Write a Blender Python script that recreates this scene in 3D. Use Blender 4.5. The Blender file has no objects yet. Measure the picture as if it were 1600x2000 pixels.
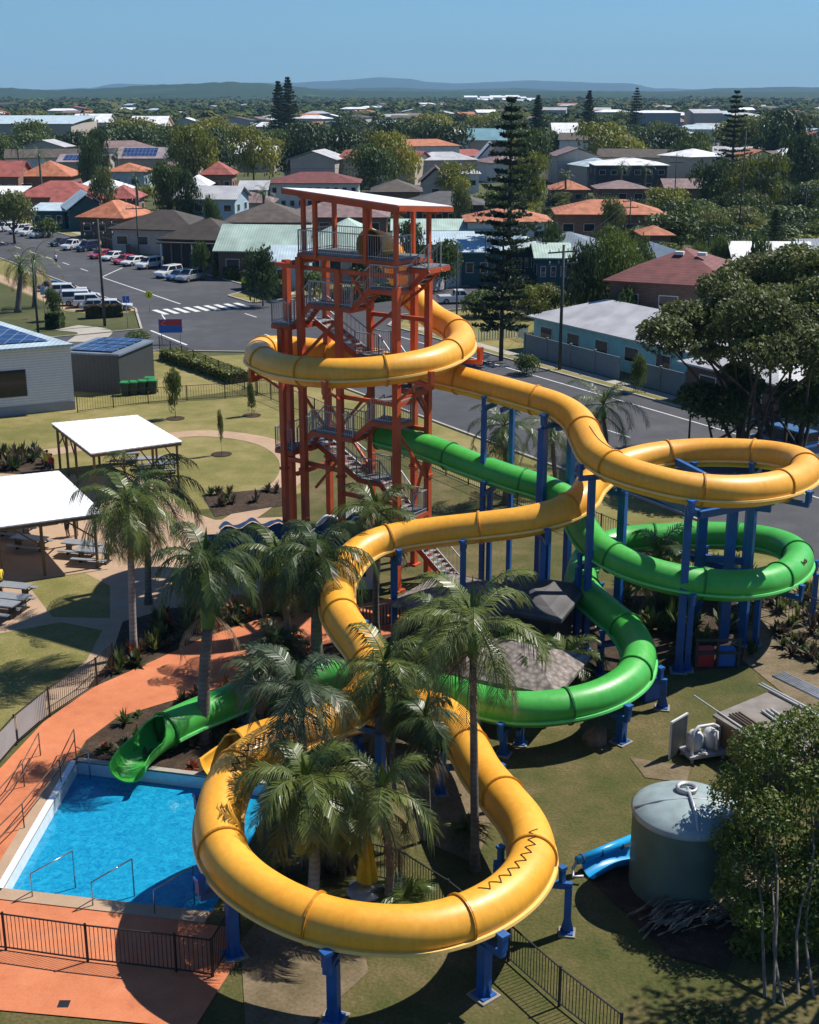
import bpy, math, random
from math import sin, cos, pi, radians, atan, atan2, sqrt, tan, floor
from mathutils import Vector, Matrix
from mathutils.geometry import tessellate_polygon
from mathutils import noise as mnoise

scene = bpy.context.scene
C = scene.collection

# ------------------------------------------------------------------ camera, sky, sun, exposure
FOC = 2600.0; CH = 23.0; TH = atan(820 / FOC)
cam_d = bpy.data.cameras.new('camera'); cam = bpy.data.objects.new('camera', cam_d); C.objects.link(cam)
cam_d.sensor_fit = 'VERTICAL'; cam_d.sensor_height = 24.0; cam_d.lens = 24.0 * FOC / 2000.0
cam_d.clip_start = 0.5; cam_d.clip_end = 60000
cam.location = (0, 0, CH); cam.rotation_euler = (pi / 2 - TH, 0, 0)
scene.camera = cam

SUNV = Vector((0.66, 0.37, 1.0)).normalized()
world = bpy.data.worlds.new('World'); scene.world = world; world.use_nodes = True
nt = world.node_tree
bg = nt.nodes['Background']
sky = nt.nodes.new('ShaderNodeTexSky'); sky.sky_type = 'NISHITA'; sky.sun_disc = False
sky.sun_elevation = math.asin(SUNV.z); sky.sun_rotation = atan2(SUNV.x, SUNV.y)
sky.altitude = 0; sky.air_density = 1.0; sky.dust_density = 0.1; sky.ozone_density = 3.0
tint = nt.nodes.new('ShaderNodeMix'); tint.data_type = 'RGBA'; tint.blend_type = 'MULTIPLY'; tint.inputs[0].default_value = 1.0
tint.inputs[7].default_value = (0.58, 0.90, 1.25, 1)
nt.links.new(sky.outputs[0], tint.inputs[6]); nt.links.new(tint.outputs[2], bg.inputs[0]); bg.inputs[1].default_value = 0.060
sd = bpy.data.lights.new('sun', 'SUN'); so = bpy.data.objects.new('sun', sd); C.objects.link(so)
sd.energy = 5.0; sd.angle = radians(0.5); sd.color = (1.0, 0.95, 0.87)
so.rotation_euler = SUNV.to_track_quat('Z', 'Y').to_euler(); so.location = (60, 40, 90)
scene.view_settings.view_transform = 'Standard'; scene.view_settings.look = 'None'
scene.view_settings.exposure = 0.42; scene.view_settings.gamma = 1.0
scene.cycles.use_denoising = True
scene.cycles.max_bounces = 6; scene.cycles.diffuse_bounces = 2; scene.cycles.glossy_bounces = 2
scene.cycles.transparent_max_bounces = 6; scene.cycles.volume_bounces = 0

# ------------------------------------------------------------------ plan: from map points of the survey photo to metres
def G(px, py, z=0.0):
    a = (px - 800) / FOC; b = (1000 - py) / FOC
    dy = cos(TH) + b * sin(TH); dz = -sin(TH) + b * cos(TH)
    t = (z - CH) / dz
    return Vector((a * t, dy * t, z))
def P(px, py, Y):
    a = (px - 800) / FOC; b = (1000 - py) / FOC
    dy = cos(TH) + b * sin(TH); dz = -sin(TH) + b * cos(TH)
    t = Y / dy
    return Vector((a * t, Y, CH + dz * t))
def prj(p):
    d = p.y * cos(TH) - (p.z - CH) * sin(TH); u = p.y * sin(TH) + (p.z - CH) * cos(TH)
    return 800 + FOC * p.x / d, 1000 - FOC * u / d
def W(s, n, z=0.0):      # street grid: s along the main road (towards the right), n across it (away)
    return Vector((s * .521 + n * .853, -s * .853 + n * .521, z))
ROADROT = atan2(-.853, .521)

# ------------------------------------------------------------------ materials
MATS = {}
def _nn(nt, t, **k):
    n = nt.nodes.new(t)
    for a, b in k.items(): setattr(n, a, b)
    return n
def M(key, col=None, rough=.6, var=.15, scale=3., bump=0., bscale=None, col2=None, metal=0., coat=0., kind='', scale2=None, spec=.5):
    if key in MATS: return MATS[key]
    m = bpy.data.materials.new(key); MATS[key] = m; m.use_nodes = True
    nt = m.node_tree; b = nt.nodes['Principled BSDF']; L = nt.links
    b.inputs['Roughness'].default_value = rough; b.inputs['Metallic'].default_value = metal
    b.inputs['Specular IOR Level'].default_value = spec
    if coat: b.inputs['Coat Weight'].default_value = coat; b.inputs['Coat Roughness'].default_value = .12
    tc = _nn(nt, 'ShaderNodeTexCoord')
    n1 = _nn(nt, 'ShaderNodeTexNoise'); n1.inputs['Scale'].default_value = scale; n1.inputs['Detail'].default_value = 5
    L.new(tc.outputs['Object'], n1.inputs['Vector'])
    mr = _nn(nt, 'ShaderNodeMapRange'); mr.inputs[1].default_value = .3; mr.inputs[2].default_value = .7
    L.new(n1.outputs['Fac'], mr.inputs[0])
    mx = _nn(nt, 'ShaderNodeMix', data_type='RGBA')
    c2 = col2 if col2 else tuple(c * (1 + var) for c in col); c1 = col if col2 else tuple(c * (1 - var) for c in col)
    mx.inputs[6].default_value = (*c1, 1); mx.inputs[7].default_value = (*c2, 1)
    L.new(mr.outputs[0], mx.inputs[0])
    out = mx.outputs[2]
    def mul(sock, fac_sock, lo, hi):
        r = _nn(nt, 'ShaderNodeMapRange'); r.inputs[3].default_value = lo; r.inputs[4].default_value = hi
        L.new(fac_sock, r.inputs[0])
        v = _nn(nt, 'ShaderNodeMix', data_type='RGBA', blend_type='MULTIPLY'); v.inputs[0].default_value = 1
        L.new(sock, v.inputs[6]); L.new(r.outputs[0], v.inputs[7]); return v.outputs[2]
    if scale2:
        n2 = _nn(nt, 'ShaderNodeTexNoise'); n2.inputs['Scale'].default_value = scale2; n2.inputs['Detail'].default_value = 4
        L.new(tc.outputs['Object'], n2.inputs['Vector'])
        out = mul(out, n2.outputs['Fac'], .45, 1.5)
    bh = None
    if kind == 'shell':       # faded gelcoat: soft bleached areas and fine dirt specks
        n5 = _nn(nt, 'ShaderNodeTexNoise'); n5.inputs['Scale'].default_value = 9.; n5.inputs['Detail'].default_value = 9; n5.inputs['Roughness'].default_value = .7
        L.new(tc.outputs['Object'], n5.inputs['Vector']); out = mul(out, n5.outputs['Fac'], .80, 1.14)
        mp = _nn(nt, 'ShaderNodeMapping'); mp.inputs['Scale'].default_value = (2.2, 2.2, .35); L.new(tc.outputs['Object'], mp.inputs[0])
        n6 = _nn(nt, 'ShaderNodeTexNoise'); n6.inputs['Scale'].default_value = 2.4; n6.inputs['Detail'].default_value = 5; L.new(mp.outputs[0], n6.inputs['Vector']); out = mul(out, n6.outputs['Fac'], .82, 1.14)
        rr_ = _nn(nt, 'ShaderNodeMapRange'); rr_.inputs[3].default_value = rough - .12; rr_.inputs[4].default_value = rough + .18; L.new(n6.outputs['Fac'], rr_.inputs[0]); L.new(rr_.outputs[0], b.inputs['Roughness'])
    if kind == 'corr':        # ribbed metal sheet: fall lines along local y
        w = _nn(nt, 'ShaderNodeTexWave', wave_type='BANDS', bands_direction='X'); w.inputs['Scale'].default_value = .9
        L.new(tc.outputs['Object'], w.inputs['Vector']); bh = w.outputs['Fac']; out = mul(out, w.outputs['Fac'], .86, 1.05)
    if kind == 'tile':        # courses of roof tiles
        sx = _nn(nt, 'ShaderNodeSeparateXYZ'); L.new(tc.outputs['Object'], sx.inputs[0])
        mm = _nn(nt, 'ShaderNodeMath', operation='MULTIPLY'); mm.inputs[1].default_value = 5.5; L.new(sx.outputs['Z'], mm.inputs[0])
        fr = _nn(nt, 'ShaderNodeMath', operation='FRACT'); L.new(mm.outputs[0], fr.inputs[0])
        out = mul(out, fr.outputs[0], .72, 1.12); bh = fr.outputs[0]
    if kind == 'brick':
        br = _nn(nt, 'ShaderNodeTexBrick'); br.inputs['Scale'].default_value = 1.0
        br.inputs['Brick Width'].default_value = .5; br.inputs['Row Height'].default_value = .16; br.inputs['Mortar Size'].default_value = .012
        br.inputs['Color1'].default_value = (*c1, 1); br.inputs['Color2'].default_value = (*c2, 1)
        br.inputs['Mortar'].default_value = (*[min(1, c * 1.6 + .05) for c in c1], 1)
        cx = _nn(nt, 'ShaderNodeSeparateXYZ'); L.new(tc.outputs['Object'], cx.inputs[0])
        ad = _nn(nt, 'ShaderNodeMath', operation='ADD'); L.new(cx.outputs[0], ad.inputs[0]); L.new(cx.outputs[1], ad.inputs[1])
        cb = _nn(nt, 'ShaderNodeCombineXYZ'); L.new(ad.outputs[0], cb.inputs[0]); L.new(cx.outputs[2], cb.inputs[1])
        L.new(cb.outputs[0], br.inputs['Vector']); out = br.outputs['Color']
    if kind == 'solar':
        br = _nn(nt, 'ShaderNodeTexBrick'); br.offset = 0
        br.inputs['Brick Width'].default_value = 1.0; br.inputs['Row Height'].default_value = 1.6; br.inputs['Mortar Size'].default_value = .03; br.inputs['Scale'].default_value = 1
        br.inputs['Color1'].default_value = (*c1, 1); br.inputs['Color2'].default_value = (*c2, 1); br.inputs['Mortar'].default_value = (.25, .28, .32, 1)
        L.new(tc.outputs['Object'], br.inputs['Vector']); out = br.outputs['Color']
    if kind == 'plank':
        w = _nn(nt, 'ShaderNodeTexWave', wave_type='BANDS', bands_direction='Z'); w.inputs['Scale'].default_value = 1.6
        L.new(tc.outputs['Object'], w.inputs['Vector']); out = mul(out, w.outputs['Fac'], .8, 1.05)
    if kind == 'shake':
        vo = _nn(nt, 'ShaderNodeTexVoronoi'); vo.inputs['Scale'].default_value = 5.; L.new(tc.outputs['Object'], vo.inputs['Vector'])
        out = mul(out, vo.outputs['Distance'], 1.25, .35); bh = vo.outputs['Distance']
    if kind == 'leaf':
        oi = _nn(nt, 'ShaderNodeObjectInfo')
        hs = _nn(nt, 'ShaderNodeHueSaturation')
        r = _nn(nt, 'ShaderNodeMapRange'); r.inputs[3].default_value = .72; r.inputs[4].default_value = 1.3; L.new(oi.outputs['Random'], r.inputs[0])
        r2 = _nn(nt, 'ShaderNodeMapRange'); r2.inputs[3].default_value = .515; r2.inputs[4].default_value = .485; L.new(oi.outputs['Random'], r2.inputs[0])
        L.new(r.outputs[0], hs.inputs['Value']); L.new(r2.outputs[0], hs.inputs['Hue']); L.new(out, hs.inputs['Color']); out = hs.outputs[0]
        tr = _nn(nt, 'ShaderNodeBsdfTranslucent'); L.new(out, tr.inputs[0])
        ms = _nn(nt, 'ShaderNodeMixShader'); ms.inputs[0].default_value = .32
        L.new(b.outputs[0], ms.inputs[1]); L.new(tr.outputs[0], ms.inputs[2])
        L.new(ms.outputs[0], nt.nodes['Material Output'].inputs['Surface'])
    L.new(out, b.inputs['Base Color'])
    if bump:
        bp = _nn(nt, 'ShaderNodeBump'); bp.inputs['Strength'].default_value = bump; bp.inputs['Distance'].default_value = .05
        if bh is None:
            n3 = _nn(nt, 'ShaderNodeTexNoise'); n3.inputs['Scale'].default_value = bscale or scale * 6; n3.inputs['Detail'].default_value = 6
            L.new(tc.outputs['Object'], n3.inputs['Vector']); bh = n3.outputs['Fac']
        L.new(bh, bp.inputs['Height']); L.new(bp.outputs[0], b.inputs['Normal'])
    return m

def mk_layer(key, stops, scales, rough=.95, bump=.3, bscale=9):
    """ground material: big patches, mid patches and fine grain"""
    m = bpy.data.materials.new(key); MATS[key] = m; m.use_nodes = True
    nt = m.node_tree; b = nt.nodes['Principled BSDF']; L = nt.links
    b.inputs['Roughness'].default_value = rough; b.inputs['Specular IOR Level'].default_value = .2
    geo = _nn(nt, 'ShaderNodeNewGeometry')
    s = None
    for sc, wt in scales:
        n = _nn(nt, 'ShaderNodeTexNoise'); n.inputs['Scale'].default_value = sc; n.inputs['Detail'].default_value = 6; n.inputs['Roughness'].default_value = .6
        L.new(geo.outputs['Position'], n.inputs['Vector'])
        mu = _nn(nt, 'ShaderNodeMath', operation='MULTIPLY'); mu.inputs[1].default_value = wt; L.new(n.outputs['Fac'], mu.inputs[0])
        if s is None: s = mu.outputs[0]
        else:
            ad = _nn(nt, 'ShaderNodeMath', operation='ADD'); L.new(s, ad.inputs[0]); L.new(mu.outputs[0], ad.inputs[1]); s = ad.outputs[0]
    cr = _nn(nt, 'ShaderNodeValToRGB'); e = cr.color_ramp.elements
    while len(e) < len(stops): e.new(.5)
    for q, (p, c) in zip(e, stops): q.position = p; q.color = (*c, 1)
    L.new(s, cr.inputs[0]); L.new(cr.outputs[0], b.inputs['Base Color'])
    if bump:
        n3 = _nn(nt, 'ShaderNodeTexNoise'); n3.inputs['Scale'].default_value = bscale; n3.inputs['Detail'].default_value = 8
        L.new(geo.outputs['Position'], n3.inputs['Vector'])
        bp = _nn(nt, 'ShaderNodeBump'); bp.inputs['Strength'].default_value = bump; bp.inputs['Distance'].default_value = .06
        L.new(n3.outputs['Fac'], bp.inputs['Height']); L.new(bp.outputs[0], b.inputs['Normal'])
    return m
mk_layer('lawn', [(.3, (.095, .098, .028)), (.46, (.165, .152, .046)), (.56, (.25, .205, .08)), (.72, (.34, .27, .14))], [(.09, .4), (.6, .33), (8., .27)], bump=.5)
mk_layer('park_grass', [(.34, (.030, .044, .012)), (.44, (.062, .070, .018)), (.52, (.098, .086, .030)), (.62, (.17, .125, .065))], [(.12, .35), (.8, .33), (9., .32)], bump=.6)
mk_layer('town_ground', [(.35, (.04, .05, .02)), (.5, (.07, .078, .028)), (.62, (.14, .125, .06)), (.75, (.2, .18, .12))], [(.012, .45), (.08, .35), (1., .2)], bump=0)
mk_layer('asphalt', [(.32, (.046, .047, .052)), (.5, (.066, .067, .073)), (.68, (.11, .11, .115))], [(.06, .4), (.5, .3), (8., .3)], rough=.85, bump=.1, bscale=30)
mk_layer('concrete', [(.3, (.26, .23, .19)), (.5, (.36, .33, .28)), (.7, (.46, .42, .36))], [(.3, .4), (1.5, .3), (12., .3)], rough=.85, bump=.1, bscale=20)
mk_layer('tan_paving', [(.3, (.30, .20, .125)), (.5, (.40, .275, .18)), (.7, (.48, .35, .24))], [(.3, .4), (1.5, .3), (14., .3)], rough=.85, bump=.1, bscale=20)
mk_layer('terracotta', [(.34, (.36, .115, .052)), (.46, (.50, .165, .074)), (.56, (.56, .195, .090)), (.68, (.64, .26, .135))], [(.35, .4), (1.6, .3), (18., .3)], rough=.8, bump=.08, bscale=25)
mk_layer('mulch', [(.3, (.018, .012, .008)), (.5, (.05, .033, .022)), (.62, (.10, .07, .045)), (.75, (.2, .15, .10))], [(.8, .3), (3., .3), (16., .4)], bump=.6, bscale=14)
mk_layer('dirt', [(.3, (.06, .055, .025)), (.45, (.13, .10, .055)), (.6, (.22, .165, .11)), (.75, (.3, .24, .17))], [(.25, .4), (1.2, .3), (9., .3)], bump=.3)
mk_layer('white_paint', [(.3, (.35, .35, .35)), (.5, (.62, .62, .6)), (.7, (.72, .72, .7))], [(1., .4), (6., .6)], rough=.7, bump=0)

# ------------------------------------------------------------------ mesh building
class MB:
    def __init__(s): s.v = []; s.f = []; s.mi = []; s.sm = []
    def face(s, idx, mi=0, sm=False): s.f.append(tuple(idx)); s.mi.append(mi); s.sm.append(sm)
    def poly(s, pts, mi=0):
        n = len(s.v); s.v += [tuple(p) for p in pts]; s.face(range(n, n + len(pts)), mi)
    def box(s, c, d, rz=0., mi=0, tilt=None):
        n = len(s.v); hx, hy, hz = d[0] / 2, d[1] / 2, d[2] / 2
        ca, sa = cos(rz), sin(rz)
        for z in (-hz, hz):
            for x, y in ((-hx, -hy), (hx, -hy), (hx, hy), (-hx, hy)):
                s.v.append((c[0] + x * ca - y * sa, c[1] + x * sa + y * ca, c[2] + z))
        for q in ((3, 2, 1, 0), (4, 5, 6, 7), (0, 1, 5, 4), (1, 2, 6, 5), (2, 3, 7, 6), (3, 0, 4, 7)): s.face([n + k for k in q], mi)
        return s
    def beam(s, a, b, w=.1, h=None, mi=0):
        a = Vector(a); b = Vector(b); h = h or w; t = (b - a)
        if t.length < 1e-6: return s
        t.normalize(); up = Vector((0, 0, 1)) if abs(t.z) < .95 else Vector((.8, .6, 0))
        sd = t.cross(up).normalized(); up = sd.cross(t).normalized()
        n = len(s.v)
        for p in (a, b):
            for x, y in ((-1, -1), (1, -1), (1, 1), (-1, 1)): s.v.append(tuple(p + sd * x * w / 2 + up * y * h / 2))
        for q in ((3, 2, 1, 0), (4, 5, 6, 7), (0, 1, 5, 4), (1, 2, 6, 5), (2, 3, 7, 6), (3, 0, 4, 7)): s.face([n + k for k in q], mi)
        return s
    def tube(s, pts, r, n=8, cap=True, mi=0, sm=True):
        pts = [Vector(p) for p in pts]; k = len(pts); rr = r if isinstance(r, (list, tuple)) else [r] * k
        base = len(s.v); pn = None
        for i, p in enumerate(pts):
            t = (pts[min(i + 1, k - 1)] - pts[max(i - 1, 0)])
            t = t.normalized() if t.length > 1e-9 else Vector((0, 0, 1))
            if pn is None:
                u = Vector((0, 0, 1)) if abs(t.z) < .9 else Vector((1, 0, 0))
                pn = t.cross(u).normalized()
            pn = (pn - t * pn.dot(t)).normalized(); bn = t.cross(pn)
            for j in range(n):
                a = 2 * pi * j / n; s.v.append(tuple(p + (pn * cos(a) + bn * sin(a)) * rr[i]))
        for i in range(k - 1):
            for j in range(n):
                a = base + i * n + j; b = base + i * n + (j + 1) % n
                s.face((a, b, b + n, a + n), mi, sm)
        if cap:
            s.face([base + j for j in range(n)][::-1], mi); s.face([base + (k - 1) * n + j for j in range(n)], mi)
        return s
    def lathe(s, prof, c=(0, 0, 0), n=24, mi=0, sm=True):
        base = len(s.v); k = len(prof)
        for r, z in prof:
            for j in range(n): s.v.append((c[0] + r * cos(2 * pi * j / n), c[1] + r * sin(2 * pi * j / n), c[2] + z))
        for i in range(k - 1):
            for j in range(n):
                a = base + i * n + j; b = base + i * n + (j + 1) % n; s.face((a, b, b + n, a + n), mi, sm)
        return s
    def prism(s, poly, z0, z1, mi=0):
        n = len(s.v); k = len(poly)
        ar = sum(poly[i][0] * poly[(i + 1) % k][1] - poly[(i + 1) % k][0] * poly[i][1] for i in range(k))
        if ar < 0: poly = list(poly)[::-1]
        for z in (z0, z1):
            for p in poly: s.v.append((p[0], p[1], z))
        s.face(range(n + k - 1, n - 1, -1), mi); s.face(range(n + k, n + 2 * k), mi)
        for i in range(k): s.face((n + i, n + (i + 1) % k, n + k + (i + 1) % k, n + k + i), mi)
        return s
    def move(s, M4):
        s.v = [tuple(M4 @ Vector(p)) for p in s.v]; return s
    def build(s, name, mats, parent=None, world=False):
        me = bpy.data.meshes.new(name)
        if world and parent is not None:
            l = parent.location; s.v = [(p[0] - l.x, p[1] - l.y, p[2] - l.z) for p in s.v]
        me.from_pydata(s.v, [], s.f)
        if not isinstance(mats, (list, tuple)): mats = [mats]
        for m in mats: me.materials.append(MATS[m] if isinstance(m, str) else m)
        me.polygons.foreach_set('material_index', s.mi); me.polygons.foreach_set('use_smooth', s.sm)
        me.update()
        o = bpy.data.objects.new(name, me); C.objects.link(o)
        if parent is not None: o.parent = parent
        return o

def tag(o, label=None, cat=None, group=None, kind=None):
    if label: o['label'] = label
    if cat: o['category'] = cat
    if group: o['group'] = group
    if kind: o['kind'] = kind
    return o
def thing(name, label, cat, loc=(0, 0, 0), rz=0., group=None):
    o = bpy.data.objects.new(name, None); C.objects.link(o); o.location = loc; o.rotation_euler = (0, 0, rz)
    o.empty_display_size = .3
    return tag(o, label, cat, group)
KIDS = {}
def dup(root, loc, rz=0., sc=None, label=None, group=None):
    r = root.copy(); C.objects.link(r); r.location = loc; r.rotation_euler = (0, 0, rz)
    if sc is not None: r.scale = sc if isinstance(sc, (tuple, list, Vector)) else (sc, sc, sc)
    if label: r['label'] = label
    if group: r['group'] = group
    def rec(a, b):
        for ch in KIDS.setdefault(a.name, list(a.children)):
            c = ch.copy(); C.objects.link(c); c.parent = b; rec(ch, c)
    rec(root, r)
    return r
def structure(name, mb, mat, **k): return tag(mb.build(name, mat), kind='structure', **k)
NSH = [0]
def sheet(name, pts, z, mat, holes=()):
    NSH[0] += 1; z += NSH[0] * .0006; mb = MB(); loops = [[Vector((p[0], p[1], 0)) for p in pts]] + [[Vector((p[0], p[1], 0)) for p in h] for h in holes]
    flat = [p for l in loops for p in l]
    mb.v = [(p.x, p.y, z) for p in flat]
    for t in tessellate_polygon(loops):
        a, b, c = (flat[i] for i in t)
        if (b - a).cross(c - a).z < 0: t = t[::-1]
        mb.face(t)
    return structure(name, mb, mat)
def strip(name, pts, w, z, mat):
    NSH[0] += 1; z += NSH[0] * .0006; mb = MB(); pts = [Vector((p[0], p[1], 0)) for p in pts]; pts = spline(pts, .8)
    n = len(pts)
    for i, p in enumerate(pts):
        t = (pts[min(i + 1, n - 1)] - pts[max(i - 1, 0)]).normalized(); s = Vector((-t.y, t.x, 0)) * w / 2
        mb.v += [(p.x + s.x, p.y + s.y, z), (p.x - s.x, p.y - s.y, z)]
        if i: mb.face((2 * i - 2, 2 * i - 1, 2 * i + 1, 2 * i))
    return structure(name, mb, mat)
def spline(P0, step):
    """Catmull-Rom through the points, resampled at equal steps"""
    P1 = [2 * P0[0] - P0[1]] + list(P0) + [2 * P0[-1] - P0[-2]]; out = []
    for i in range(1, len(P1) - 2):
        a, b, c, d = P1[i - 1:i + 3]
        for k in range(24):
            t = k / 24
            out.append(.5 * ((2 * b) + (c - a) * t + (2 * a - 5 * b + 4 * c - d) * t * t + (3 * b - a - 3 * c + d) * t ** 3))
    out.append(P0[-1]); L = [0]
    for i in range(1, len(out)): L.append(L[-1] + (out[i] - out[i - 1]).length)
    n = max(2, int(round(L[-1] / step))); res = []; j = 0
    for k in range(n + 1):
        d = L[-1] * k / n
        while j < len(L) - 2 and L[j + 1] < d: j += 1
        f = (d - L[j]) / max(1e-9, L[j + 1] - L[j]); res.append(out[j].lerp(out[j + 1], min(1, max(0, f))))
    return res
def px2(L, z=0.): return [G(a, b, z) for a, b in L]
# ------------------------------------------------------------------ ground
WZ = -.45
pool_top = [G(150, 1489), G(548, 1537), G(412, 1784), G(6, 1738)]
big = [(-16000, -300), (16000, -300), (16000, 15500), (-16000, 15500)]
sheet('ground', big, 0.0, 'town_ground', [[(p.x, p.y) for p in pool_top]])
# park lawns
sheet('park_lawn', [W(-115, 44), W(60, 44), (60, 25), (60, 5), (-60, 5), (-60, 60), (-52, 97), (-25, 98)], .004, 'park_grass', [[(p.x, p.y) for p in pool_top]])
sheet('lawn', px2([(-300, 1000), (-250, 800), (0, 812), (150, 800), (290, 788), (560, 770), (600, 800), (600, 960), (480, 990), (300, 1000), (200, 1000)]), .008, 'lawn')
sheet('lawn', px2([(148, 802), (140, 690), (300, 640), (330, 690), (480, 745), (470, 762), (290, 786)]), .008, 'lawn')
# roads
inf = 2600
sheet('road', [W(-1600, 51.2), W(-142, 51.2), W(-139, 50.2), W(-129, 47), W(-129, -30), W(-117, -30), W(-117, 44), W(-112, 51), W(200, 51.6), W(200, 69.4),
     W(-118, 69.4), W(-123, 74), W(-124, 300), W(-137, 300), W(-138, 73), W(-139.5, 64), W(-146, 64), W(-150, 69.4), W(-1600, 69.4)], .012, 'asphalt')
def kerb(pts):
    mb = MB()
    for a, b in zip(pts[:-1], pts[1:]): mb.beam(Vector((a.x, a.y, .06)), Vector((b.x, b.y, .06)), .22, .13)
    structure('kerb', mb, 'concrete')
kerb([W(-420, 51.1), W(-142, 51.1), W(-139, 50.1), W(-129, 46.9), W(-129, -30)]); kerb([W(-117, -30), W(-117, 43.9), W(-112, 50.9), W(100, 51.5)])
kerb([W(100, 69.5), W(-118, 69.5), W(-123.1, 74), W(-124.1, 300)]); kerb([W(-137.1, 300), W(-138.1, 73), W(-139.6, 64), W(-146, 64), W(-150, 69.5), W(-420, 69.5)])
mb = MB()
def mark(s0, n0, s1, n1, w=.14):
    a = W(s0, n0, .016); b = W(s1, n1, .016); t = (b - a).normalized(); q = Vector((-t.y, t.x, 0)) * w / 2
    mb.poly([a - q, b - q, b + q, a + q])
for k in range(9): mark(-140.5, 52.7 + k * 1.22, -136.8, 52.7 + k * 1.22, .62)
mark(-170, 56.8, -143, 56.8, .18)
mark(-170, 56.8, -178, 62.5, .18)
for s in range(-300, -176, 8): mark(s, 57.3, s + 3, 57.3, .18)
for s in range(-133, -96, 9): mark(s, 60.2, s + 3, 60.2, .16)
for s in range(-90, 60, 9): mark(s, 60.2, s + 3, 60.2, .12)
mark(-112, 67.2, 60, 67.2, .14)
mark(-128, 47.5, -118.5, 47.5, .25); mark(-112, 56.2, -104, 50.8, .2); mark(-112, 56.2, -120, 56.4, .2); mark(-129, 50.0, -137, 52.2, .14)
for k in range(16): mark(-160 - k * 2.9, 69, -163.5 - k * 2.9, 64.6, .1)
structure('road_marking', mb, 'white_paint')
sheet('verge', [W(-420, 44), W(-145, 44), W(-141, 46), W(-140, 49.5), W(-143, 50.9), W(-420, 50.9)], .008, 'lawn')
sheet('verge', [W(-420, 69.7), W(-151, 69.7), W(-147, 64.4), W(-140, 64.4), W(-138.6, 73), W(-138, 84), W(-420, 74)], .010, 'lawn')
sheet('verge', [W(-117, 69.7), W(60, 69.7), W(60, 72), W(-118, 72), W(-121.5, 74)], .010, 'lawn')
sheet('verge', [W(-116, 72), W(-96, 72), W(-96, 90), W(-122, 90), W(-122, 75)], .009, 'lawn')
sheet('verge', [W(-113, 44.3), W(60, 44.3), W(60, 51.3), W(-111, 50.7)], .010, 'lawn')
sheet('footpath', [W(-116, 70.7), W(60, 70.7), W(60, 71.9), W(-116, 71.9)], .018, 'concrete')
sheet('footpath', [W(-420, 44.4), W(-158, 44.3), W(-147, 44.2), W(-141.5, 46), W(-141, 51), W(-142.5, 51), W(-143.2, 47.6), W(-148, 46.2), W(-420, 46.4)], .02, 'tan_paving')
strip('footpath', [W(-400, 72.5), W(-200, 72.3), W(-150, 72.3), W(-142, 68)], 1.3, .02, 'concrete')
strip('footpath', [G(130, 640), G(185, 648), G(165, 668)], 3.4, .022, 'concrete')
# park paths and pool surround
strip('park_path', px2([(-200, 900), (0, 893), (110, 882), (200, 868), (300, 856), (380, 847), (450, 850), (515, 862), (553, 880), (572, 905), (566, 935), (535, 965), (490, 1000), (440, 1030)]), 1.7, .016, 'tan_paving')
sheet('park_path', px2([(-250, 1130), (-150, 900), (60, 925), (200, 930), (330, 930), (350, 992), (420, 1016), (560, 1010), (600, 1110), (480, 1240), (300, 1290), (180, 1345), (60, 1420), (-60, 1540), (-400, 1700)]), .012, 'tan_paving')
sheet('lawn', px2([(28, 1126), (135, 1104), (215, 1145), (215, 1208), (103, 1206), (62, 1152)]), .018, 'lawn')
sheet('lawn', px2([(-150, 1270), (0, 1238), (120, 1216), (200, 1232), (170, 1290), (90, 1352), (0, 1430), (-150, 1580)]), .018, 'lawn')
sheet('garden_bed', px2([(170, 1345), (215, 1290), (240, 1215), (330, 1190), (420, 1180), (520, 1190), (530, 1205), (400, 1248), (300, 1292), (205, 1335)]), .022, 'mulch')
sheet('garden_bed', px2([(0, 885), (85, 880), (105, 930), (0, 925)]), .022, 'mulch')
sheet('garden_bed', px2([(395, 968), (560, 952), (570, 985), (420, 1010)]), .022, 'mulch')
sheet('pool_deck', px2([(-250, 1700), (0, 1503), (85, 1412), (180, 1345), (300, 1292), (400, 1246), (530, 1203), (640, 1195), (760, 1170), (880, 1160), (900, 1220), (760, 1240), (640, 1260), (500, 1325), (330, 1372),
     (230, 1402), (168, 1448), (148, 1480), (0, 1700), (-30, 1752), (440, 1812), (462, 1880), (380, 2010), (-250, 1952)]), .026, 'terracotta', )
sheet('garden_bed', px2([(150, 1484), (170, 1448), (232, 1402), (330, 1373), (500, 1326), (620, 1290), (700, 1330), (640, 1480), (560, 1534)]), .020, 'mulch')
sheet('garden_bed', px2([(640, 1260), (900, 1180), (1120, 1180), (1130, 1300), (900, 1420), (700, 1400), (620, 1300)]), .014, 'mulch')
sheet('dirt_patch', px2([(470, 1840), (520, 1780), (700, 1800), (720, 1900), (600, 2010), (480, 2010)]), .016, 'dirt')
sheet('dirt_patch', px2([(640, 1440), (720, 1400), (900, 1450), (960, 1600), (930, 1690), (820, 1640), (780, 1500)]), .016, 'dirt')
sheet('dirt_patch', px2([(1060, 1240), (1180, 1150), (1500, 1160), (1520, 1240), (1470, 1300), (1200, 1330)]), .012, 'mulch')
sheet('dirt_patch', px2([(1470, 1160), (1650, 1150), (1750, 1420), (1560, 1380), (1450, 1290)]), .012, 'dirt')
sheet('dirt_patch', px2([(1230, 1480), (1350, 1500), (1340, 1530), (1260, 1520)]), .012, 'dirt')
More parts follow.
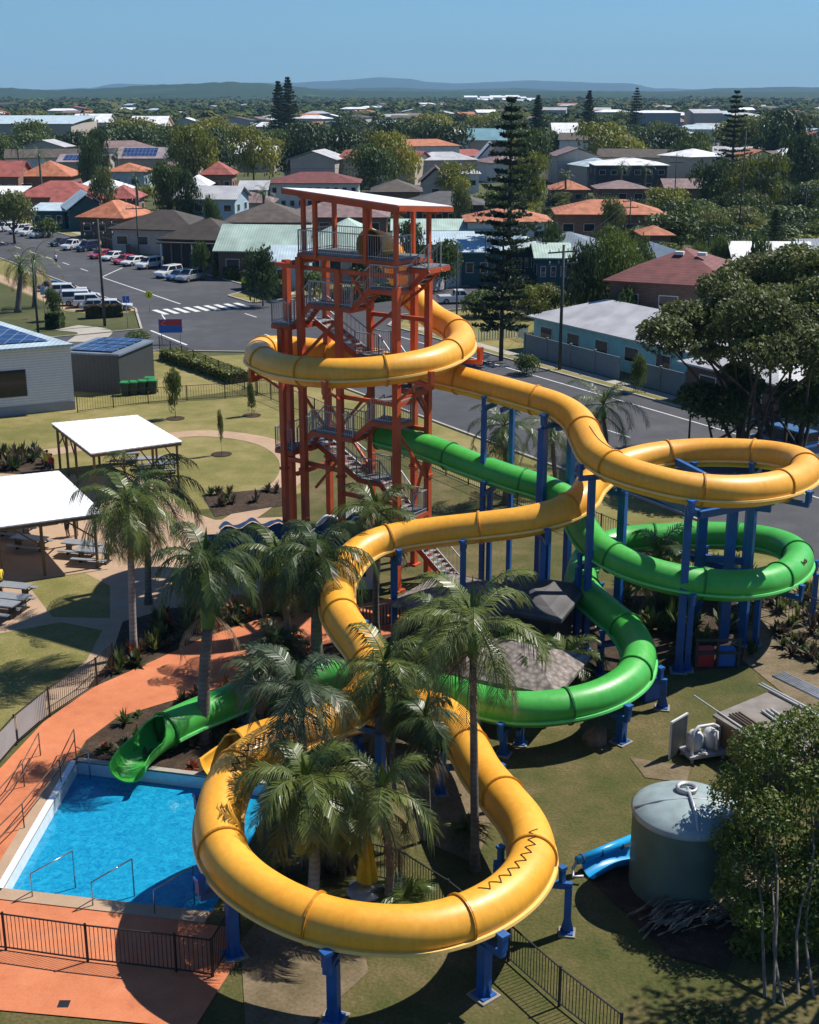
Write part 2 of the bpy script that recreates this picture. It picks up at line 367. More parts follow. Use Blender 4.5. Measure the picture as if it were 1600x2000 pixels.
# pool
M('pool_wall', (.42, .60, .68), rough=.35, var=.08, scale=4)
M('pool_white', (.72, .74, .74), rough=.4, var=.08, scale=6)
A, B, Cc, D = pool_top
mb = MB()
mb.poly([(A.x, A.y, 0), (B.x, B.y, 0), (B.x, B.y, WZ - .3), (A.x, A.y, WZ - .3)]); structure('pool_far_wall', mb, 'pool_wall')
mb = MB()
for p, q in ((B, Cc), (Cc, D), (D, A)): mb.poly([(p.x, p.y, 0), (q.x, q.y, 0), (q.x, q.y, WZ - .3), (p.x, p.y, WZ - .3)])
structure('pool_side_wall', mb, 'pool_white')
m = bpy.data.materials.new('pool_water'); MATS['pool_water'] = m; m.use_nodes = True; nt = m.node_tree; b = nt.nodes['Principled BSDF']; L = nt.links
geo = _nn(nt, 'ShaderNodeNewGeometry')
n1 = _nn(nt, 'ShaderNodeTexNoise'); n1.inputs['Scale'].default_value = 4.2; n1.inputs['Detail'].default_value = 7; n1.inputs['Roughness'].default_value = .75; n1.inputs['Distortion'].default_value = 1.2
L.new(geo.outputs['Position'], n1.inputs['Vector'])
cr = _nn(nt, 'ShaderNodeValToRGB'); e = cr.color_ramp.elements; e[0].position = .33; e[0].color = (.002, .14, .32, 1); e[1].position = .70; e[1].color = (.018, .36, .54, 1)  # mottled blues: caustic light ripples painted into the opaque water colour
L.new(n1.outputs['Fac'], cr.inputs[0]); L.new(cr.outputs[0], b.inputs['Base Color'])
n2 = _nn(nt, 'ShaderNodeTexNoise'); n2.inputs['Scale'].default_value = 3.; n2.inputs['Detail'].default_value = 3; L.new(geo.outputs['Position'], n2.inputs['Vector'])
bp = _nn(nt, 'ShaderNodeBump'); bp.inputs['Strength'].default_value = .25; bp.inputs['Distance'].default_value = .04; L.new(n2.outputs['Fac'], bp.inputs['Height']); L.new(bp.outputs[0], b.inputs['Normal'])
b.inputs['Roughness'].default_value = .08; b.inputs['IOR'].default_value = 1.33; b.inputs['Subsurface Weight'].default_value = 0
mb = MB(); mb.poly([(p.x, p.y, WZ) for p in (A, D, Cc, B)]); structure('pool_water', mb, 'pool_water')
def coping(p, q, w, side, mat='concrete'):
    t = (q - p).normalized(); s = Vector((-t.y, t.x, 0)) * side
    mb.prism([p[:2], q[:2], (q + s * w)[:2], (p + s * w)[:2]], .03, .07)
mb = MB(); coping(D, Cc, .55, -1); structure('pool_coping', mb, 'tan_paving')
mb = MB(); coping(A, D, .22, -1); structure('pool_coping', mb, 'pool_white')
mb = MB(); p, q = A.copy(), D.copy(); t = (q - p).normalized(); s = Vector((t.y, -t.x, 0)); p = p + s * .225; q = q + s * .225
mb.prism([p[:2], q[:2], (q + s * .35)[:2], (p + s * .35)[:2]], .03, .066); structure('pool_coping', mb, 'tan_paving')
mb = MB(); coping(A, B, .25, 1); structure('pool_coping', mb, 'concrete')
mb = MB()
for k in range(1): mb.box((G(125, 1963).x, G(125, 1963).y, .03), (.3, .3, .02))
M('dark_metal', (.012, .012, .013), rough=.5); M('steel', (.42, .43, .45), rough=.35, metal=.7)
tag(mb.build('drain_grate', 'dark_metal'), 'small square drain grate in the orange paving below the fence', 'grate')

# far hills, each ridge a solid landform
def ridge(name, pts, Y, depth, mat, seed):
    """pts: (px, py) skyline; a landform with its crest at distance Y"""
    rnd = random.Random(seed); mb = MB(); cols = []
    x0, x1 = pts[0][0], pts[-1][0]; N = 220
    for i in range(N + 1):
        px = x0 + (x1 - x0) * i / N
        for a, b in zip(pts[:-1], pts[1:]):
            if a[0] <= px <= b[0]: t = (px - a[0]) / (b[0] - a[0]); t = t * t * (3 - 2 * t); py = a[1] + (b[1] - a[1]) * t
        c = P(px, py, Y); zt = max(c.z, 1) * (1 + .07 * mnoise.noise(Vector((px * .03, seed, 0))) ) + 3 * mnoise.noise(Vector((px * .11, seed, 5)))
        col = []
        for j, f in enumerate((0, .12, .3, .5, .68, .85, 1, .6, 0)):
            fy = (-depth + depth * j / 6) if j <= 6 else depth * (j - 6) * .5
            zz = zt * f * (1 + .25 * mnoise.noise(Vector((c.x * 3. / depth, fy * 3 / depth, seed))) * (1 - f) * 2)
            col.append((c.x * (Y + fy) / Y, Y + fy, max(zz, -1)))
        cols.append(col)
    for col in cols: mb.v += col
    k = 9
    for i in range(N):
        for j in range(k - 1): mb.face((i * k + j, (i + 1) * k + j, (i + 1) * k + j + 1, i * k + j + 1), 0, True)
    structure(name, mb, mat)
def hillmat(key, dark, mid, field, sc):
    mk_layer(key, [(.38, dark), (.5, mid), (.58, mid), (.66, field)], [(sc, .5), (sc * 5, .3), (sc * 25, .2)], bump=0)
hillmat('hill_near', (.006, .018, .008), (.018, .040, .014), (.20, .24, .08), .0011)
hillmat('hill_far', (.02, .03, .016), (.028, .036, .02), (.06, .065, .04), .0006)
ridge('hills', [(-600, 168), (-100, 172), (0, 171), (60, 174), (110, 176), (200, 172), (300, 166), (380, 163), (450, 160), (500, 161), (560, 168), (640, 176), (800, 178), (1000, 178), (1300, 179), (2200, 179)], 4200, 1500, 'hill_near', 3)
ridge('hills', [(-600, 176), (0, 177), (400, 176), (520, 171), (640, 173), (760, 171), (880, 175), (1000, 172), (1120, 177), (1300, 178), (1420, 172), (1520, 170), (1700, 171), (2200, 174)], 6500, 1500, 'hill_near', 8)
ridge('mountains', [(-800, 176), (60, 176), (170, 172), (230, 163), (300, 165), (400, 168), (520, 162), (600, 160), (680, 156), (740, 151), (790, 153), (840, 160), (900, 163), (960, 160), (1030, 157), (1100, 159), (1180, 162), (1230, 163), (1280, 172), (1400, 176), (2400, 177)], 12500, 2200, 'hill_far', 5)
# haze
def haze():
    m = bpy.data.materials.new('haze'); m.use_nodes = True; nt = m.node_tree
    nt.nodes.remove(nt.nodes['Principled BSDF'])
    pv = nt.nodes.new('ShaderNodeVolumePrincipled'); pv.inputs['Color'].default_value = (.36, .68, 1.0, 1); pv.inputs['Density'].default_value = HAZE
    nt.links.new(pv.outputs[0], nt.nodes['Material Output'].inputs['Volume']); MATS['haze'] = m
    mb = MB(); mb.box((0, 7600, 223.5), (32200, 16200, 449))
    tag(mb.build('haze', 'haze'), 'thin blue haze over the far hills', 'haze', kind='stuff')
HAZE = 0.75e-4
haze()
# ------------------------------------------------------------------ water slides
M('slide_yellow', (.84, .355, .022), rough=.42, col2=(.93, .45, .045), scale=.55, kind='shell', coat=.08, bump=.03, bscale=30)
M('slide_green', (.035, .38, .035), rough=.4, col2=(.08, .45, .075), scale=.55, kind='shell', coat=.1, bump=.03, bscale=30)
M('slide_lip_yellow', (.88, .55, .16), rough=.35, var=.05)
M('slide_lip_green', (.14, .60, .16), rough=.35, var=.05)
M('slide_ring_yellow', (.62, .27, .02), rough=.4, var=.1)
M('slide_ring_green', (.02, .22, .03), rough=.4, var=.1)
M('blue_steel', (.012, .095, .31), rough=.45, var=.2, scale=2.)
M('orange_steel', (.48, .078, .022), rough=.5, var=.2, scale=1.2)
M('black_seam', (.05, .025, .01), rough=.8)
M('concrete_pad', (.26, .23, .19), rough=.9, var=.15)
M('galv', (.40, .41, .43), rough=.45, var=.12, metal=.35)
M('grating', (.13, .14, .15), rough=.6, var=.25, scale=6)
M('white_roof', (.80, .80, .80), rough=.45, var=.03)
R = .66
class Slide:
    def __init__(s, pts, name, label, ymat, lip, ringm, seclen, group=None):
        s.c = spline([G(a, b, z) for a, b, z in pts], .22)
        s.n = len(s.c); s.root = thing(name, label, 'water slide', (s.c[-1].x, s.c[-1].y, 0), group=group)
        s.mats = (ymat, lip, ringm); s.sec = max(2, int(seclen / .22)); s.pr = [prj(p) for p in s.c]
    def fr(s, i):
        i = max(0, min(s.n - 1, i)); t = (s.c[min(i + 1, s.n - 1)] - s.c[max(i - 1, 0)]).normalized()
        sd = Vector((t.y, -t.x, 0)).normalized(); return t, sd, sd.cross(t).normalized()
    def at(s, i, a, r=R):     # a: angle from horizontal right side, up positive
        t, sd, up = s.fr(i); return s.c[i] + sd * cos(a) * r + up * sin(a) * r
    def near(s, px, py, lo=0., hi=1.):
        return min(range(int(lo * (s.n - 1)), int(hi * (s.n - 1)) + 1), key=lambda i: (s.pr[i][0] - px) ** 2 + (s.pr[i][1] - py) ** 2)
    def build(s, open_from=None):
        K = 30; last = s.n - 1; stop = open_from if open_from else last
        i = 0; secs = []
        while i < stop:
            j = i + s.sec
            if j > stop - s.sec // 2: j = stop
            secs.append((i, j)); i = j
        for i, j in secs:
            mb = MB(); base = 0
            for q in range(i, j + 1):
                for k in range(K): mb.v.append(tuple(s.at(q, 2 * pi * k / K)))
            for q in range(j - i):
                for k in range(K):
                    a = q * K + k; b = q * K + (k + 1) % K; mb.face((a, a + K, b + K, b), 0, True)
            o = mb.build('tube_section', s.mats[0], s.root, True)
            mb = MB()
            for sg in (-1, 1):       # bonded side lips where upper and lower shells meet
                b0 = len(mb.v)
                for q in range(i, j + 1):
                    t, sd, up = s.fr(q); c = s.c[q] - up * .22
                    for dx, dz in ((R * .93, .035), (R * 1.10, .035), (R * 1.13, -.05), (R * 1.10, -.06), (R * .93, -.03)): mb.v.append(tuple(c + sd * sg * dx + up * dz))
                for q in range(j - i):
                    for k in range(4):
                        a = b0 + q * 5 + k; mb.face((a, a + 1, a + 6, a + 5) if sg < 0 else (a, a + 5, a + 6, a + 1), 0)
            mb.build('side_lip', s.mats[1], s.root, True)
        for i, j in secs[1:]:
            s.ring(i)
        if open_from:
            s.ring(open_from); s.ring(0); s.trough(open_from, last, K)
        else: s.ring(0); s.ring(last)
        s.secs = secs
    def ring(s, i):
        mb = MB(); K = 30; prof = ((-.035, R * .99), (-.035, R + .06), (-.008, R + .06), (-.008, R + .035), (.008, R + .035), (.008, R + .06), (.035, R + .06), (.035, R * .99)); t, sd, up = s.fr(i)
        for d, r in prof:
            for k in range(K):
                a = 2 * pi * k / K; mb.v.append(tuple(s.c[i] + t * d + sd * cos(a) * r + up * sin(a) * r))
        for q in range(len(prof) - 1):
            for k in range(K):
                a = q * K + k; b = q * K + (k + 1) % K; mb.face((a, b, b + K, a + K))
        mb.build('joint_ring', s.mats[2], s.root, True)
    def trough(s, i, j, K):
        mb = MB(); N = 20; cnt = j - i
        for lay, r in ((0, R), (1, R - .05)):
            for q in range(i, j + 1):
                f = (q - i) / cnt; top = pi * .5 * max(0, 1 - f * 3) ** 1.5 + .12
                for k in range(N + 1):
                    a = top - (pi + 2 * top) * k / N; mb.v.append(tuple(s.at(q, a, r)))
        o = (cnt + 1) * (N + 1)
        for q in range(cnt):
            for k in range(N):
                a = q * (N + 1) + k; mb.face((a, a + 1, a + N + 2, a + N + 1), 0, True); mb.face((o + a, o + a + N + 1, o + a + N + 2, o + a + 1), 0, True)
            for k in (0, N):
                a = q * (N + 1) + k; mb.face((a, a + N + 1, o + a + N + 1, o + a))
        for q in (0, cnt):
            for k in range(N):
                a = q * (N + 1) + k; mb.face((a, o + a, o + a + 1, a + 1))
        mb.build('exit_trough', s.mats[0], s.root, True)
    def zigzag(s, i, j, n, a0, da):
        mb = MB(); pts = []
        for k in range(n + 1):
            pts.append((i + (j - i) * k / n, a0 + (da if k % 2 else -da)))
        for (i0, t0), (i1, t1) in zip(pts[:-1], pts[1:]):
            m_ = 6
            for q in range(m_):
                f0, f1 = q / m_, (q + 1) / m_
                def e(f):
                    u = i0 + (i1 - i0) * f; w = t0 + (t1 - t0) * f; lo = int(u); p = s.at(lo, w, R + .012); p2 = s.at(min(lo + 1, s.n - 1), w, R + .012); return p.lerp(p2, u - lo)
                mb.beam(e(f0), e(f1), .02, .02)
        mb.build('zigzag_seam', 'black_seam', s.root, True)

YP = [(722, 478, 16.35), (742, 480, 16.2), (766, 502, 15.3), (790, 550, 13.9), (815, 590, 13.0), (850, 622, 12.35), (890, 645, 12.0), (900, 672, 11.75), (860, 700, 11.6), (790, 718, 11.45), (700, 728, 11.3), (620, 728, 11.15), (550, 718, 11.0), (508, 700, 10.9),
      (512, 684, 10.75), (560, 682, 10.6), (640, 690, 10.5), (720, 704, 10.4), (800, 722, 10.3), (880, 738, 10.2), (960, 758, 9.95), (1030, 777, 9.7), (1090, 796, 9.45), (1130, 822, 9.15), (1148, 858, 8.85), (1168, 892, 8.6), (1210, 918, 8.4), (1270, 938, 8.2), (1350, 955, 8.0),
      (1440, 960, 7.85), (1520, 950, 7.7), (1568, 928, 7.55), (1566, 905, 7.45), (1510, 890, 7.3), (1430, 884, 7.2), (1340, 885, 7.1), (1260, 895, 7.0), (1195, 915, 6.85), (1155, 945, 6.65), (1135, 975, 6.4), (1095, 1000, 6.1), (1030, 1018, 5.8), (940, 1030, 5.5), (850, 1040, 5.2), (770, 1052, 4.95), (715, 1070, 4.8), (680, 1100, 4.6), (660, 1140, 4.5), (662, 1190, 4.4),
      (685, 1232, 4.3), (715, 1272, 4.2), (728, 1315, 4.05), (715, 1355, 3.95), (670, 1395, 3.8), (600, 1425, 3.7), (530, 1455, 3.55), (465, 1500, 3.4), (432, 1565, 3.25), (428, 1635, 3.1), (460, 1700, 2.95), (530, 1755, 2.8), (620, 1795, 2.65), (720, 1815, 2.6), (830, 1815, 2.55), (930, 1785, 2.5), (1005, 1735, 2.45), (1040, 1675, 2.38), (1027, 1615, 2.25), (985, 1560, 2.1), (945, 1510, 1.95), (920, 1465, 1.82),
      (890, 1415, 1.7), (840, 1385, 1.62), (770, 1385, 1.52), (690, 1400, 1.4), (610, 1418, 1.25), (530, 1438, 1.05), (465, 1462, .85), (415, 1496, .66)]
GP = [(742, 850, 7.0), (790, 862, 6.85), (850, 880, 6.6), (920, 908, 6.25), (1000, 936, 5.85), (1080, 962, 5.45), (1120, 990, 5.1), (1140, 1030, 4.75), (1165, 1065, 4.5), (1210, 1095, 4.25), (1280, 1122, 4.0), (1370, 1140, 3.75), (1460, 1143, 3.6), (1530, 1125, 3.45), (1560, 1092, 3.3), (1530, 1065, 3.2), (1460, 1050, 3.1), (1370, 1046, 3.0), (1290, 1050, 2.9), (1215, 1056, 2.8),
      (1160, 1078, 2.65), (1137, 1110, 2.5), (1145, 1155, 2.35), (1185, 1195, 2.2), (1225, 1230, 2.1), (1248, 1272, 2.0), (1235, 1320, 1.9), (1180, 1358, 1.82), (1100, 1380, 1.75), (1010, 1385, 1.68), (930, 1370, 1.6), (850, 1345, 1.5), (760, 1328, 1.4), (660, 1322, 1.3), (570, 1333, 1.2), (490, 1355, 1.1), (420, 1383, 1.0), (360, 1408, .9), (305, 1437, .8), (265, 1470, .7), (248, 1498, .62)]
YS = Slide(YP, 'yellow_water_slide', 'long yellow tube slide spiralling from the orange tower past the palms to the pool', 'slide_yellow', 'slide_lip_yellow', 'slide_ring_yellow', 4.0)
GS = Slide(GP, 'green_water_slide', 'green tube slide running below the yellow one to its open end at the pool', 'slide_green', 'slide_lip_green', 'slide_ring_green', 4.0)
YS.build(YS.n - 7); GS.build(GS.n - 13)
YS.zigzag(YS.near(1045, 1660, .8, .97), YS.near(935, 1765, .8, .97), 17, pi * .5, .19)
YS.zigzag(YS.near(590, 1425, .7, .85), YS.near(440, 1540, .7, .85), 20, pi * .62, .16)
mb = MB(); i0 = YS.near(1152, 860, .3, .5)
for k in range(12): mb.beam(YS.at(i0 + k, pi * .5 + .02 * k, R + .012), YS.at(i0 + k + 1, pi * .5 + .02 * (k + 1), R + .012), .02, .02)
mb.build('patch_seam', 'black_seam', YS.root, True)
mb = MB(); i0 = GS.near(1548, 1115, .2, .5); rnd = random.Random(4)   # scribbled paint mark
sgn = 1 if GS.fr(i0)[1].y < 0 else -1
base_a = .75 if sgn > 0 else pi - .75; pp = None
for k in range(16):
    p = GS.at(i0 + int(k / 5) - 1, base_a + .16 * sin(k * 2.1) + rnd.uniform(-.05, .05), R + .012) + GS.fr(i0)[0] * rnd.uniform(-.1, .1)
    if pp: mb.beam(pp, p, .03, .02)
    pp = p
mb.build('paint_scribble', 'black_seam', GS.root, True)

# supports -------------------------------------------------------------
def support(S, i, side, off, label, w=.3, mat='blue_steel', cat='support post', group='blue steel posts carrying the water slides', base=0., foot=True, z2=None):
    """square post standing beside or under the tube with arm, fork and bolted cap"""
    w *= .8; t, sd, up = S.fr(i); c = S.c[i]; sd = sd * side
    x = c + sd * off; lo = c.z - R - .18
    r = thing('slide_support_post', label, cat, (x.x, x.y, 0), group=group)
    mb = MB(); mb.box((x.x, x.y, lo / 2 + .05), (w, w, lo - .1), atan2(sd.y, sd.x)); mb.build('post', mat, r, True)
    if foot:
        mb = MB(); mb.box((x.x, x.y, .08), (w * 1.7, w * 1.7, .04), atan2(sd.y, sd.x))
        for a in range(4):
            q = Vector((cos(a * pi / 2 + atan2(sd.y, sd.x)), sin(a * pi / 2 + atan2(sd.y, sd.x)), 0))
            mb.poly([x + q * w * .5 + Vector((0, 0, .10 - x.z)), x + q * w * .92 + Vector((0, 0, .10 - x.z)), x + q * w * .5 + Vector((0, 0, .5 - x.z))])
        mb.build('base_plate', mat, r, True)
        mb = MB(); mb.box((x.x, x.y, .03), (w * 2.3, w * 2.3, .06), atan2(sd.y, sd.x)); mb.build('footing', 'concrete_pad', r, True)
    mb = MB()
    e0 = c - sd * (R * .55); e0.z = lo + .04; e1 = c + sd * (R + .24); e1.z = lo + .04
    if off < 0: e0 = x - sd * .1; e0.z = lo + .04
    if off > R + .24: e1 = Vector((x.x, x.y, lo + .04)) + sd * w * .5
    mb.beam(e0, e1, w * .7, .2); mb.build('arm', mat, r, True)
    mb = MB(); p = c + sd * (R + .2)
    mb.beam(Vector((p.x, p.y, lo + .142)), Vector((p.x, p.y, c.z - .3)), w * .68, w * .68)
    mb.beam(Vector((p.x, p.y, c.z - .297)), Vector((p.x, p.y, c.z - .2)), w * .95, w * .95); mb.build('bracket', mat, r, True)
    return r
def sup(S, px, py, lo, hi, side, off, label, **k): return support(S, S.near(px, py, lo, hi), side, off, label, **k)
SUPS = [
 (YS, 655, 1803, .8, .97, 1, .4, 'thick blue post under the near yellow loop, left of the two cut off by the bottom edge', .36),
 (YS, 940, 1782, .8, .97, 1, .2, 'thick blue post under the near yellow loop, at its front right joint', .36),
 (YS, 432, 1690, .7, .85, 1, .0, 'dark blue post beside the orange pool deck under the yellow loop', .36),
 (YS, 440, 1545, .7, .85, 1, .1, 'blue post at the pool side half hidden behind the yellow loop', .3),
 (YS, 700, 1380, .68, .8, -1, .9, 'tall blue post right of the first yellow pass in the middle of the loop', .32),
 (YS, 700, 1398, .93, 1, 1, .0, 'short blue post under the low yellow run behind the middle palms', .3),
 (YS, 850, 1388, .9, 1, -1, .7, 'blue post under the low yellow bend beside two thin palm trunks', .28),
 (YS, 912, 1455, .88, .96, -1, .95, 'short blue post on the inner side of the yellow bend', .28),
 (YS, 932, 1485, .88, .96, 1, .95, 'short blue post on the lawn side of the yellow bend', .28),
 (YS, 1030, 1640, .84, .93, -1, .95, 'short blue post inside the near yellow loop by its right bend', .28),
 (YS, 1040, 1675, .84, .93, 1, 1.05, 'lone blue post standing on the lawn right of the near yellow loop', .26),
 (YS, 768, 1053, .6, .64, -1, .1, 'blue post under the yellow bend just right of the palm crowns', .3),
 (YS, 910, 1033, .57, .63, -1, .55, 'blue post under the middle of the straight yellow run', .3),
 (YS, 1060, 1008, .56, .6, -1, .2, 'blue post under the right end of the straight yellow run', .3),
 (YS, 668, 1205, .64, .7, -1, .9, 'blue post beside the lower yellow bend behind the palms', .3),
 (YS, 965, 760, .28, .36, 1, .8, 'tall slim blue post in front of the descending yellow run', .26),
 (YS, 985, 765, .28, .36, -1, .8, 'tall slim blue post behind the descending yellow run', .26),
 (YS, 1085, 794, .3, .37, 1, .9, 'tall thick blue post in front of the upper yellow bend', .42),
 (YS, 1100, 800, .3, .37, -1, .6, 'tall blue post behind the upper yellow bend', .36),
 (YS, 1172, 895, .34, .4, 1, .3, 'tall blue post at the start of the right yellow loop', .32),
 (YS, 1350, 955, .38, .45, 1, -.25, 'tall blue post under the front of the right yellow loop', .38),
 (YS, 1545, 943, .4, .47, 1, -1.5, 'tall blue post with a long arm at the right end of the right yellow loop', .36),
 (YS, 1178, 924, .52, .57, -1, 1.0, 'tall thick blue post where the yellow slide leaves the right loop', .42),
 (YS, 1348, 885, .48, .54, -1, .3, 'tall blue post under the back of the right yellow loop', .34),
 (YS, 1480, 887, .46, .52, -1, .35, 'tall blue post under the back right of the right yellow loop', .34),
 (GS, 1350, 1140, .2, .3, 1, .35, 'blue post under the front of the green right loop', .3),
 (GS, 1530, 1127, .28, .36, 1, -1.0, 'blue post with arm under the right front of the green loop', .28),
 (GS, 1559, 1085, .34, .4, 1, .9, 'short blue post at the far right edge of the green loop', .28),
 (GS, 1380, 1046, .4, .48, -1, .2, 'blue post under the back of the green right loop', .28),
 (GS, 1165, 1066, .16, .22, 1, .9, 'blue post where the green slide enters its right loop', .28),
 (GS, 1140, 1130, .54, .6, -1, .95, 'blue post right of the narrow green bend below the yellow slide', .28),
 (GS, 1215, 1220, .58, .68, 1, .9, 'blue post left of the shaded part of the green bend', .28),
 (GS, 1248, 1290, .62, .72, -1, 1.0, 'blue post on the lawn right of the big green bend', .32),
 (GS, 1190, 1354, .66, .76, -1, .6, 'thick blue post at the lower right of the green bend', .36),
 (GS, 998, 1385, .72, .8, -1, .45, 'short blue post under the front of the green bend', .3),
 (GS, 1020, 1386, .7, .8, 1, .5, 'short blue post behind the front of the green bend', .28),
 (GS, 850, 1345, .78, .86, -1, .6, 'short blue post under the green run behind the palms', .26),
 (GS, 470, 1362, .88, .96, -1, .4, 'short blue post under the green run near the pool', .26),
 (GS, 960, 922, .08, .14, 1, .2, 'slim blue post under the upper green run', .26),
 (GS, 1085, 963, .1, .17, 1, .6, 'slim blue post under the green run just before it passes the yellow slide', .26),
]
for S, px, py, lo, hi, side, off, lab, w in SUPS:
    lab = ' '.join(lab.split()[:16]); support(S, S.near(px, py, lo, hi), side, off, lab, w=w)
# cross frame tying the posts of the right loop together
fr_ = thing('slide_gantry', 'blue cross beams on thick columns inside the right hand slide loop', 'gantry', (14.2, 54.5, 0))
for (x, y, t) in ((13.75, 54.0, 7.0), (13.0, 56.2, 7.0), (14.9, 55.4, 7.0)):
    mb = MB(); mb.box((x, y, t / 2), (.4, .4, t)); mb.build('column', 'blue_steel', fr_, True)
for a, b, z in (((9.3, 56.2), (11.7, 51.3), 6.75), ((11.7, 51.3), (15.2, 53.2), 6.7), ((9.3, 56.4), (12.2, 58.9), 6.3), ((12.2, 58.9), (15.5, 58.2), 6.25), ((12.2, 58.7), (13.0, 56.2), 6.9), ((13.0, 56.2), (15.5, 58.1), 6.4), ((9.4, 56.1), (13.6, 54.1), 6.6), ((13.9, 54.0), (15.2, 53.4), 6.3), ((13.2, 56.), (14.9, 55.5), 3.2), ((11.8, 51.6), (13.6, 53.9), 3.0), ((12., 58.7), (14.9, 55.6), 2.6)):
    mb = MB(); mb.beam(Vector((*a, z)), Vector((*b, z)), .2, .3); mb.build('cross_beam', 'blue_steel', fr_, True)
mb = MB(); mb.box((G(1268, 1370).x, G(1268, 1370).y + .3, .75), (.75, .6, 1.5), .5); b_ = mb.build('equipment_cabinet', 'blue_steel')
tag(b_, 'blue metal cabinet standing on the lawn under the big green bend', 'cabinet')

# ------------------------------------------------------------------ orange stair tower
u_ = Vector((-.82, .572, 0)); v_ = Vector((.572, .82, 0)); C0 = Vector((-.6, 60.2, 0)); TR = atan2(v_.y, v_.x) - pi / 2
def T(a, b, z): q = C0 + u_ * a + v_ * b; return Vector((q.x, q.y, z))
tow = thing('slide_tower', 'tall orange steel stair tower with white sloping roof where both slides begin', 'tower', tuple(T(3, 1.3, 0)))
def tp(mb, name, mat, label=None):
    o = mb.build(name, mat, tow, True)
    if label: o['label'] = label
    return o
for a, b, top, w in ((0, 0, 14.6, .30), (3.3, 0, 15.2, .28), (5.6, 0, 15.6, .30), (7.1, .8, 15.3, .30), (6.5, -.45, 12.2, .26), (0, 2.6, 15.6, .28), (3.4, 2.6, 15.6, .28), (1.5, 3.6, 15.6, .28), (6.1, 2.6, 15.6, .28), (7.4, 2.2, 12.2, .26), (2.5, 3.4, 13.0, .22)):
    mb = MB(); p = T(a, b, 0); mb.box((p.x, p.y, top / 2), (w, w, top), TR)
    for z in (5.2, 10.2):
        if z < top: mb.box((p.x, p.y, z), (w + .12, w + .12, .05), TR); mb.box((p.x, p.y, z + .08), (w + .12, w + .12, .05), TR)
    mb.box((p.x, p.y, .05), (w * 2, w * 2, .1), TR)
    tp(mb, 'column', 'orange_steel')
RZ = lambda a, b=0: 18.22 + .075 * a - .075 * b
for a, b in ((0, 0), (1.7, 0), (4.6, 0), (5.5, .25), (0, 2.6), (1.5, 3.5), (3.4, 2.6), (5.5, 2.6)):
    p = T(a, b, 0); mb = MB(); z0 = 14.6 if (a, b) == (0, 0) else 15.6; z1 = RZ(a, b) - .28; mb.box((p.x, p.y, (z0 + z1) / 2), (.18, .18, z1 - z0), TR); tp(mb, 'roof_post', 'orange_steel')
# roof
mb = MB()
cs = [(-.9, -1.1), (5.6, -1.1), (5.6, 3.2), (-.9, 3.2)]
top = [T(a, b, RZ(a, b) + .12) for a, b in cs]; bot = [T(a, b, RZ(a, b) + .09) for a, b in cs]
n = len(mb.v); mb.v += [tuple(p) for p in top + bot]; mb.face((3, 2, 1, 0)); mb.face((4, 5, 6, 7))
for k in range(4): mb.face((k, (k + 1) % 4, 4 + (k + 1) % 4, 4 + k))
tp(mb, 'roof', 'white_roof')
for k in range(4):
    mb = MB(); a, b = cs[k]; c, d = cs[(k + 1) % 4]; mb.beam(T(a, b, RZ(a, b) - .04), T(c, d, RZ(c, d) - .04), .12, .22); tp(mb, 'roof_beam', 'orange_steel')
for b in (0, 2.6):
    mb = MB(); mb.beam(T(-.5, b, RZ(-.5, b) - .2), T(5.5, b, RZ(5.5, b) - .2), .16, .22); tp(mb, 'roof_beam', 'orange_steel')
for a in (.4, 1.8, 3.2, 4.6, 5.4):
    mb = MB(); mb.beam(T(a, -1.0, RZ(a, -1)), T(a, 3.3, RZ(a, 3.3)), .08, .12); tp(mb, 'rafter', 'orange_steel')
def landing(a0, a1, b0, b1, z, nm='landing'):
    mb = MB(); mb.prism([T(a0, b0, 0)[:2], T(a1, b0, 0)[:2], T(a1, b1, 0)[:2], T(a0, b1, 0)[:2]], z - .06, z); tp(mb, nm, 'grating')
    mb = MB()
    for (p, q) in (((a0, b0), (a1, b0)), ((a1, b0), (a1, b1)), ((a1, b1), (a0, b1)), ((a0, b1), (a0, b0))): mb.beam(T(*p, z - .16), T(*q, z - .16), .08, .2)
    tp(mb, 'landing_frame', 'orange_steel')
def rail(pts, h=1.05, cl=.13):
    mb = MB()
    for p, q in zip(pts[:-1], pts[1:]):
        p = Vector(p); q = Vector(q); L = (q - p).length; up = Vector((0, 0, 1))
        mb.beam(p + up * h, q + up * h, .05); mb.beam(p + up * .1, q + up * .1, .035)
        n = max(1, int(L / cl))
        for k in range(n + 1): x = p.lerp(q, k / n); mb.beam(x, x + up * (h + .02), .05 if k in (0, n) else .018)
    tp(mb, 'railing', 'galv')
def flight(p, q, wdir, width, rails=(0, 1)):
    """stair between p and q (left edge), extending by width along wdir"""
    p = Vector(p); q = Vector(q); wv = wdir * width; n = max(2, int(abs(q.z - p.z) / .19))
    mb = MB()
    for k in range(n):
        c = p.lerp(q, (k + .5) / n); d = (q - p); d.z = 0; d = d.normalized() * (Vector((q.x - p.x, q.y - p.y, 0)).length / n * .55)
        z = c.z; mb.prism([(c - d)[:2], (c + d)[:2], (c + d + wv)[:2], (c - d + wv)[:2]], z - .02, z + .02)
    tp(mb, 'stair_treads', 'galv')
    mb = MB(); mb.beam(p - Vector((0, 0, .08)), q - Vector((0, 0, .08)), .06, .26); mb.beam(p + wv - Vector((0, 0, .08)), q + wv - Vector((0, 0, .08)), .06, .26); tp(mb, 'stringer', 'orange_steel')
    for r in rails: rail([p + wv * r, q + wv * r], cl=.28)
landing(0, 5.7, .0, 2.7, 15.8, 'platform')
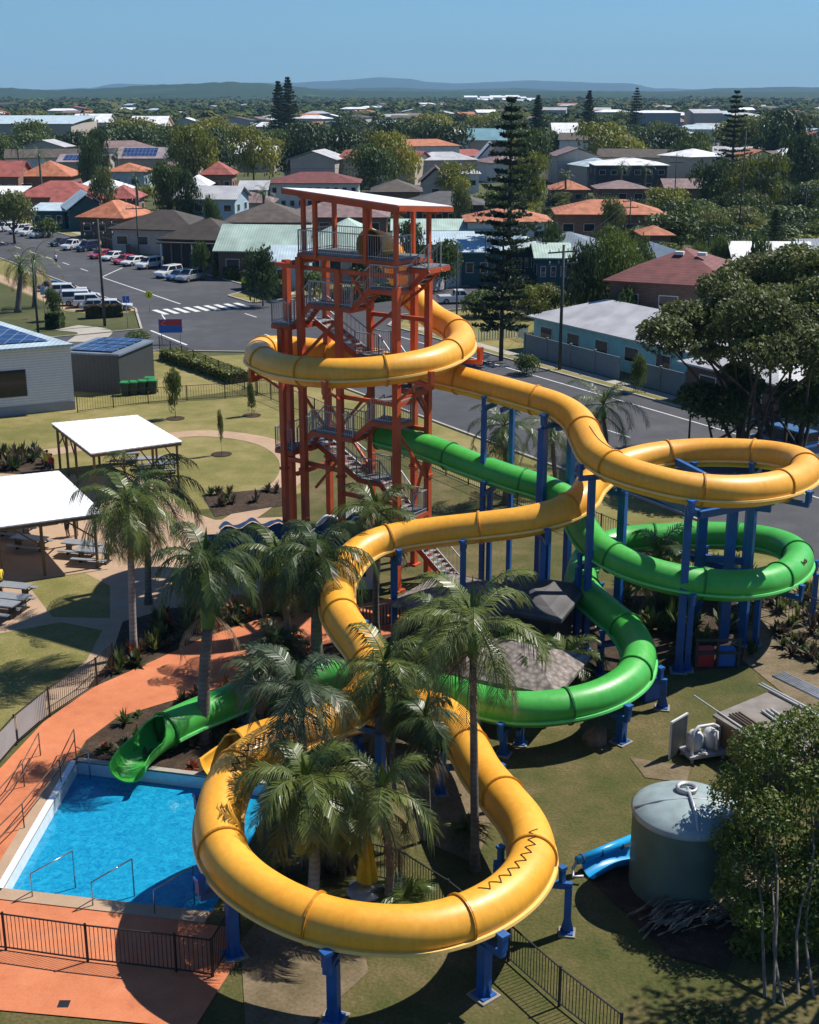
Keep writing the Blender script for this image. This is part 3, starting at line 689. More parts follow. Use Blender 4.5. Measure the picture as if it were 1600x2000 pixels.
rail([T(.1, .02, 15.8), T(5.65, .02, 15.8), T(5.65, 2.65, 15.8), T(3.4, 2.65, 15.8)]); rail([T(.1, .05, 15.8), T(.1, 1.3, 15.8)])
landing(-1.1, 0, .9, 2.7, 15.45)
for k, dz in enumerate((0, -6.2, -12.4)):
    zc, zb, za, zd, ze = 14.5 + dz, 13.5 + dz, 12.4 + dz, 11.0 + dz, 9.7 + dz
    if zc > 1: landing(-.1, 1.4, -.1, 1.15, zc); rail([T(1.4, -.08, zc), T(-.08, -.08, zc), T(-.08, 1.1, zc)])
    if zb > 1: landing(2.5, 5.0, -.1, 1.0, zb); rail([T(2.5, -.08, zb), T(5.0, -.08, zb)]); rail([T(2.5, .98, zb), T(5.0, .98, zb)]); flight(T(2.5, 0, zb), T(1.4, 0, zc), v_, .95)
    if za > 0: landing(6.0, 7.1, -.4, 1.0, za); landing(6.0, 7.1, 1.0, 2.6, za - .06); rail([T(6.05, -.38, za), T(7.08, -.38, za), T(7.08, 2.58, za)]); flight(T(6.0, 0, za), T(5.0, 0, zb), v_, .95)
    if zd > 1: landing(2.1, 3.5, 1.5, 2.55, zd); rail([T(2.1, 1.5, zd), T(3.5, 1.5, zd)]); rail([T(2.1, 2.5, zd), T(3.5, 2.5, zd)]); flight(T(6.0, 1.5, za), T(3.5, 1.5, zd), v_, 1.0)
    if ze > 1: landing(-.1, .9, 1.3, 2.55, ze); rail([T(-.08, 1.2, ze), T(-.08, 2.5, ze), T(.9, 2.5, ze)]); flight(T(2.1, 1.5, zd), T(.9, 1.5, ze), v_, 1.0); landing(-.1, 1.0, .0, 1.2, ze - .35)
flight(T(-.05, .95, 14.5), T(-1.1, .95, 15.45), v_, 1.0)
flight(T(-2.2, 1.6, .1), T(-.1, 1.3, 2.1), v_, 1.0)
for (a, b, z), (c, d, e) in (((2.5, 0, 14.9), (1.5, 0, 13.6)), ((0, 0, 11.5), (0, 2.6, 8.5)), ((0, 0, 8), (0, 2.6, 5)), ((3.4, 2.6, 12), (0, 2.6, 14.5)), ((3.4, 2.6, 9), (6.1, 2.6, 6)), ((3.3, 0, 6.2), (4.9, 0, 4.4)), ((6.1, 0, 9.6), (6.1, 2.6, 6.5)), ((1.5, 3.6, 9), (0, 2.6, 12)), ((3.3, 0, 12.9), (5.6, 0, 10.8)), ((3.4, 2.6, 15), (5.6, 2.6, 12.2)), ((0, 0, 5), (3.3, 0, 2.2)), ((6.1, 2.6, 8), (3.4, 2.6, 5)), ((0, 2.6, 6.6), (1.5, 3.6, 3.4)), ((3.3, 0, 9.9), (4.1, 0, 10.8))):
    mb = MB(); mb.beam(T(a, b, z), T(c, d, e), .12, .12); tp(mb, 'brace', 'orange_steel')
for (a, b), (c, d), zs in (((0, 0), (3.3, 0), (15.1, 9.2, 4.4)), ((3.3, 0), (7.4, 0.4), (15.1, 5.5)), ((0, 2.6), (3.4, 2.6), (15.4, 12.8, 7.5)), ((0, 0), (0, 2.6), (15.2, 9.4, 3.4)), ((6.1, 2.6), (3.4, 2.6), (15.4, 9.3, 5.1)), ((6.1, 0), (6.1, 2.6), (15.3, 9.4, 4.9))):
    for z in zs: mb = MB(); mb.beam(T(a, b, z), T(c, d, z), .14, .2); tp(mb, 'beam', 'orange_steel')
# brackets holding the yellow loop round the tower
for px, py, lo, hi, tgt in ((905, 672, .07, .12, (0, 2.6)), (822, 712, .1, .14, (0, 0)), (640, 728, .13, .18, (3.3, 0)), (508, 700, .17, .21, (7.4, .8)), (650, 690, .22, .26, (6.1, 2.6)), (800, 723, .25, .3, (0, 2.6))):
    i = YS.near(px, py, lo, hi); t, sd, up = YS.fr(i); c = YS.c[i]; col = T(*tgt, 0); out = Vector((c.x - col.x, c.y - col.y, 0)).normalized()
    mb = MB(); zl = c.z - R - .2; e = c + out * (R + .26)
    mb.beam(Vector((col.x, col.y, zl)), Vector((e.x, e.y, zl)) + out * .1, .2, .2); mb.beam(Vector((e.x, e.y, zl + .102)), Vector((e.x, e.y, c.z - .15)), .22, .22)
    mb.beam(Vector((col.x, col.y, zl - 1.3)), Vector((c.x, c.y, zl)) - out * .1, .1, .1)
    tp(mb, 'slide_bracket', 'orange_steel')
# ------------------------------------------------------------------ vegetation
M('palm_leaf', (.055, .092, .018), rough=.38, scale=1.3, kind='leaf', col2=(.15, .19, .045))
M('palm_leaf_dark', (.040, .080, .018), rough=.38, kind='leaf', col2=(.10, .135, .038), scale=1.3)
M('palm_leaf_blue', (.07, .105, .05), rough=.38, kind='leaf', col2=(.15, .185, .095), scale=.9)
M('palm_dead', (.14, .095, .05), rough=.8, kind='leaf', col2=(.32, .24, .14))
M('palm_spear', (.13, .19, .03), rough=.45, var=.25)
M('crownshaft', (.10, .20, .04), rough=.45, var=.2, scale=1.5)
M('palm_trunk', (.15, .13, .11), rough=.9, var=.3, scale=2.5, bump=.4, kind='plank')
M('palm_trunk_pale', (.30, .28, .25), rough=.9, var=.3, scale=2.5, bump=.4, kind='plank')
M('bark', (.075, .058, .045), rough=.95, var=.35, scale=3, bump=.5)
M('bark_pale', (.17, .145, .115), rough=.9, var=.3, scale=3, bump=.3)
LEAF = {
 'dark': M('leaf_dark', (.022, .044, .011), rough=.55, kind='leaf', col2=(.075, .115, .026), scale=.45),
 'mid': M('leaf_mid', (.045, .078, .014), rough=.55, kind='leaf', col2=(.13, .175, .036), scale=.45),
 'yellow': M('leaf_yellow', (.09, .115, .014), rough=.55, kind='leaf', col2=(.34, .33, .035), scale=.3),
 'bright': M('leaf_bright', (.075, .125, .018), rough=.5, kind='leaf', col2=(.24, .28, .035), scale=.4),
 'olive': M('leaf_olive', (.085, .105, .027), rough=.6, kind='leaf', col2=(.22, .24, .065), scale=.5),
 'pine': M('leaf_pine', (.016, .034, .014), rough=.6, kind='leaf', col2=(.06, .085, .032), scale=.7),
 'brown': M('leaf_brown', (.06, .045, .025), rough=.7, kind='leaf', col2=(.12, .09, .055), scale=.6),
 'red': M('leaf_red', (.12, .02, .012), rough=.5, kind='leaf', col2=(.35, .07, .02), scale=2.),
 'orange': M('leaf_orange', (.25, .09, .012), rough=.5, kind='leaf', col2=(.5, .22, .04), scale=2.),
}
def frond(mb, rnd, o, az, el, L, wl, droop, nl=30, hang=.35, lw=.036):
    """one feather leaf: a drooping rib with two rows of leaflets"""
    h = Vector((cos(az), sin(az), 0)); pts = []; p = Vector(o); e = el; N = 12; tw = rnd.uniform(-.5, .5)
    for k in range(N + 1):
        pts.append(p.copy()); d = h * cos(e) + Vector((0, 0, sin(e))); p = p + d * (L / N) + Vector((-h.y, h.x, 0)) * tw * L / N * .25 * k / N; e -= droop / N * (0.5 + 1.1 * k / N)
    n0 = len(mb.v)
    mb.tube(pts, [.035 * (1 - .8 * k / N) for k in range(N + 1)], 3, cap=False)
    for k in range(nl):
        t = .12 + .88 * k / (nl - 1); f = t * N; i = min(N - 1, int(f)); q = pts[i].lerp(pts[i + 1], f - i); d = (pts[i + 1] - pts[i]).normalized()
        sd = d.cross(Vector((0, 0, 1)))
        sd = sd.normalized() if sd.length > .05 else Vector((-h.y, h.x, 0)); up = sd.cross(d).normalized()
        ln = wl * (sin(pi * min(1, .12 + t * .80)) ** .6) * rnd.uniform(.85, 1.12)
        for sg in (-1, 1):
            a = (sd * sg * cos(tw * .5 * sg) + d * (.55 + .5 * t) + up * rnd.uniform(.0, .45)).normalized()
            m = q + a * ln * .5 - Vector((0, 0, ln * hang * .25)); e2 = q + a * ln * .92 - Vector((0, 0, ln * hang * rnd.uniform(.8, 1.25)))
            w = d * lw
            b = len(mb.v); mb.v += [tuple(q - w * .5), tuple(q + w * .5), tuple(m + w * .6), tuple(m - w * .6), tuple(e2)]
            mb.face((b, b + 1, b + 2, b + 3)); mb.face((b + 3, b + 2, b + 4))
def palm(base, top, label, L=2.6, nf=16, wl=.82, shaft=.9, tr=.15, leaf='palm_leaf', seed=1, spear=1., hang=.6, el0=1.35, el1=-.7, trunk='palm_trunk', dead=3, group=None, name='palm_tree', cat='palm tree', nl=40):
    """base, top: ground point and the top of the trunk where the leaves spring"""
    rnd = random.Random(seed); base = Vector(base); top = Vector(top)
    r = thing(name, label, cat, tuple(base), group=group)
    H = top.z; st = top - Vector((0, 0, shaft)); bend = Vector((rnd.uniform(-.2, .2), rnd.uniform(-.2, .2), 0))
    pts = [base.lerp(st, k / 8) + bend * sin(pi * k / 8) - Vector((0, 0, .05 if k == 0 else 0)) for k in range(9)]
    mb = MB(); mb.tube(pts, [tr * (1.5 if k == 0 else 1.12 - .3 * k / 8) for k in range(9)], 10); mb.build('trunk', trunk, r, True)
    if shaft > .1:
        mb = MB(); mb.tube([st - Vector((0, 0, .02)), st + Vector((0, 0, shaft * .3)), top], [tr * 1.15, tr * 1.2, tr * .6], 10); mb.build('crownshaft', 'crownshaft', r, True)
    mb = MB(); ga = 2.399963
    nf = int(nf * 1.05)
    for k in range(nf):
        f = k / (nf - 1); el = el0 + (el1 - el0) * f ** .8 + rnd.uniform(-.12, .12)
        frond(mb, rnd, top, k * ga + rnd.uniform(-.25, .25), el, L * rnd.uniform(.85, 1.08) * (.85 + .2 * sin(pi * f)), wl, 1.1 + 1.0 * (1 - abs(f - .35)) + rnd.uniform(-.2, .2), hang=hang, nl=nl)
    mb.build('crown', leaf, r, True)
    if dead:
        mb = MB()
        for k in range(dead): frond(mb, rnd, top - Vector((0, 0, shaft * .8)), rnd.uniform(0, 6.28), -.5, L * .8, wl * .8, 1.3, hang=1.)
        mb.build('dead_leaf', 'palm_dead', r, True)
    if spear:
        mb = MB(); az = rnd.uniform(0, 6.28); d = Vector((cos(az) * .15, sin(az) * .15, 1))
        for q in range(3):
            dd = (d + Vector((rnd.uniform(-.14, .14), rnd.uniform(-.14, .14), 0))).normalized(); l = spear * (1 - .25 * q); w = Vector((-dd.y + .3, dd.x, 0)).normalized() * .10
            for sg in (-1, 1):
                b = len(mb.v); e = top + dd * l
                mb.v += [tuple(top), tuple(top + dd * l * .45 + w * sg + Vector((0, 0, -.02))), tuple(e), tuple(top + dd * l * .5 + Vector((0, .05, 0)))]; mb.face((b, b + 1, b + 2, b + 3))
        mb.build('new_leaf', 'palm_spear', r, True)
    return r
def palm_px(bx, by, tx, ty, label, **k):
    b = G(bx, by); t = P(tx, ty, b.y); return palm(b, t, label, **k)
palm_px(262, 1283, 252, 985, 'palm with pale grey trunk in the garden bed, left of the green trunked palm', L=2.9, nf=26, seed=11, trunk='palm_trunk_pale', wl=.8, hang=.9, dead=4, el1=-.9, shaft=.6)
palm(G(290, 1180), P(285, 950, 58.5), 'large drooping palm behind the pale trunked palm beside the white shelter', L=3.6, nf=22, seed=12, leaf='palm_leaf', hang=.85, el1=-.7, dead=3)
palm_px(400, 1450, 400, 1095, 'palm with thick green upper trunk beside the green slide end', L=2.3, nf=20, seed=13, leaf='palm_leaf_dark', shaft=2.5, tr=.23, hang=.8, spear=1.3)
palm_px(628, 1345, 622, 1085, 'dark palm left of the upper yellow bend in front of the tower', L=2.7, nf=24, seed=14, leaf='palm_leaf_dark', hang=.9, tr=.24, shaft=1.2, el1=-.8)
palm(G(560, 1290), P(545, 1085, G(560, 1290).y), 'palm with brownish drooping leaves in front of the blue sail roof', L=2.5, nf=20, seed=15, leaf='palm_leaf', hang=1., el1=-.9, dead=4)
palm(G(735, 1240), P(738, 1000, G(735, 1240).y), 'palm with upright pale green leaves rising in front of the tower stairs', L=2.7, nf=15, seed=16, leaf='palm_leaf', hang=.5, spear=1.8, el1=-.4)
palm_px(928, 1700, 925, 1215, 'tallest near palm with slender straight grey trunk right of the loop centre', L=3.0, nf=15, seed=17, leaf='palm_leaf', shaft=1.1, tr=.13, hang=.7, spear=1.4, dead=5)
palm_px(758, 1590, 752, 1300, 'palm in the middle of the loop in front of the crossing yellow runs', L=2.1, nf=15, seed=18, hang=.65, tr=.12)
palm(G(775, 1560), P(775, 1345, G(775, 1560).y), 'thin palm with narrow trunk close behind the middle palm', L=1.8, nf=10, seed=28, hang=.65, tr=.09, dead=4)
palm(G(838, 1640), P(832, 1400, G(838, 1640).y), 'thin pale stemmed palm next to the short blue post in the loop', L=1.3, nf=8, seed=29, hang=.6, tr=.08, leaf='palm_leaf_dark')
palm_px(598, 1690, 585, 1345, 'greyish green palm left of the loop centre above the yellow zigzag seam', L=2.3, nf=15, seed=19, leaf='palm_leaf_blue', hang=.6, tr=.14)
palm_px(605, 1785, 600, 1530, 'dense green palm inside the left of the near yellow loop', L=2.3, nf=26, seed=20, leaf='palm_leaf', hang=.6, tr=.17, trunk='palm_trunk_pale', el1=-.8, spear=1.1)
palm_px(650, 1700, 645, 1590, 'low dark palm in the shade beside the dense green palm in the loop', L=1.3, nf=10, seed=21, leaf='palm_leaf_dark', hang=.8, tr=.12, dead=5)
palm_px(752, 1790, 748, 1540, 'palm with one pale hanging leaf inside the near yellow loop', L=2.1, nf=10, seed=22, leaf='palm_leaf', hang=.6, tr=.13, spear=.9)
palm_px(795, 1790, 795, 1760, 'small young palm on the ground inside the near yellow loop', L=1.1, nf=9, seed=23, leaf='palm_leaf', hang=.3, shaft=.05, el1=.2, dead=0, name='young_palm')
palm_px(1185, 905, 1180, 790, 'palm beside the road behind the yellow slide bend', L=3.6, nf=15, seed=24, leaf='palm_leaf_dark', hang=.5)
palm_px(1090, 960, 1080, 830, 'short palm behind the descending yellow run', L=3.0, nf=13, seed=25, leaf='palm_leaf', hang=.4)
palm_px(985, 985, 985, 830, 'bushy dark palm seen under the descending yellow run', L=2.8, nf=16, seed=26, leaf='palm_leaf_dark', hang=.5)
palm_px(540, 1290, 545, 1255, 'low shaded palm beside the orange path by the green slide', L=1.5, nf=14, seed=27, leaf='palm_leaf_dark', shaft=.05, hang=.4, el1=0., dead=0)
palm_px(505, 1420, 512, 1300, 'low blue green palm right of the green slide end', L=1.5, nf=14, seed=30, leaf='palm_leaf_blue', shaft=.2, hang=.4, el1=-.3)
palm_px(870, 1400, 860, 1215, 'broad palm in front of the grey shingle hut', L=2.2, nf=14, seed=31, leaf='palm_leaf', hang=.5, el1=-.2)
palm_px(1115, 1330, 1110, 1285, 'low leafy palm right of the shingle hut', L=1.9, nf=13, seed=32, leaf='palm_leaf_dark', shaft=.05, hang=.4, el1=0., dead=0)
palm_px(1040, 1375, 1030, 1290, 'low palm left of the big green bend', L=1.8, nf=12, seed=33, leaf='palm_leaf', shaft=.05, hang=.4, el1=0., dead=1)
palm_px(1290, 1190, 1290, 1085, 'palm in the shade inside the green right loop', L=2.4, nf=14, seed=34, leaf='palm_leaf', hang=.5)
palm_px(915, 1665, 912, 1625, 'small yellowish shrub palm at the foot of the tallest palm', L=.6, nf=10, seed=35, leaf='palm_leaf', shaft=.05, hang=.3, el1=.2, dead=0, spear=0, nl=14)
palm_px(35, 610, 40, 515, 'left of two palms on the verge by the main road', L=3.2, nf=16, seed=36, leaf='palm_leaf', hang=.5, tr=.3, nl=20)
palm_px(68, 600, 66, 508, 'right of two palms on the verge by the main road, with white dead leaves', L=4.2, nf=16, seed=37, leaf='palm_leaf', hang=.5, tr=.25, dead=6, nl=20)
for x, y, Y, l, lab in ((76, 300, 300, 5, 'big palm in front of the orange hip roof at the left'), (34, 285, 360, 4, 'small palm against the long beige wall'), (265, 345, 250, 5, 'dark palm standing in front of the white gable roof'), (228, 297, 330, 4, 'slim palm by the roof with solar panels'), (1215, 322, 300, 3.2, 'left palm in front of the two storey flats'), (1262, 328, 300, 3.2, 'right palm in front of the two storey flats'), (515, 375, 230, 3, 'small palm right of the pale blue house'), (1105, 340, 290, 3, 'small palm beside the small orange roof')):
    t = P(x, y, Y); palm((t.x, t.y, 0), t, lab, L=l, nf=15, seed=x, leaf='palm_leaf_dark', hang=.4, tr=.25, nl=16, dead=0, spear=0)

def crown(mb, rnd, blobs, n, s, flat=.0):
    """leaf clumps spread through the shells of a few blobs (c, rx, ry, rz)"""
    tot = sum(b[1] * b[2] + b[1] * b[3] for b in blobs)
    for c, rx, ry, rz in blobs:
        for _ in range(int(n * (rx * ry + rx * rz) / tot)):
            while True:
                d = Vector((rnd.gauss(0, 1), rnd.gauss(0, 1), rnd.gauss(0, 1)))
                if d.length > .01: break
            d.normalize()
            if d.z < -.25 and rnd.random() < .7: d.z = -d.z
            q = rnd.random() ** .35 * (1 + .13 * mnoise.noise(Vector(c) * .7 + d * 2.2)) * (1. + .18 * mnoise.noise(d * 5 + Vector(c)))
            p = Vector(c) + Vector((d.x * rx, d.y * ry, d.z * rz)) * q
            nn = (d * .6 + Vector((rnd.uniform(-1, 1), rnd.uniform(-1, 1), rnd.uniform(-.4, 1)))).normalized()
            a = nn.cross(Vector((rnd.uniform(-1, 1), rnd.uniform(-1, 1), rnd.uniform(-1, 1)))).normalized(); b = nn.cross(a)
            z = s * rnd.uniform(.6, 1.3)
            k = len(mb.v); mb.v += [tuple(p - a * z * .5), tuple(p + b * z * .28 + nn * z * .1), tuple(p + a * z * .6), tuple(p - b * z * .28)]; mb.face((k, k + 1, k + 2, k + 3))
# tree shapes of unit size (crown 1 wide each way of centre, foot at 0, top at 1), reused at many sizes
def proto_tree(name, mat, blobs, n, s, trunk=.05, th=.35, seed=0):
    rnd = random.Random(seed); r = bpy.data.objects.new(name, None); C.objects.link(r)
    mb = MB(); mb.tube([(0, 0, -.01), (.01, 0, th * .5), (0, 0, th)], [trunk, trunk * .7, trunk * .5], 6)
    for c, rx, ry, rz in blobs[:5]: mb.tube([(0, 0, th * .7), tuple(Vector(c) * .6 + Vector((0, 0, c[2] * .3))), c], [trunk * .5, trunk * .3, trunk * .12], 5, cap=False)
    mb.build('trunk', 'bark', r)
    mb = MB(); crown(mb, rnd, blobs, n, s); mb.build('crown', mat, r)
    return r
def rb(seed, k, zlo, zhi, rr):
    rnd = random.Random(seed); out = []
    for i in range(k):
        a = i * 2.4 + rnd.uniform(-.4, .4); d = rnd.uniform(.25, .62) if i else 0
        q = rr * rnd.uniform(.75, 1.2); out.append(((cos(a) * d, sin(a) * d, rnd.uniform(zlo, zhi) if i else zhi - .05), q, q, q * .62 * .8))
    return out
PT = {}
PT['round'] = [proto_tree('broadleaf_tree', LEAF['mid'], rb(s, 11, .30, .80, .50), 2800, .095, seed=s) for s in (1, 2)]
PT['dark'] = [proto_tree('broadleaf_tree', LEAF['dark'], rb(s, 11, .26, .80, .50), 2800, .095, seed=s) for s in (3, 4)]
PT['yellow'] = [proto_tree('broadleaf_tree', LEAF['yellow'], rb(s, 12, .34, .82, .48), 2900, .09, seed=s) for s in (5,)]
PT['olive'] = [proto_tree('broadleaf_tree', LEAF['olive'], rb(s, 10, .32, .82, .46), 2400, .09, seed=s) for s in (6,)]
PT['bush'] = [proto_tree('shrub', LEAF['mid'], [((0, 0, .5), .9, .9, .5), ((.3, .3, .4), .6, .6, .45), ((-.3, -.2, .45), .6, .6, .5)], 1300, .14, seed=7, th=.3)]
PT['dbush'] = [proto_tree('shrub', LEAF['dark'], [((0, 0, .5), .9, .9, .5), ((.3, .3, .4), .6, .6, .45), ((-.3, -.2, .45), .6, .6, .5)], 1300, .14, seed=8, th=.3)]
def pine(name, n_whorl, rad, mat, seed, needles=26, gap=.25, s=.02):
    """araucaria of unit height: whorls of level branches round a straight stem"""
    rnd = random.Random(seed); r = bpy.data.objects.new(name, None); C.objects.link(r)
    mb = MB(); mb.tube([(0, 0, -.005), (0, 0, .5), (0, 0, 1)], [.016, .011, .002], 8)
    cr = MB()
    for i in range(n_whorl):
        z = gap + (.985 - gap) * i / (n_whorl - 1); f = (1 - z) / (1 - gap); ln = rad * (f ** .75 * .9 + .06)
        for k in range(6):
            a = k * pi / 3 + i * .5 + rnd.uniform(-.15, .15); d = Vector((cos(a), sin(a), 0)); l = ln * rnd.uniform(.6, 1.15); e = d * l + Vector((0, 0, z + l * rnd.uniform(.0, .22)))
            mb.tube([(0, 0, z), e], [.004, .001], 4, cap=False)
            for q in range(needles):
                t = rnd.uniform(.15, 1); p = Vector((0, 0, z)).lerp(e, t); w = Vector((-d.y, d.x, 0)) * rnd.uniform(-1, 1) * l * .24 * (1.15 - t); p = p + w + Vector((0, 0, rnd.uniform(-.004, .012)))
                a2 = (d * rnd.uniform(-.3, 1) + Vector((-d.y, d.x, 0)) * rnd.uniform(-1, 1) + Vector((0, 0, rnd.uniform(.1, .8)))).normalized(); b2 = a2.cross(Vector((rnd.uniform(-1, 1), rnd.uniform(-1, 1), .3))).normalized()
                k0 = len(cr.v); zz = s * rnd.uniform(.7, 1.3); cr.v += [tuple(p - a2 * zz * .4), tuple(p + b2 * zz * .3), tuple(p + a2 * zz * .7), tuple(p - b2 * zz * .3)]; cr.face((k0, k0 + 1, k0 + 2, k0 + 3))
    mb.build('trunk', 'bark', r); cr.build('crown', mat, r); return r
PT['pine'] = [pine('norfolk_pine', 24, .24, LEAF['pine'], 1, 40, .12, .03)]
PT['pine_sparse'] = [pine('norfolk_pine', 14, .28, LEAF['pine'], 2, 80, .22, .026)]
PT['pine_tall'] = [pine('norfolk_pine', 18, .25, LEAF['pine'], 3, 60, .16, .022)]
TN = [0]
PROTO_USED = set()
def tree_at(kind, x, y, h, w, label, group=None, cat='tree'):
    TN[0] += 1; pr = PT[kind][TN[0] % len(PT[kind])]; rnd = random.Random(TN[0] * 7)
    if pr.name not in PROTO_USED: KIDS[pr.name] = list(pr.children)
    nw = dup(pr, (x, y, 0), rnd.uniform(0, 6.28), (w / 2 / .95, w / 2 / .95, h) if 'pine' not in kind else (h, h, h), label, group)
    nw['category'] = cat; return nw
def tree_px(kind, px, pytop, Y, wpx, label, group=None, cat='tree'):
    t = P(px, pytop, Y); w = wpx * (Y * .954 + 5) / FOC
    return tree_at(kind, t.x, t.y, max(t.z, 1.), w, label, group, cat)
TREES = [
 ('yellow', 375, 245, 330, 105, 'large yellow green flowering tree left of centre beyond the red roofs'),
 ('bright_', 345, 250, 345, 60, 'green tree touching the left of the yellow flowering tree'),
 ('yellow', 492, 247, 350, 95, 'yellow topped dark tree left of the tall twin pines'),
 ('yellow', 770, 258, 330, 95, 'yellow crowned tree right behind the round green tree in the centre'),
 ('round', 725, 285, 300, 110, 'round green tree in front of the yellow crowned tree in the centre'),
 ('dark', 600, 240, 360, 120, 'dark dense tree right of the tall twin pines'),
 ('dark', 665, 245, 370, 110, 'dark dense tree behind the long brown roofed flats'),
 ('dark', 770, 232, 430, 100, 'dark tree mass top behind the yellow crowned tree'),
 ('dark', 860, 234, 420, 120, 'dark tall tree left of the blue roofed church'),
 ('yellow', 892, 318, 300, 85, 'low yellow green tree in front of the white gabled house'),
 ('round', 1045, 255, 330, 90, 'round tree just right of the tall central pine'),
 ('yellow', 1035, 300, 260, 90, 'yellow topped tree close behind the tall central pine'),
 ('yellow', 1190, 240, 400, 130, 'wide yellow green tree crown left of the two storey flats'),
 ('dark', 1300, 245, 420, 110, 'dark tree behind the two storey flats'),
 ('round', 1360, 258, 370, 90, 'greyish round tree right of the two storey flats'),
 ('yellow', 1482, 303, 260, 125, 'big yellow green round tree right of the mauve roofs'),
 ('dark', 1400, 310, 265, 90, 'dark green tree left of the big yellow green round tree'),
 ('dark', 1540, 215, 400, 150, 'dark tall tree at the right edge below the horizon'),
 ('olive', 1450, 225, 430, 130, 'olive tree crown left of the dark tree at the right edge'),
 ('dark', 1580, 260, 300, 110, 'dark tree at the right edge beside the white roofed house'),
 ('dark', 170, 262, 300, 48, 'dark round tree in front of the long beige wall'),
 ('dark', 185, 250, 340, 60, 'dark tree at the end of the long beige wall'),
 ('round', 325, 318, 240, 85, 'bushy tree left of the pale blue house'),
 ('dark', 365, 330, 232, 60, 'dark tree touching the left wall of the pale blue house'),
 ('olive', 200, 325, 245, 60, 'olive tree in front of the white gable roof'),
 ('olive', 20, 372, 215, 110, 'dry olive trees beside the parked cars at the left edge'),
 ('round', 410, 385, 190, 38, 'small tree in front of the pale blue house'),
 ('bush', 90, 425, 225, 60, 'hedge bush behind the white four wheel drives at the left'),
 ('dark', 510, 480, 150, 70, 'dark tree at the corner beside the pale blue cottage'),
 ('bush', 390, 470, 172, 40, 'clipped green bush in front of the brown roofed veranda'),
 ('round', 870, 470, 163, 85, 'leafy shrub tree behind the white wall and parked utility'),
 ('dark', 800, 430, 175, 80, 'dark shrub tree behind the tower top'),
 ('olive', 900, 355, 230, 45, 'small olive tree on the green roof edge'),
 ('bush', 1255, 460, 150, 60, 'green bushes left of the blue grey gabled house'),
 ('bush', 1080, 430, 175, 60, 'bush at the left of the blue grey roof'),
 ('bush', 1370, 470, 160, 50, 'bushes right of the blue grey gabled house'),
 ('olive', 1200, 385, 205, 60, 'small tree between the orange roof and the blue grey roof'),
 ('bush', 1490, 455, 150, 60, 'green bush in front of the white roofed house with awnings'),
 ('bush', 1410, 455, 165, 60, 'garden shrubs left of the white roofed house with awnings'),
 ('bush', 1560, 470, 145, 60, 'shrubs right of the small pine by the white roofed house'),
 ('bush', 1225, 560, 122, 60, 'green shrub between the car park and the grey roofed house'),
 ('bush', 1030, 690, 112, 60, 'shrubs at the left end of the blue grey fence'),
 ('bush', 950, 560, 143, 80, 'verge shrubs behind the sparse pine'),
 ('bush', 1250, 690, 105, 36, 'shrub hanging over the blue grey fence'),
 ('round', 100, 565, 140, 36, 'small young tree on the verge behind the parked white cars'),
]
PT['bright_'] = [proto_tree('broadleaf_tree', LEAF['bright'], rb(9, 12, .35, .84, .42), 5200, .05, seed=9)]
for k, x, y, Y, w, lab in TREES:
    tree_px(k, x, y, Y, w, ' '.join(lab.split()[:16]), cat='shrub' if k in ('bush', 'dbush') else 'tree')
# bright tree between houses
tree_px('bright_', 1190, 432, 137, 175, 'big bright green tree between the teal houses and the dark red roof')
tree_px('dark', 1150, 470, 133, 90, 'darker lower tree joined to the left of the bright green tree')
# pines
for kind, x, y, Y, lab in (('pine_tall', 1000, 192, 172, 'tall dark norfolk pine standing right of the tower roof'), ('pine_sparse', 985, 400, 118, 'sparse thin norfolk pine in front of the tall pine near the road'),
    ('pine', 562, 152, 520, 'taller of the twin norfolk pines on the left skyline'), ('pine', 543, 160, 530, 'shorter of the twin norfolk pines on the left skyline'),
    ('pine', 1052, 187, 480, 'distant pine right of the tall central pine'), ('pine_tall', 1440, 178, 330, 'tall thin pine with bare stem rising over the yellow green tree'),
    ('pine', 1560, 235, 330, 'dark conical pine at the right edge'), ('pine', 1517, 410, 168, 'small conical pine in the garden of the white roofed house'), ('pine', 1152, 178, 560, 'faint distant pine left of the flats'), ('pine_tall', 1245, 172, 640, 'faint distant thin pine above the flats')):
    tree_px(kind, x, y, Y, 10, lab, cat='pine tree')
# wider wood of individually standing trees out to the middle distance
rnd = random.Random(77); HB = []
def clear_of(x, y, boxes, m=6):
    return all(abs(x - a) > b + m or abs(y - c_) > d + m for a, b, c_, d in boxes)
# ------------------------------------------------------------------ buildings
for k, c in dict(red=(.33, .085, .065), orange=(.44, .15, .07), darkred=(.16, .042, .038), brown=(.085, .066, .052), darkbrown=(.05, .038, .030), mauve=(.20, .13, .125), dgrey=(.075, .072, .072)).items():
    M('tile_' + k, c, rough=.75, var=.32, scale=.9, kind='tile', bump=.5)
for k, c in dict(white=(.72, .72, .72), lgrey=(.42, .42, .43), bluegrey=(.15, .19, .235), green=(.36, .47, .40), paleblue=(.40, .50, .55), teal=(.12, .28, .33), mauve=(.30, .24, .25)).items():
    M('sheet_' + k, c, rough=.6, var=.22, scale=.5, kind='corr', bump=.2)
for k, c in dict(white=(.62, .62, .60), cream=(.50, .43, .34), paleblue=(.33, .45, .52), palegreen=(.38, .47, .42), aqua=(.26, .50, .50), teal=(.022, .08, .09), grey=(.28, .29, .30), beige=(.42, .37, .32), dark=(.04, .04, .045)).items():
    M('wall_' + k, c, rough=.8, var=.10, scale=1.2)
M('wall_brick', (.17, .085, .055), rough=.9, col2=(.24, .13, .085), kind='brick'); M('wall_brown', (.10, .06, .045), rough=.9, col2=(.15, .09, .065), kind='brick')
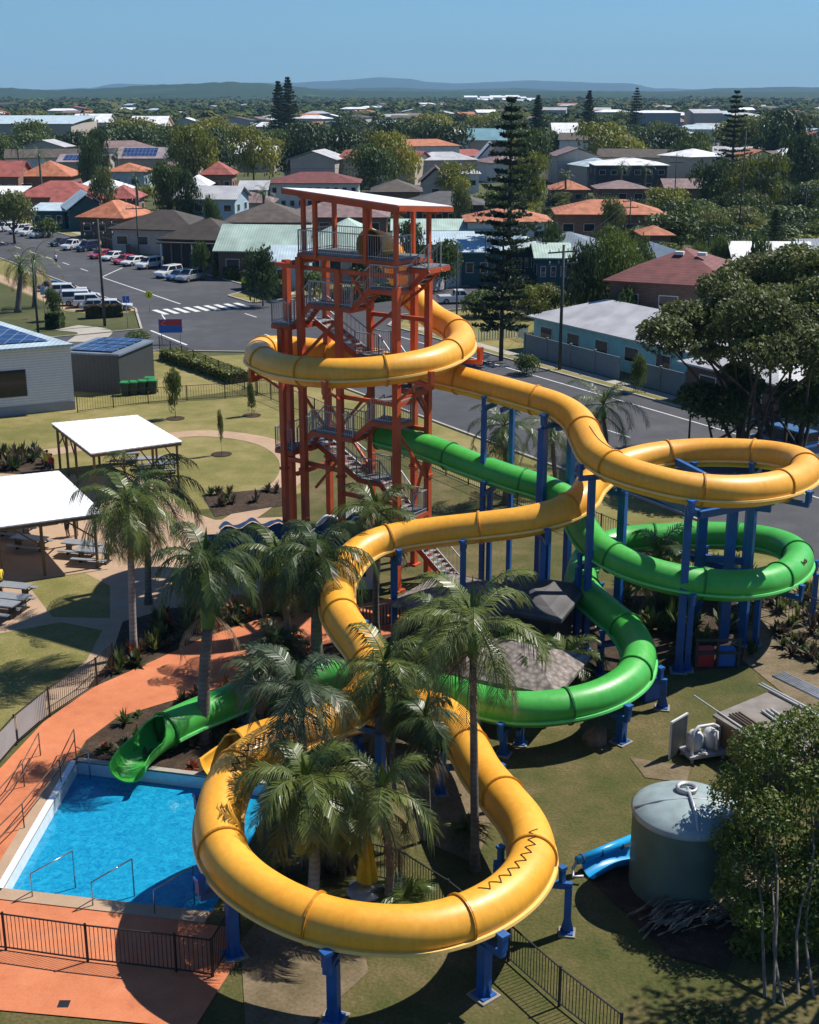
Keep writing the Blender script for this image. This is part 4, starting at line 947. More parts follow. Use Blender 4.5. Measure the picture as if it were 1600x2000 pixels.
M('glass', (.015, .02, .028), rough=.08, var=.2); M('frame_white', (.6, .6, .58), rough=.5, var=.05); M('solar', (.012, .03, .10), col2=(.03, .055, .15), rough=.15, kind='solar')
M('timber', (.22, .13, .07), rough=.85, var=.3, scale=2)
BOX = []; SHORT = []
def short_of(l):
    out = []
    for w_ in l.split():
        if out and len(out) > 2 and w_ in ('behind', 'beside', 'right', 'left', 'at', 'beyond', 'cut', 'partly', 'in', 'above', 'below', 'just', 'directly', 'under', 'facing', 'joined', 'seen', 'from'): break
        out.append(w_)
    return ' '.join(out[:8])
USED = {}
def where(x, y, what):
    """a label that places a thing by the nearest distinctive building"""
    a = prj(Vector((x, y, 3))); best = sorted(SHORT, key=lambda s: (prj(Vector((s[0], s[1], 3)))[0] - a[0]) ** 2 + 9 * (prj(Vector((s[0], s[1], 3)))[1] - a[1]) ** 2)
    for s in best[:14]:
        b = prj(Vector((s[0], s[1], 3))); dx = a[0] - b[0]
        rel = ('right of' if dx > 0 else 'left of') if abs(dx) > 28 else ('beyond' if y > s[1] else 'in front of')
        l = '%s %s the %s' % (what, rel, s[2])
        if l not in USED and len(l.split()) <= 16: USED[l] = 1; return l
    return None
def house(x, y, w, d, h, rise, label, wall='wall_cream', roof='tile_red', kind='hip', rot=0., cat='house', eave=.6, win=3, wins_side=2, group=None, chim=False, name='house', garage=False, two=False, solar=0, detail=True):
    """box house: front along local -y, ridge along local x"""
    rise *= .72 if kind == 'hip' and name == 'house' else .85
    r = thing(name, label, cat, (x, y, 0), rot, group)
    if group is None: SHORT.append((x, y, short_of(label)))
    BOX.append((x, max(w, d) / 2, y, max(w, d) / 2))
    mb = MB(); mb.box((0, 0, h / 2), (w, d, h))
    if kind in ('gable', 'gabley'):
        for s in (-1, 1):
            if kind == 'gable': mb.prism([(0, 0), (0, 0), (0, 0)], 0, 0) if False else None; q = [(s * (w / 2 - .01), -d / 2, h), (s * (w / 2 - .01), d / 2, h), (s * (w / 2 - .01), 0, h + rise * .97)]
            else: q = [(-w / 2, s * (d / 2 - .01), h), (w / 2, s * (d / 2 - .01), h), (0, s * (d / 2 - .01), h + rise * .97)]
            mb.poly(q if s > 0 else q[::-1])
    mb.build('wall', wall, r)
    W2, D2, z0, t = w / 2 + eave, d / 2 + eave, h - .06, .14; zt = z0 + rise * (1 + eave / (d / 2 if kind != 'gabley' else w / 2))
    mb = MB()
    if kind == 'hip':
        rl = max(0, W2 - D2); A_ = [(-W2, -D2, z0), (W2, -D2, z0), (W2, D2, z0), (-W2, D2, z0)]; R1 = (-rl, 0, zt); R2 = (rl, 0, zt)
        if W2 < D2: rl = D2 - W2; R1 = (0, -rl, zt); R2 = (0, rl, zt); F = ((0, 1, 4), (1, 2, 5, 4), (2, 3, 5), (3, 0, 4, 5))
        else: F = ((0, 1, 5, 4), (1, 2, 5), (2, 3, 4, 5), (3, 0, 4))
        for o in (t, 0):
            b = len(mb.v); mb.v += [(p[0], p[1], p[2] + o) for p in A_ + [R1, R2]]
            for f in F: mb.face([b + k for k in (f if o else f[::-1])])
        for k in range(4): mb.face((6 + k, 6 + (k + 1) % 4, (k + 1) % 4, k))
    elif kind in ('gable', 'gabley'):
        sw = kind == 'gabley'
        if sw: W2, D2 = D2, W2
        A_ = [(-W2, -D2, z0), (W2, -D2, z0), (W2, 0, zt), (-W2, 0, zt), (W2, D2, z0), (-W2, D2, z0)]
        if sw: A_ = [(-p[1], p[0], p[2]) for p in A_]
        for o in (t, 0):
            b = len(mb.v); mb.v += [(p[0], p[1], p[2] + o) for p in A_]
            for f in ((0, 1, 2, 3), (3, 2, 4, 5)): mb.face([b + k for k in (f if o else f[::-1])])
        for p, q in ((0, 1), (1, 2), (2, 4), (4, 5), (5, 3), (3, 0)): mb.face((6 + p, 6 + q, q, p))
    else:   # skillion or flat: rises towards the back
        A_ = [(-W2, -D2, z0), (W2, -D2, z0), (W2, D2, z0 + rise), (-W2, D2, z0 + rise)]
        mb.v += [(p[0], p[1], p[2] + .14) for p in A_] + A_; mb.face((0, 1, 2, 3)); mb.face((7, 6, 5, 4))
        for k in range(4): mb.face((4 + k, 4 + (k + 1) % 4, (k + 1) % 4, k))
    ro = mb.build('roof', roof, r)
    if solar:
        mb = MB(); sl = rise / (d / 2); a = .25; y0, y1 = -d / 2 + .6, -.7
        x0, x1 = -w / 2 + 1, -w / 2 + 1 + (w - 2) * solar
        if kind == 'hip': x0 = -W2 + D2 * .8; x1 = -x0
        f = lambda yy: z0 + t + .12 + (zt - z0) * (1 - abs(yy) / D2)
        mb.poly([(x0, y0, f(y0)), (x1, y0, f(y0)), (x1, y1, f(y1)), (x0, y1, f(y1))]); mb.build('solar_panels', 'solar', ro)
    if chim: mb = MB(); mb.box((w * .12, -d * .1, h + rise + .2), (.6, .6, 1.3)); mb.box((w * .12, -d * .1, h + rise + .87), (.75, .75, .1)); mb.build('chimney', 'wall_brick', ro)
    if win:
        def window(cx, cy, cz, ww, wh, ax):
            mb = MB()
            if ax: mb.box((cx, cy, cz), (.08, ww, wh)); q = MB(); q.box((cx, cy, cz), (.12, ww - .16, wh - .16)); q.box((cx, cy, cz), (.13, .05, wh - .16))
            else: mb.box((cx, cy, cz), (ww, .08, wh)); q = MB(); q.box((cx, cy, cz), (ww - .16, .12, wh - .16)); 
            f = mb.build('window', 'frame_white', r)
            if detail: q.build('pane', 'glass', f)
            else: f.data.materials[0] = MATS['glass']
        lv = [(h * .55, min(1.3, h * .45))] if not two else [(h * .24, 1.2), (h * .74, 1.2)]
        for cz, wh in lv:
            for k in range(win): window(-w / 2 + w * (k + .5) / win, -d / 2 - .02, cz, min(1.8, w / win * .55), wh, 0)
            for k in range(wins_side):
                for s in (-1, 1): window(s * (w / 2 + .02), -d / 2 + d * (k + .5) / wins_side, cz, min(1.6, d / wins_side * .5), wh, 1)
    if garage: mb = MB(); mb.box((w * .3, -d / 2 - .03, 1.15), (w * .28, .1, 2.3)); mb.build('garage_door', 'frame_white', r)
    return r
def hpx(pxl, pxr, pyw, Y, d, h, rise, label, **k):
    """house whose front wall base is seen near (pxl..pxr, pyw) at distance Y"""
    x = (pxl + pxr) / 2; w = (pxr - pxl) * (Y * .954 + 5) / FOC; c = P(x, 400, Y); return house(c.x, Y + d / 2, w, d, h, rise, label, **k)
SR = ROADROT     # along the road
def hw(s, n, w, d, h, rise, label, **k):
    p = W(s, n); k.setdefault('rot', SR); return house(p.x, p.y, w, d, h, rise, label, **k)
# -- along the main road, near
hw(-88, 79.5, 24, 9.5, 3.0, 2.2, 'long aqua house with pale grey roof behind the blue grey fence', wall='wall_aqua', roof='sheet_lgrey', kind='hip', chim=True, win=6)
hw(-71.5, 76.0, 9.5, 8, 2.9, 1.9, 'brown brick wing with grey roof beside the aqua house, under the spreading tree', wall='wall_brown', roof='sheet_lgrey', kind='hip', win=2)
p = P(1362, 560, 121); house(p.x, 127, 11.0, 12, 6.4, 3.2, 'dark red roofed two storey brown brick house behind the spreading tree', wall='wall_brown', roof='tile_darkred', kind='hip', rot=-.42, two=True, win=3)
p = P(1300, 500, 158); house(p.x, 158, 10.5, 10.5, 3.6, 2.2, 'brick house with blue grey gable roof and pale garage door', wall='wall_brick', roof='sheet_bluegrey', kind='gabley', rot=.15, garage=True, win=2)
p = P(1240, 500, 166); house(p.x - 2, 166, 9, 9, 3.6, 2.0, 'blue grey roofed wing left of the gabled brick house', wall='wall_brick', roof='sheet_bluegrey', kind='hip', rot=.15)
hpx(1045, 1200, 470, 172, 10, 3.6, 2.4, 'wide blue grey roofed house right of the tall pine', wall='wall_grey', roof='sheet_bluegrey', kind='hip', rot=-.2)
hpx(1095, 1300, 420, 215, 11, 4.5, 2.4, 'long house with bright orange hip roof right of the tall pine', wall='wall_brick', roof='tile_orange', kind='hip', rot=-.05, win=5)
hpx(915, 1075, 430, 205, 10, 4.3, 2.0, 'orange roofed house partly hidden behind the tall pine', wall='wall_white', roof='tile_orange', kind='hip', win=4)
hpx(1262, 1315, 440, 196, 6, 3.2, 1.2, 'small orange roof in front of the long orange roof', wall='wall_brick', roof='tile_orange', kind='hip', win=1)
hpx(1078, 1148, 370, 290, 9, 3.2, 2.2, 'small bright orange roofed house beyond the blue grey roof', wall='wall_brick', roof='tile_orange', kind='hip', win=2)
hpx(1455, 1600, 470, 160, 9, 3.3, 2.4, 'white roofed grey house with a row of white awnings at the right edge', wall='wall_grey', roof='sheet_white', kind='gable', rot=-.06, win=6)
hpx(1590, 1680, 470, 163, 9, 3.3, 2.4, 'grey roofed house cut off by the right edge', wall='wall_grey', roof='sheet_bluegrey', kind='gable')
hpx(1162, 1300, 340, 330, 14, 6.2, 1.8, 'two storey flats with pale flat looking roof', wall='wall_dark', roof='sheet_white', kind='hip', two=True, win=6)
hpx(1168, 1262, 372, 290, 9, 3.4, 1.8, 'brick house with mauve brown roof below the two storey flats', wall='wall_brick', roof='tile_mauve', kind='hip')
hpx(1300, 1385, 375, 285, 9, 3.8, 1.8, 'mauve gable roofed house left of the big yellow green tree', wall='wall_brick', roof='tile_mauve', kind='gable')
# behind the tower
hpx(1000, 1050, 540, 172, 8, 4, 1.5, 'teal shop with pale roof and white window grilles behind the sparse pine', wall='wall_teal', roof='sheet_paleblue', kind='hip', win=4)
hpx(905, 990, 548, 166, 8, 4.2, 1.5, 'dark teal building with pale flat roof right of the white wall', wall='wall_teal', roof='sheet_paleblue', kind='flat', win=3)
hpx(1055, 1115, 530, 165, 8, 3.6, 1.4, 'teal house with pale green roof left of the bright green tree', wall='wall_teal', roof='sheet_green', kind='gable', win=3)
hpx(775, 925, 500, 178, 9, 3.8, .9, 'long low white building with pale flat roof behind the tower top', wall='wall_white', roof='sheet_paleblue', kind='flat', win=7)
hpx(590, 760, 540, 170, 13, 4.0, 4.2, 'hall with pale grey green roof seen through the tower top', wall='wall_grey', roof='sheet_green', kind='hip', win=4)
hpx(528, 600, 520, 163, 9, 3.4, 1.5, 'pale blue cottage with grey roof left of the tower', wall='wall_paleblue', roof='sheet_paleblue', kind='gable', win=2)
hpx(795, 945, 420, 235, 11, 4.4, 2.4, 'long dark grey roofed house behind the tower roof', wall='wall_dark', roof='tile_dgrey', kind='hip', win=6)
hpx(728, 820, 400, 255, 11, 5.2, 2.4, 'dark brown roofed square house behind the tower roof', wall='wall_brick', roof='tile_brown', kind='hip', win=3)
hpx(560, 755, 420, 225, 12, 3.2, 2.6, 'long mauve brown roofed house directly behind the tower roof', wall='wall_brick', roof='tile_mauve', kind='hip', win=4)
hpx(770, 990, 440, 205, 7, 3.0, 1.4, 'long pale green roof left of the orange roof behind the tower', wall='wall_grey', roof='sheet_green', kind='gable', win=3)
hpx(528, 700, 365, 280, 12, 5.2, 2.4, 'long two storey brick and white flats with brown roof', wall='wall_white', roof='tile_darkred', kind='hip', two=True, win=10)
hpx(822, 880, 370, 300, 9, 4., 3.4, 'grey gabled house left of the low yellow green tree', wall='wall_beige', roof='tile_mauve', kind='gabley', win=1)
hpx(862, 935, 360, 325, 9, 4.5, 2.6, 'grey roof with solar panels above the low yellow green tree', wall='wall_white', roof='sheet_lgrey', kind='hip', solar=.8)
hpx(930, 985, 345, 380, 9, 5, 5.0, 'tall white gabled church hall left of the tall pine', wall='wall_white', roof='sheet_white', kind='gabley', win=1, name='church_hall', cat='hall')
hpx(915, 985, 320, 420, 10, 9, 3.5, 'building with bright blue green roof behind the white church hall', wall='wall_cream', roof='sheet_teal', kind='gable')
# -- left of the tower
hpx(430, 600, 505, 172, 10, 3.6, 3.0, 'brick house with pale green roof and striped awning', wall='wall_brown', roof='sheet_green', kind='gable', rot=-.12, win=3)
hpx(325, 470, 500, 184, 10, 3.8, 3.2, 'long dark brown roofed house with dark veranda posts facing the road', wall='wall_dark', roof='tile_darkbrown', kind='hip', rot=-.25, win=0)
hpx(225, 400, 478, 200, 11, 3.6, 3.0, 'wide dark brown roof joined to the veranda house at its left', wall='wall_beige', roof='tile_darkbrown', kind='hip', rot=-.25, win=4)
hpx(440, 600, 470, 205, 12, 4.2, 3.2, 'brown roof behind the pale green roof', wall='wall_brick', roof='tile_brown', kind='hip')
hpx(352, 468, 425, 232, 9, 5.6, 2.0, 'pale blue two storey timber house with grey roof', wall='wall_paleblue', roof='sheet_lgrey', kind='gable', rot=-.15, win=4, two=True)
hpx(165, 260, 450, 222, 10, 3.4, 3.0, 'orange red tiled hip roof house beside the road cars', wall='wall_brown', roof='tile_orange', kind='hip', rot=-.3)
hpx(118, 190, 450, 235, 9, 3.6, 2.8, 'teal cottage with pale blue gable roof', wall='wall_teal', roof='sheet_paleblue', kind='gabley', rot=.35, win=1)
hpx(60, 125, 450, 238, 8, 3.2, .8, 'long low teal building left of the teal cottage', wall='wall_teal', roof='sheet_paleblue', kind='flat', win=3)
hpx(30, 185, 420, 258, 11, 4.0, 3.4, 'large pinkish red roofed house at the left', wall='wall_brick', roof='tile_red', kind='hip', win=5)
hpx(200, 265, 420, 255, 9, 4.0, 2.6, 'smaller pinkish red hip roof right of the large red roofed house', wall='wall_brick', roof='tile_red', kind='hip', win=2)
hpx(100, 170, 430, 246, 7, 3.2, 2., 'low red roof behind the teal cottage', wall='wall_brick', roof='tile_red', kind='gable', win=2)
hpx(42, 140, 370, 310, 12, 4.8, 4.0, 'orange hip roofed house with a palm in front', wall='wall_brick', roof='tile_orange', kind='hip', win=3)
hpx(-40, 40, 370, 305, 12, 5, 3.4, 'dark red roofed house cut off by the left edge', wall='wall_brick', roof='tile_red', kind='gable')
hpx(-30, 35, 400, 280, 9, 3, 1.2, 'white flat roofed house cut off by the left edge', wall='wall_white', roof='sheet_white', kind='flat')
hpx(212, 285, 360, 325, 10, 5, 2.2, 'orange hip roof in front of the solar panel roof', wall='wall_paleblue', roof='tile_orange', kind='hip', win=2)
hpx(235, 325, 350, 360, 11, 6.4, 2.8, 'beige house with blue solar panel roof', wall='wall_beige', roof='sheet_mauve', kind='gable', solar=.9)
hpx(120, 215, 350, 350, 10, 6, 1.8, 'beige house with dark solar roof right of the orange hip roof', wall='wall_beige', roof='sheet_mauve', kind='gable', solar=.8)
hpx(330, 390, 360, 340, 9, 5.5, 2.0, 'small brown gable roof below the yellow flowering tree', wall='wall_beige', roof='tile_mauve', kind='gable')
hpx(138, 245, 385, 285, 10, 3.4, 3.0, 'house with plain white pyramid roof', wall='wall_white', roof='sheet_white', kind='hip')
hpx(360, 405, 370, 290, 9, 4., 2.4, 'small white roofed house above the pale blue house', wall='wall_white', roof='sheet_white', kind='hip')
hpx(395, 455, 355, 320, 9, 4.6, 3.4, 'brown red hip roof right of the white roof beyond the pale blue house', wall='wall_brick', roof='tile_red', kind='hip')
hpx(470, 520, 385, 275, 9, 4.2, 1.6, 'grey gable roof left of the long brown roofed flats', wall='wall_grey', roof='sheet_lgrey', kind='gable')
hpx(440, 530, 405, 250, 9, 3.6, 2., 'brown roofed house beside the small palm', wall='wall_beige', roof='tile_mauve', kind='hip')
hpx(-120, 152, 330, 480, 40, 12.5, 2.5, 'long windowless beige warehouse with pale blue roof at the left', wall='wall_beige', roof='sheet_paleblue', kind='flat', win=0, name='warehouse', cat='warehouse')
hpx(152, 220, 300, 620, 20, 10, 4, 'white roofed hall right of the warehouse', wall='wall_white', roof='sheet_white', kind='gable', win=0, name='warehouse', cat='hall')
hpx(262, 330, 300, 560, 20, 10, 4, 'cream hall with round grey roof beyond the yellow tree', wall='wall_cream', roof='sheet_white', kind='gable', win=2, name='warehouse', cat='hall')
hpx(1240, 1320, 260, 700, 25, 13, 1., 'long white flat roof on the right beyond the trees', wall='wall_grey', roof='sheet_white', kind='flat', win=0, name='warehouse', cat='warehouse')
hpx(1345, 1400, 260, 690, 25, 13, 2., 'pale beige roof right of the long white flat roof', wall='wall_beige', roof='sheet_lgrey', kind='gable', win=0, name='warehouse', cat='warehouse')
hpx(1078, 1125, 300, 480, 15, 9, 4., 'white gable roof left of the wide yellow green tree', wall='wall_white', roof='sheet_white', kind='gable', win=0)
# awnings, veranda posts of two of those houses
r = [o for o in C.objects if o.get('label', '').startswith('white roofed grey house')][0]
for k in range(9): mb = MB(); x = -4.2 + k * 1.02; mb.poly([(x, -4.6, 2.7), (x + .8, -4.6, 2.7), (x + .8, -5.5, 2.1), (x, -5.5, 2.1)]); mb.poly([(x, -5.5, 2.1), (x + .8, -5.5, 2.1), (x + .8, -5.5, 1.9), (x, -5.5, 1.9)]); mb.build('awning', 'sheet_white', r)
r = [o for o in C.objects if o.get('label', '').startswith('long dark brown roofed house')][0]
for k in range(7): mb = MB(); mb.box((-4.5 + k * 1.5, -6.6, 1.7), (.16, .16, 3.4)); mb.build('veranda_post', 'frame_white' if k % 3 == 0 else 'timber', r)
mb = MB(); mb.box((0, -6.6, 3.42), (10.4, .2, .1)); mb.box((0, -6, 3.5), (10.4, 1.2, .06)); mb.build('veranda_roof', 'tile_darkbrown', r)
r = [o for o in C.objects if o.get('label', '').startswith('brick house with pale green roof')][0]
mb = MB(); mb.poly([(1, -5.1, 2.9), (3, -5.1, 2.9), (3, -6, 2.3), (1, -6, 2.3)]); mb.build('awning', 'sheet_white', r)
# dark roof skylights
r = [o for o in C.objects if o.get('label', '').startswith('dark red roofed two storey')][0]
for x in (-.2, 1.9): mb = MB(); mb.box((x, -1.6, 8.7), (.8, .7, .3)); mb.build('skylight', 'frame_white', r)
# -- simple far houses, too small to show more than wall and roof
rnd = random.Random(5); cols = ['sheet_white', 'sheet_lgrey', 'tile_red', 'tile_mauve', 'sheet_white', 'tile_orange', 'sheet_lgrey', 'sheet_paleblue', 'tile_brown', 'sheet_white']
rc = {'sheet_white': 'white', 'sheet_lgrey': 'grey', 'tile_red': 'red', 'tile_mauve': 'mauve', 'tile_orange': 'orange', 'sheet_paleblue': 'pale blue', 'tile_brown': 'brown'}
FARH = []
for k in range(190):
    Y = 345 + 1500 * rnd.random() ** 1.5; px = rnd.uniform(-10, 1610); c = P(px, 300, Y)
    if not clear_of(c.x, Y, BOX, 4): continue
    col = cols[k % len(cols)]; w = rnd.uniform(9, 22) * (1 if Y < 900 else 1.3); hh = rnd.uniform(4.5, 8.5)
    lab = (where(c.x, Y, 'distant %s roofed house' % rc[col]) if Y < 1100 else None) or 'distant %s roofed house among the trees towards the hills' % rc[col]
    house(c.x, Y, w, rnd.uniform(8, 13), hh, 2.2, lab, wall=rnd.choice(['wall_white', 'wall_cream', 'wall_beige']), roof=col, kind=rnd.choice(['hip', 'gable', 'gabley']), rot=rnd.uniform(-.5, .5), win=0, group='distant %s roofed houses' % rc[col])
    FARH.append((c.x, Y))
for k in range(26):
    px = 905 + 140 * rnd.random(); Y = 2900 + rnd.uniform(-500, 300); c = P(px, 180, Y)
    house(c.x, Y, rnd.uniform(12, 30), 25, rnd.uniform(6, 15), 3, 'tiny white building in the far bright cluster below the mountains', wall='wall_white', roof='sheet_white', kind='flat', win=0, group='far white town buildings below the mountains', name='distant_building', cat='building')
# trees between
GROUPT = 0
for k in range(215):
    Y = 235 + 480 * rnd.random() ** 1.1; px = rnd.uniform(-60, 1660); c = P(px, 300, Y)
    if not clear_of(c.x, Y, BOX, 1.5): continue
    blocked = False      # keep open views to houses just behind
    for a, b, y_, d in BOX:
        if Y < y_ and y_ - Y < 60 and y_ < 430 and abs(c.x - a * Y / y_) < b + 3: blocked = True
    h = rnd.uniform(4, 8) if Y < 400 else rnd.uniform(8, 14)
    if blocked: h = rnd.uniform(1.8, 3.2)
    if abs(W(0, 60).dot(Vector((.853, .521, 0))) - (c.x * .853 + Y * .521)) < 13: continue
    kd = rnd.choice(['dark', 'dark', 'round', 'olive', 'round', 'yellow' if rnd.random() < .4 else 'dark'])
    sz = 'tall ' if h > 9.5 else 'low ' if h < 3.3 else ''; cn = {'dark': 'dark green', 'round': 'mid green', 'olive': 'olive', 'yellow': 'yellowish'}[kd]
    tree_at(kd, c.x, Y, h, h * rnd.uniform(1.0, 1.6) + (1.5 if h < 3.3 else 0), where(c.x, Y, sz + cn + ' tree') or 'one of the many %s trees scattered between the houses of the town' % {'dark': 'dark green', 'round': 'mid green', 'olive': 'olive green', 'yellow': 'yellowish'}[kd], 'scattered %s town trees' % {'dark': 'dark green', 'round': 'mid green', 'olive': 'olive', 'yellow': 'yellowish'}[kd])
# garden shrubs between the nearer houses
rnd = random.Random(123)
for k in range(150):
    Y = 140 + 130 * rnd.random(); px = rnd.choice((rnd.uniform(1020, 1620), rnd.uniform(60, 1000), rnd.uniform(1020, 1620))); c = P(px, 300, Y)
    if not clear_of(c.x, Y, BOX, -1.2): continue
    n_ = c.x * .853 + Y * .521; s_ = c.x * .521 - Y * .853
    if n_ < 72 or (-139 < s_ < -122): continue
    h = rnd.uniform(1.5, 3.6); kd = rnd.choice(['bush', 'dbush', 'bush', 'olive', 'yellow'])
    cn = {'bush': 'green', 'dbush': 'dark green', 'olive': 'olive', 'yellow': 'yellow green'}[kd]
    tree_at(kd, c.x, Y, h, h * rnd.uniform(1.0, 2.0), where(c.x, Y, ('big ' if h > 2.8 else 'small ' if h < 2 else '') + cn + ' garden shrub') or cn + ' garden shrub among the nearer houses of the town', cn + ' garden shrubs between the houses', cat='shrub')
for k in range(58):
    Y = rnd.uniform(172, 300); px = rnd.uniform(1290, 1640) if k < 38 else rnd.uniform(1040, 1320); c = P(px, 300, Y)
    if not clear_of(c.x, Y, BOX, 0): continue
    h = rnd.uniform(3.0, 6.0) if k < 38 else rnd.uniform(2., 3.4); kd = rnd.choice(['dark', 'round', 'olive', 'dark', 'yellow' if k % 3 == 0 else 'round'])
    cn = {'dark': 'dark green', 'round': 'mid green', 'olive': 'olive', 'yellow': 'yellow green'}[kd]
    tree_at(kd, c.x, Y, h, h * rnd.uniform(1.2, 2.), where(c.x, Y, ('tall ' if h > 4.6 else 'small ' if h < 3 else 'middling ') + cn + ' tree') or 'one of the %s trees filling the gardens on the right' % cn, cn + ' trees in the right hand gardens')
# far wood
for k_, c1_, c2_ in (('dark', (.016, .036, .012), (.055, .080, .022)), ('mid', (.030, .055, .015), (.085, .11, .03)), ('olive', (.05, .06, .02), (.13, .13, .04))): M('wood_' + k_, c1_, rough=.9, col2=c2_, scale=.02, spec=.1)
for key, col, seed in (('dark', 'dark', 1), ('mid', 'mid', 2), ('olive', 'olive', 3)):
    mb = MB(); rn = random.Random(seed)
    for _ in range(2000):
        Y = 700 + 3000 * rn.random() ** 1.4; hw_ = .32 * Y + 60; x = rn.uniform(-hw_, hw_)
        if any(abs(x - a) < 14 and -8 < b - Y < 100 for a, b in FARH): continue
        if 905 < prj(Vector((x, Y, 5)))[0] < 1050 and Y > 2300: continue
        r = rn.uniform(5, 9) * (1 if Y < 1600 else 1.7); h = rn.uniform(7, 13) * (.8 + .5 * mnoise.noise(Vector((x * .01, Y * .004, 0)))); nq = 60 if Y < 1300 else 26
        for _ in range(nq):
            a = rn.uniform(0, 6.28); e = rn.random(); q = sqrt(1 - e * e) * r * rn.uniform(.75, 1.05); p = Vector((x + cos(a) * q, Y + sin(a) * q, h * .45 + e * h * .55)); s = r * (.30 if nq == 60 else .5) * rn.uniform(.7, 1.3)
            nn = Vector((cos(a) * .8, sin(a) * .8, .4 + 1.4 * e)) + Vector((rn.uniform(-.35, .35), rn.uniform(-.35, .35), rn.uniform(-.3, .3))); nn.normalize(); t = nn.cross(Vector((rn.uniform(-1, 1), rn.uniform(-1, 1), rn.uniform(-1, 1)))).normalized(); b = nn.cross(t); k0 = len(mb.v)
            mb.v += [tuple(p - t * s), tuple(p - b * s * .6), tuple(p + t * s), tuple(p + b * s * .6)]; mb.face((k0, k0 + 1, k0 + 2, k0 + 3))
    tag(mb.build('distant_woodland', 'wood_' + col), '%s tree canopy filling the plain out to the hills' % {'dark': 'dark green', 'mid': 'mid green', 'olive': 'olive'}[key], 'woodland', kind='stuff')
hillmat('wood_floor', (.012, .02, .009), (.028, .036, .015), (.09, .09, .04), .006)
sheet('far_ground', [(-6000, 560), (6000, 560), (9000, 5200), (-9000, 5200)], .03, 'wood_floor')
# ------------------------------------------------------------------ cars
for k, c in dict(white=(.70, .70, .70), silver=(.38, .40, .42), black=(.015, .016, .02), navy=(.02, .03, .07), red=(.38, .02, .02), blue=(.06, .14, .26), maroon=(.25, .02, .08)).items():
    M('car_' + k, c, rough=.25, var=.03, coat=.6, metal=.3 if k in ('silver', 'blue') else 0)
M('tyre', (.02, .02, .02), rough=.85); M('rim', (.35, .35, .36), rough=.35, metal=.6); M('lamp_red', (.4, .02, .01), rough=.3); M('lamp_clear', (.7, .7, .68), rough=.2)
def car_proto(kind):
    r = bpy.data.objects.new('parked_car', None); C.objects.link(r)
    L_, H_ = {'sedan': (2.1, 1.3), 'suv': (2.15, 1.62), 'ute': (2.35, 1.6), 'van': (2.2, 1.8)}[kind]
    belt = H_ * .6
    low = [(-L_, .32), (-L_ - .02, belt * .8), (-L_ * .96, belt), (L_ * .45, belt), (L_ * .93, belt * .84), (L_, belt * .66), (L_, .32)]
    top = {'sedan': [(-1.75, belt), (-1.15, H_), (.25, H_), (1.0, belt)], 'suv': [(-2.08, belt), (-1.92, H_), (.45, H_), (1.15, belt)], 'ute': [(-.45, belt), (-.38, H_), (.75, H_), (1.35, belt)], 'van': [(-2.15, belt), (-2.1, H_), (.9, H_), (1.5, belt)]}[kind]
    mb = MB()
    def ext(poly, ya, yb=None, sh=0):
        n = len(mb.v); k = len(poly)
        for s in (-1, 1):
            for i, (x, z) in enumerate(poly):
                y = ya if (yb is None or z < belt + .01) else yb
                mb.v.append((x, s * y, z))
        mb.face([n + i for i in range(k)]); mb.face([n + k + i for i in range(k)][::-1])
        for i in range(k): mb.face((n + i, n + k + i, n + k + (i + 1) % k, n + (i + 1) % k))
    ext(low, .86); ext(top, .80, .66)
    if kind == 'ute':
        mb.box((-1.45, .0, belt + .02), (1.7, 1.3, .04))
    o = mb.build('body', 'car_white', r)
    bv = o.modifiers.new('bevel', 'BEVEL'); bv.width = .07; bv.segments = 2; bv.limit_method = 'ANGLE'
    g = MB(); (x0, z0), (x1, z1), (x2, z2), (x3, z3) = top
    f = lambda a, b, t: a + (b - a) * t
    for s in (-1, 1):
        def sp(x, z): yy = f(.80, .66, (z - belt) / (H_ - belt)) + .012; return (x, s * yy, z)
        za, zb = belt + .05, H_ - .12
        xa0 = f(x0, x1, (za - z0) / (z1 - z0)); xa1 = f(x0, x1, (zb - z0) / (z1 - z0)); xb0 = f(x3, x2, (za - z3) / (z2 - z3)); xb1 = f(x3, x2, (zb - z3) / (z2 - z3))
        m_ = (x1 + x2) / 2
        for (p, q, u, w) in ((xa0 + .15, xa1 + .12, m_ - .06, m_ - .06), (m_ + .05, m_ + .05, xb0 - .2, xb1 - .12)):
            q4 = [sp(p, za), sp(u, za), sp(w, zb), sp(q, zb)]; g.poly(q4 if s < 0 else q4[::-1])
    g.build('side_window', 'glass', r)
    for nm, xs in (('windscreen', (x3, x2)), ('rear_window', (x0, x1))):
        g = MB(); sg = 1 if nm == 'windscreen' else -1
        q4 = [(f(xs[0], xs[1], t) + .015 * sg, yy * f(.74, .60, t), f(belt, H_, t) + .012) for t, yy in ((.12, -1), (.12, 1), (.88, 1), (.88, -1))]
        g.poly(q4 if sg > 0 else q4[::-1]); g.build(nm, 'glass', r)
    for sx in (-1, 1):
        for sy in (-1, 1):
            w = MB(); w.tube([(sx * L_ * .62, sy * .70, .33), (sx * L_ * .62, sy * .89, .33)], .33, 14); wo = w.build('wheel', 'tyre', r)
            q = MB(); q.tube([(sx * L_ * .62, sy * .86, .33), (sx * L_ * .62, sy * .905, .33)], .20, 10); q.build('rim', 'rim', wo)
    for s in (-1, 1):
        q = MB(); q.box((L_ * .985, s * .62, belt * .72), (.1, .34, .14)); q.build('headlight', 'lamp_clear', r)
        q = MB(); q.box((-L_ * 1.0, s * .70, belt * .8), (.08, .2, .22)); q.build('tail_light', 'lamp_red', r)
    return r
CP = {k: car_proto(k) for k in ('sedan', 'suv', 'ute', 'van')}
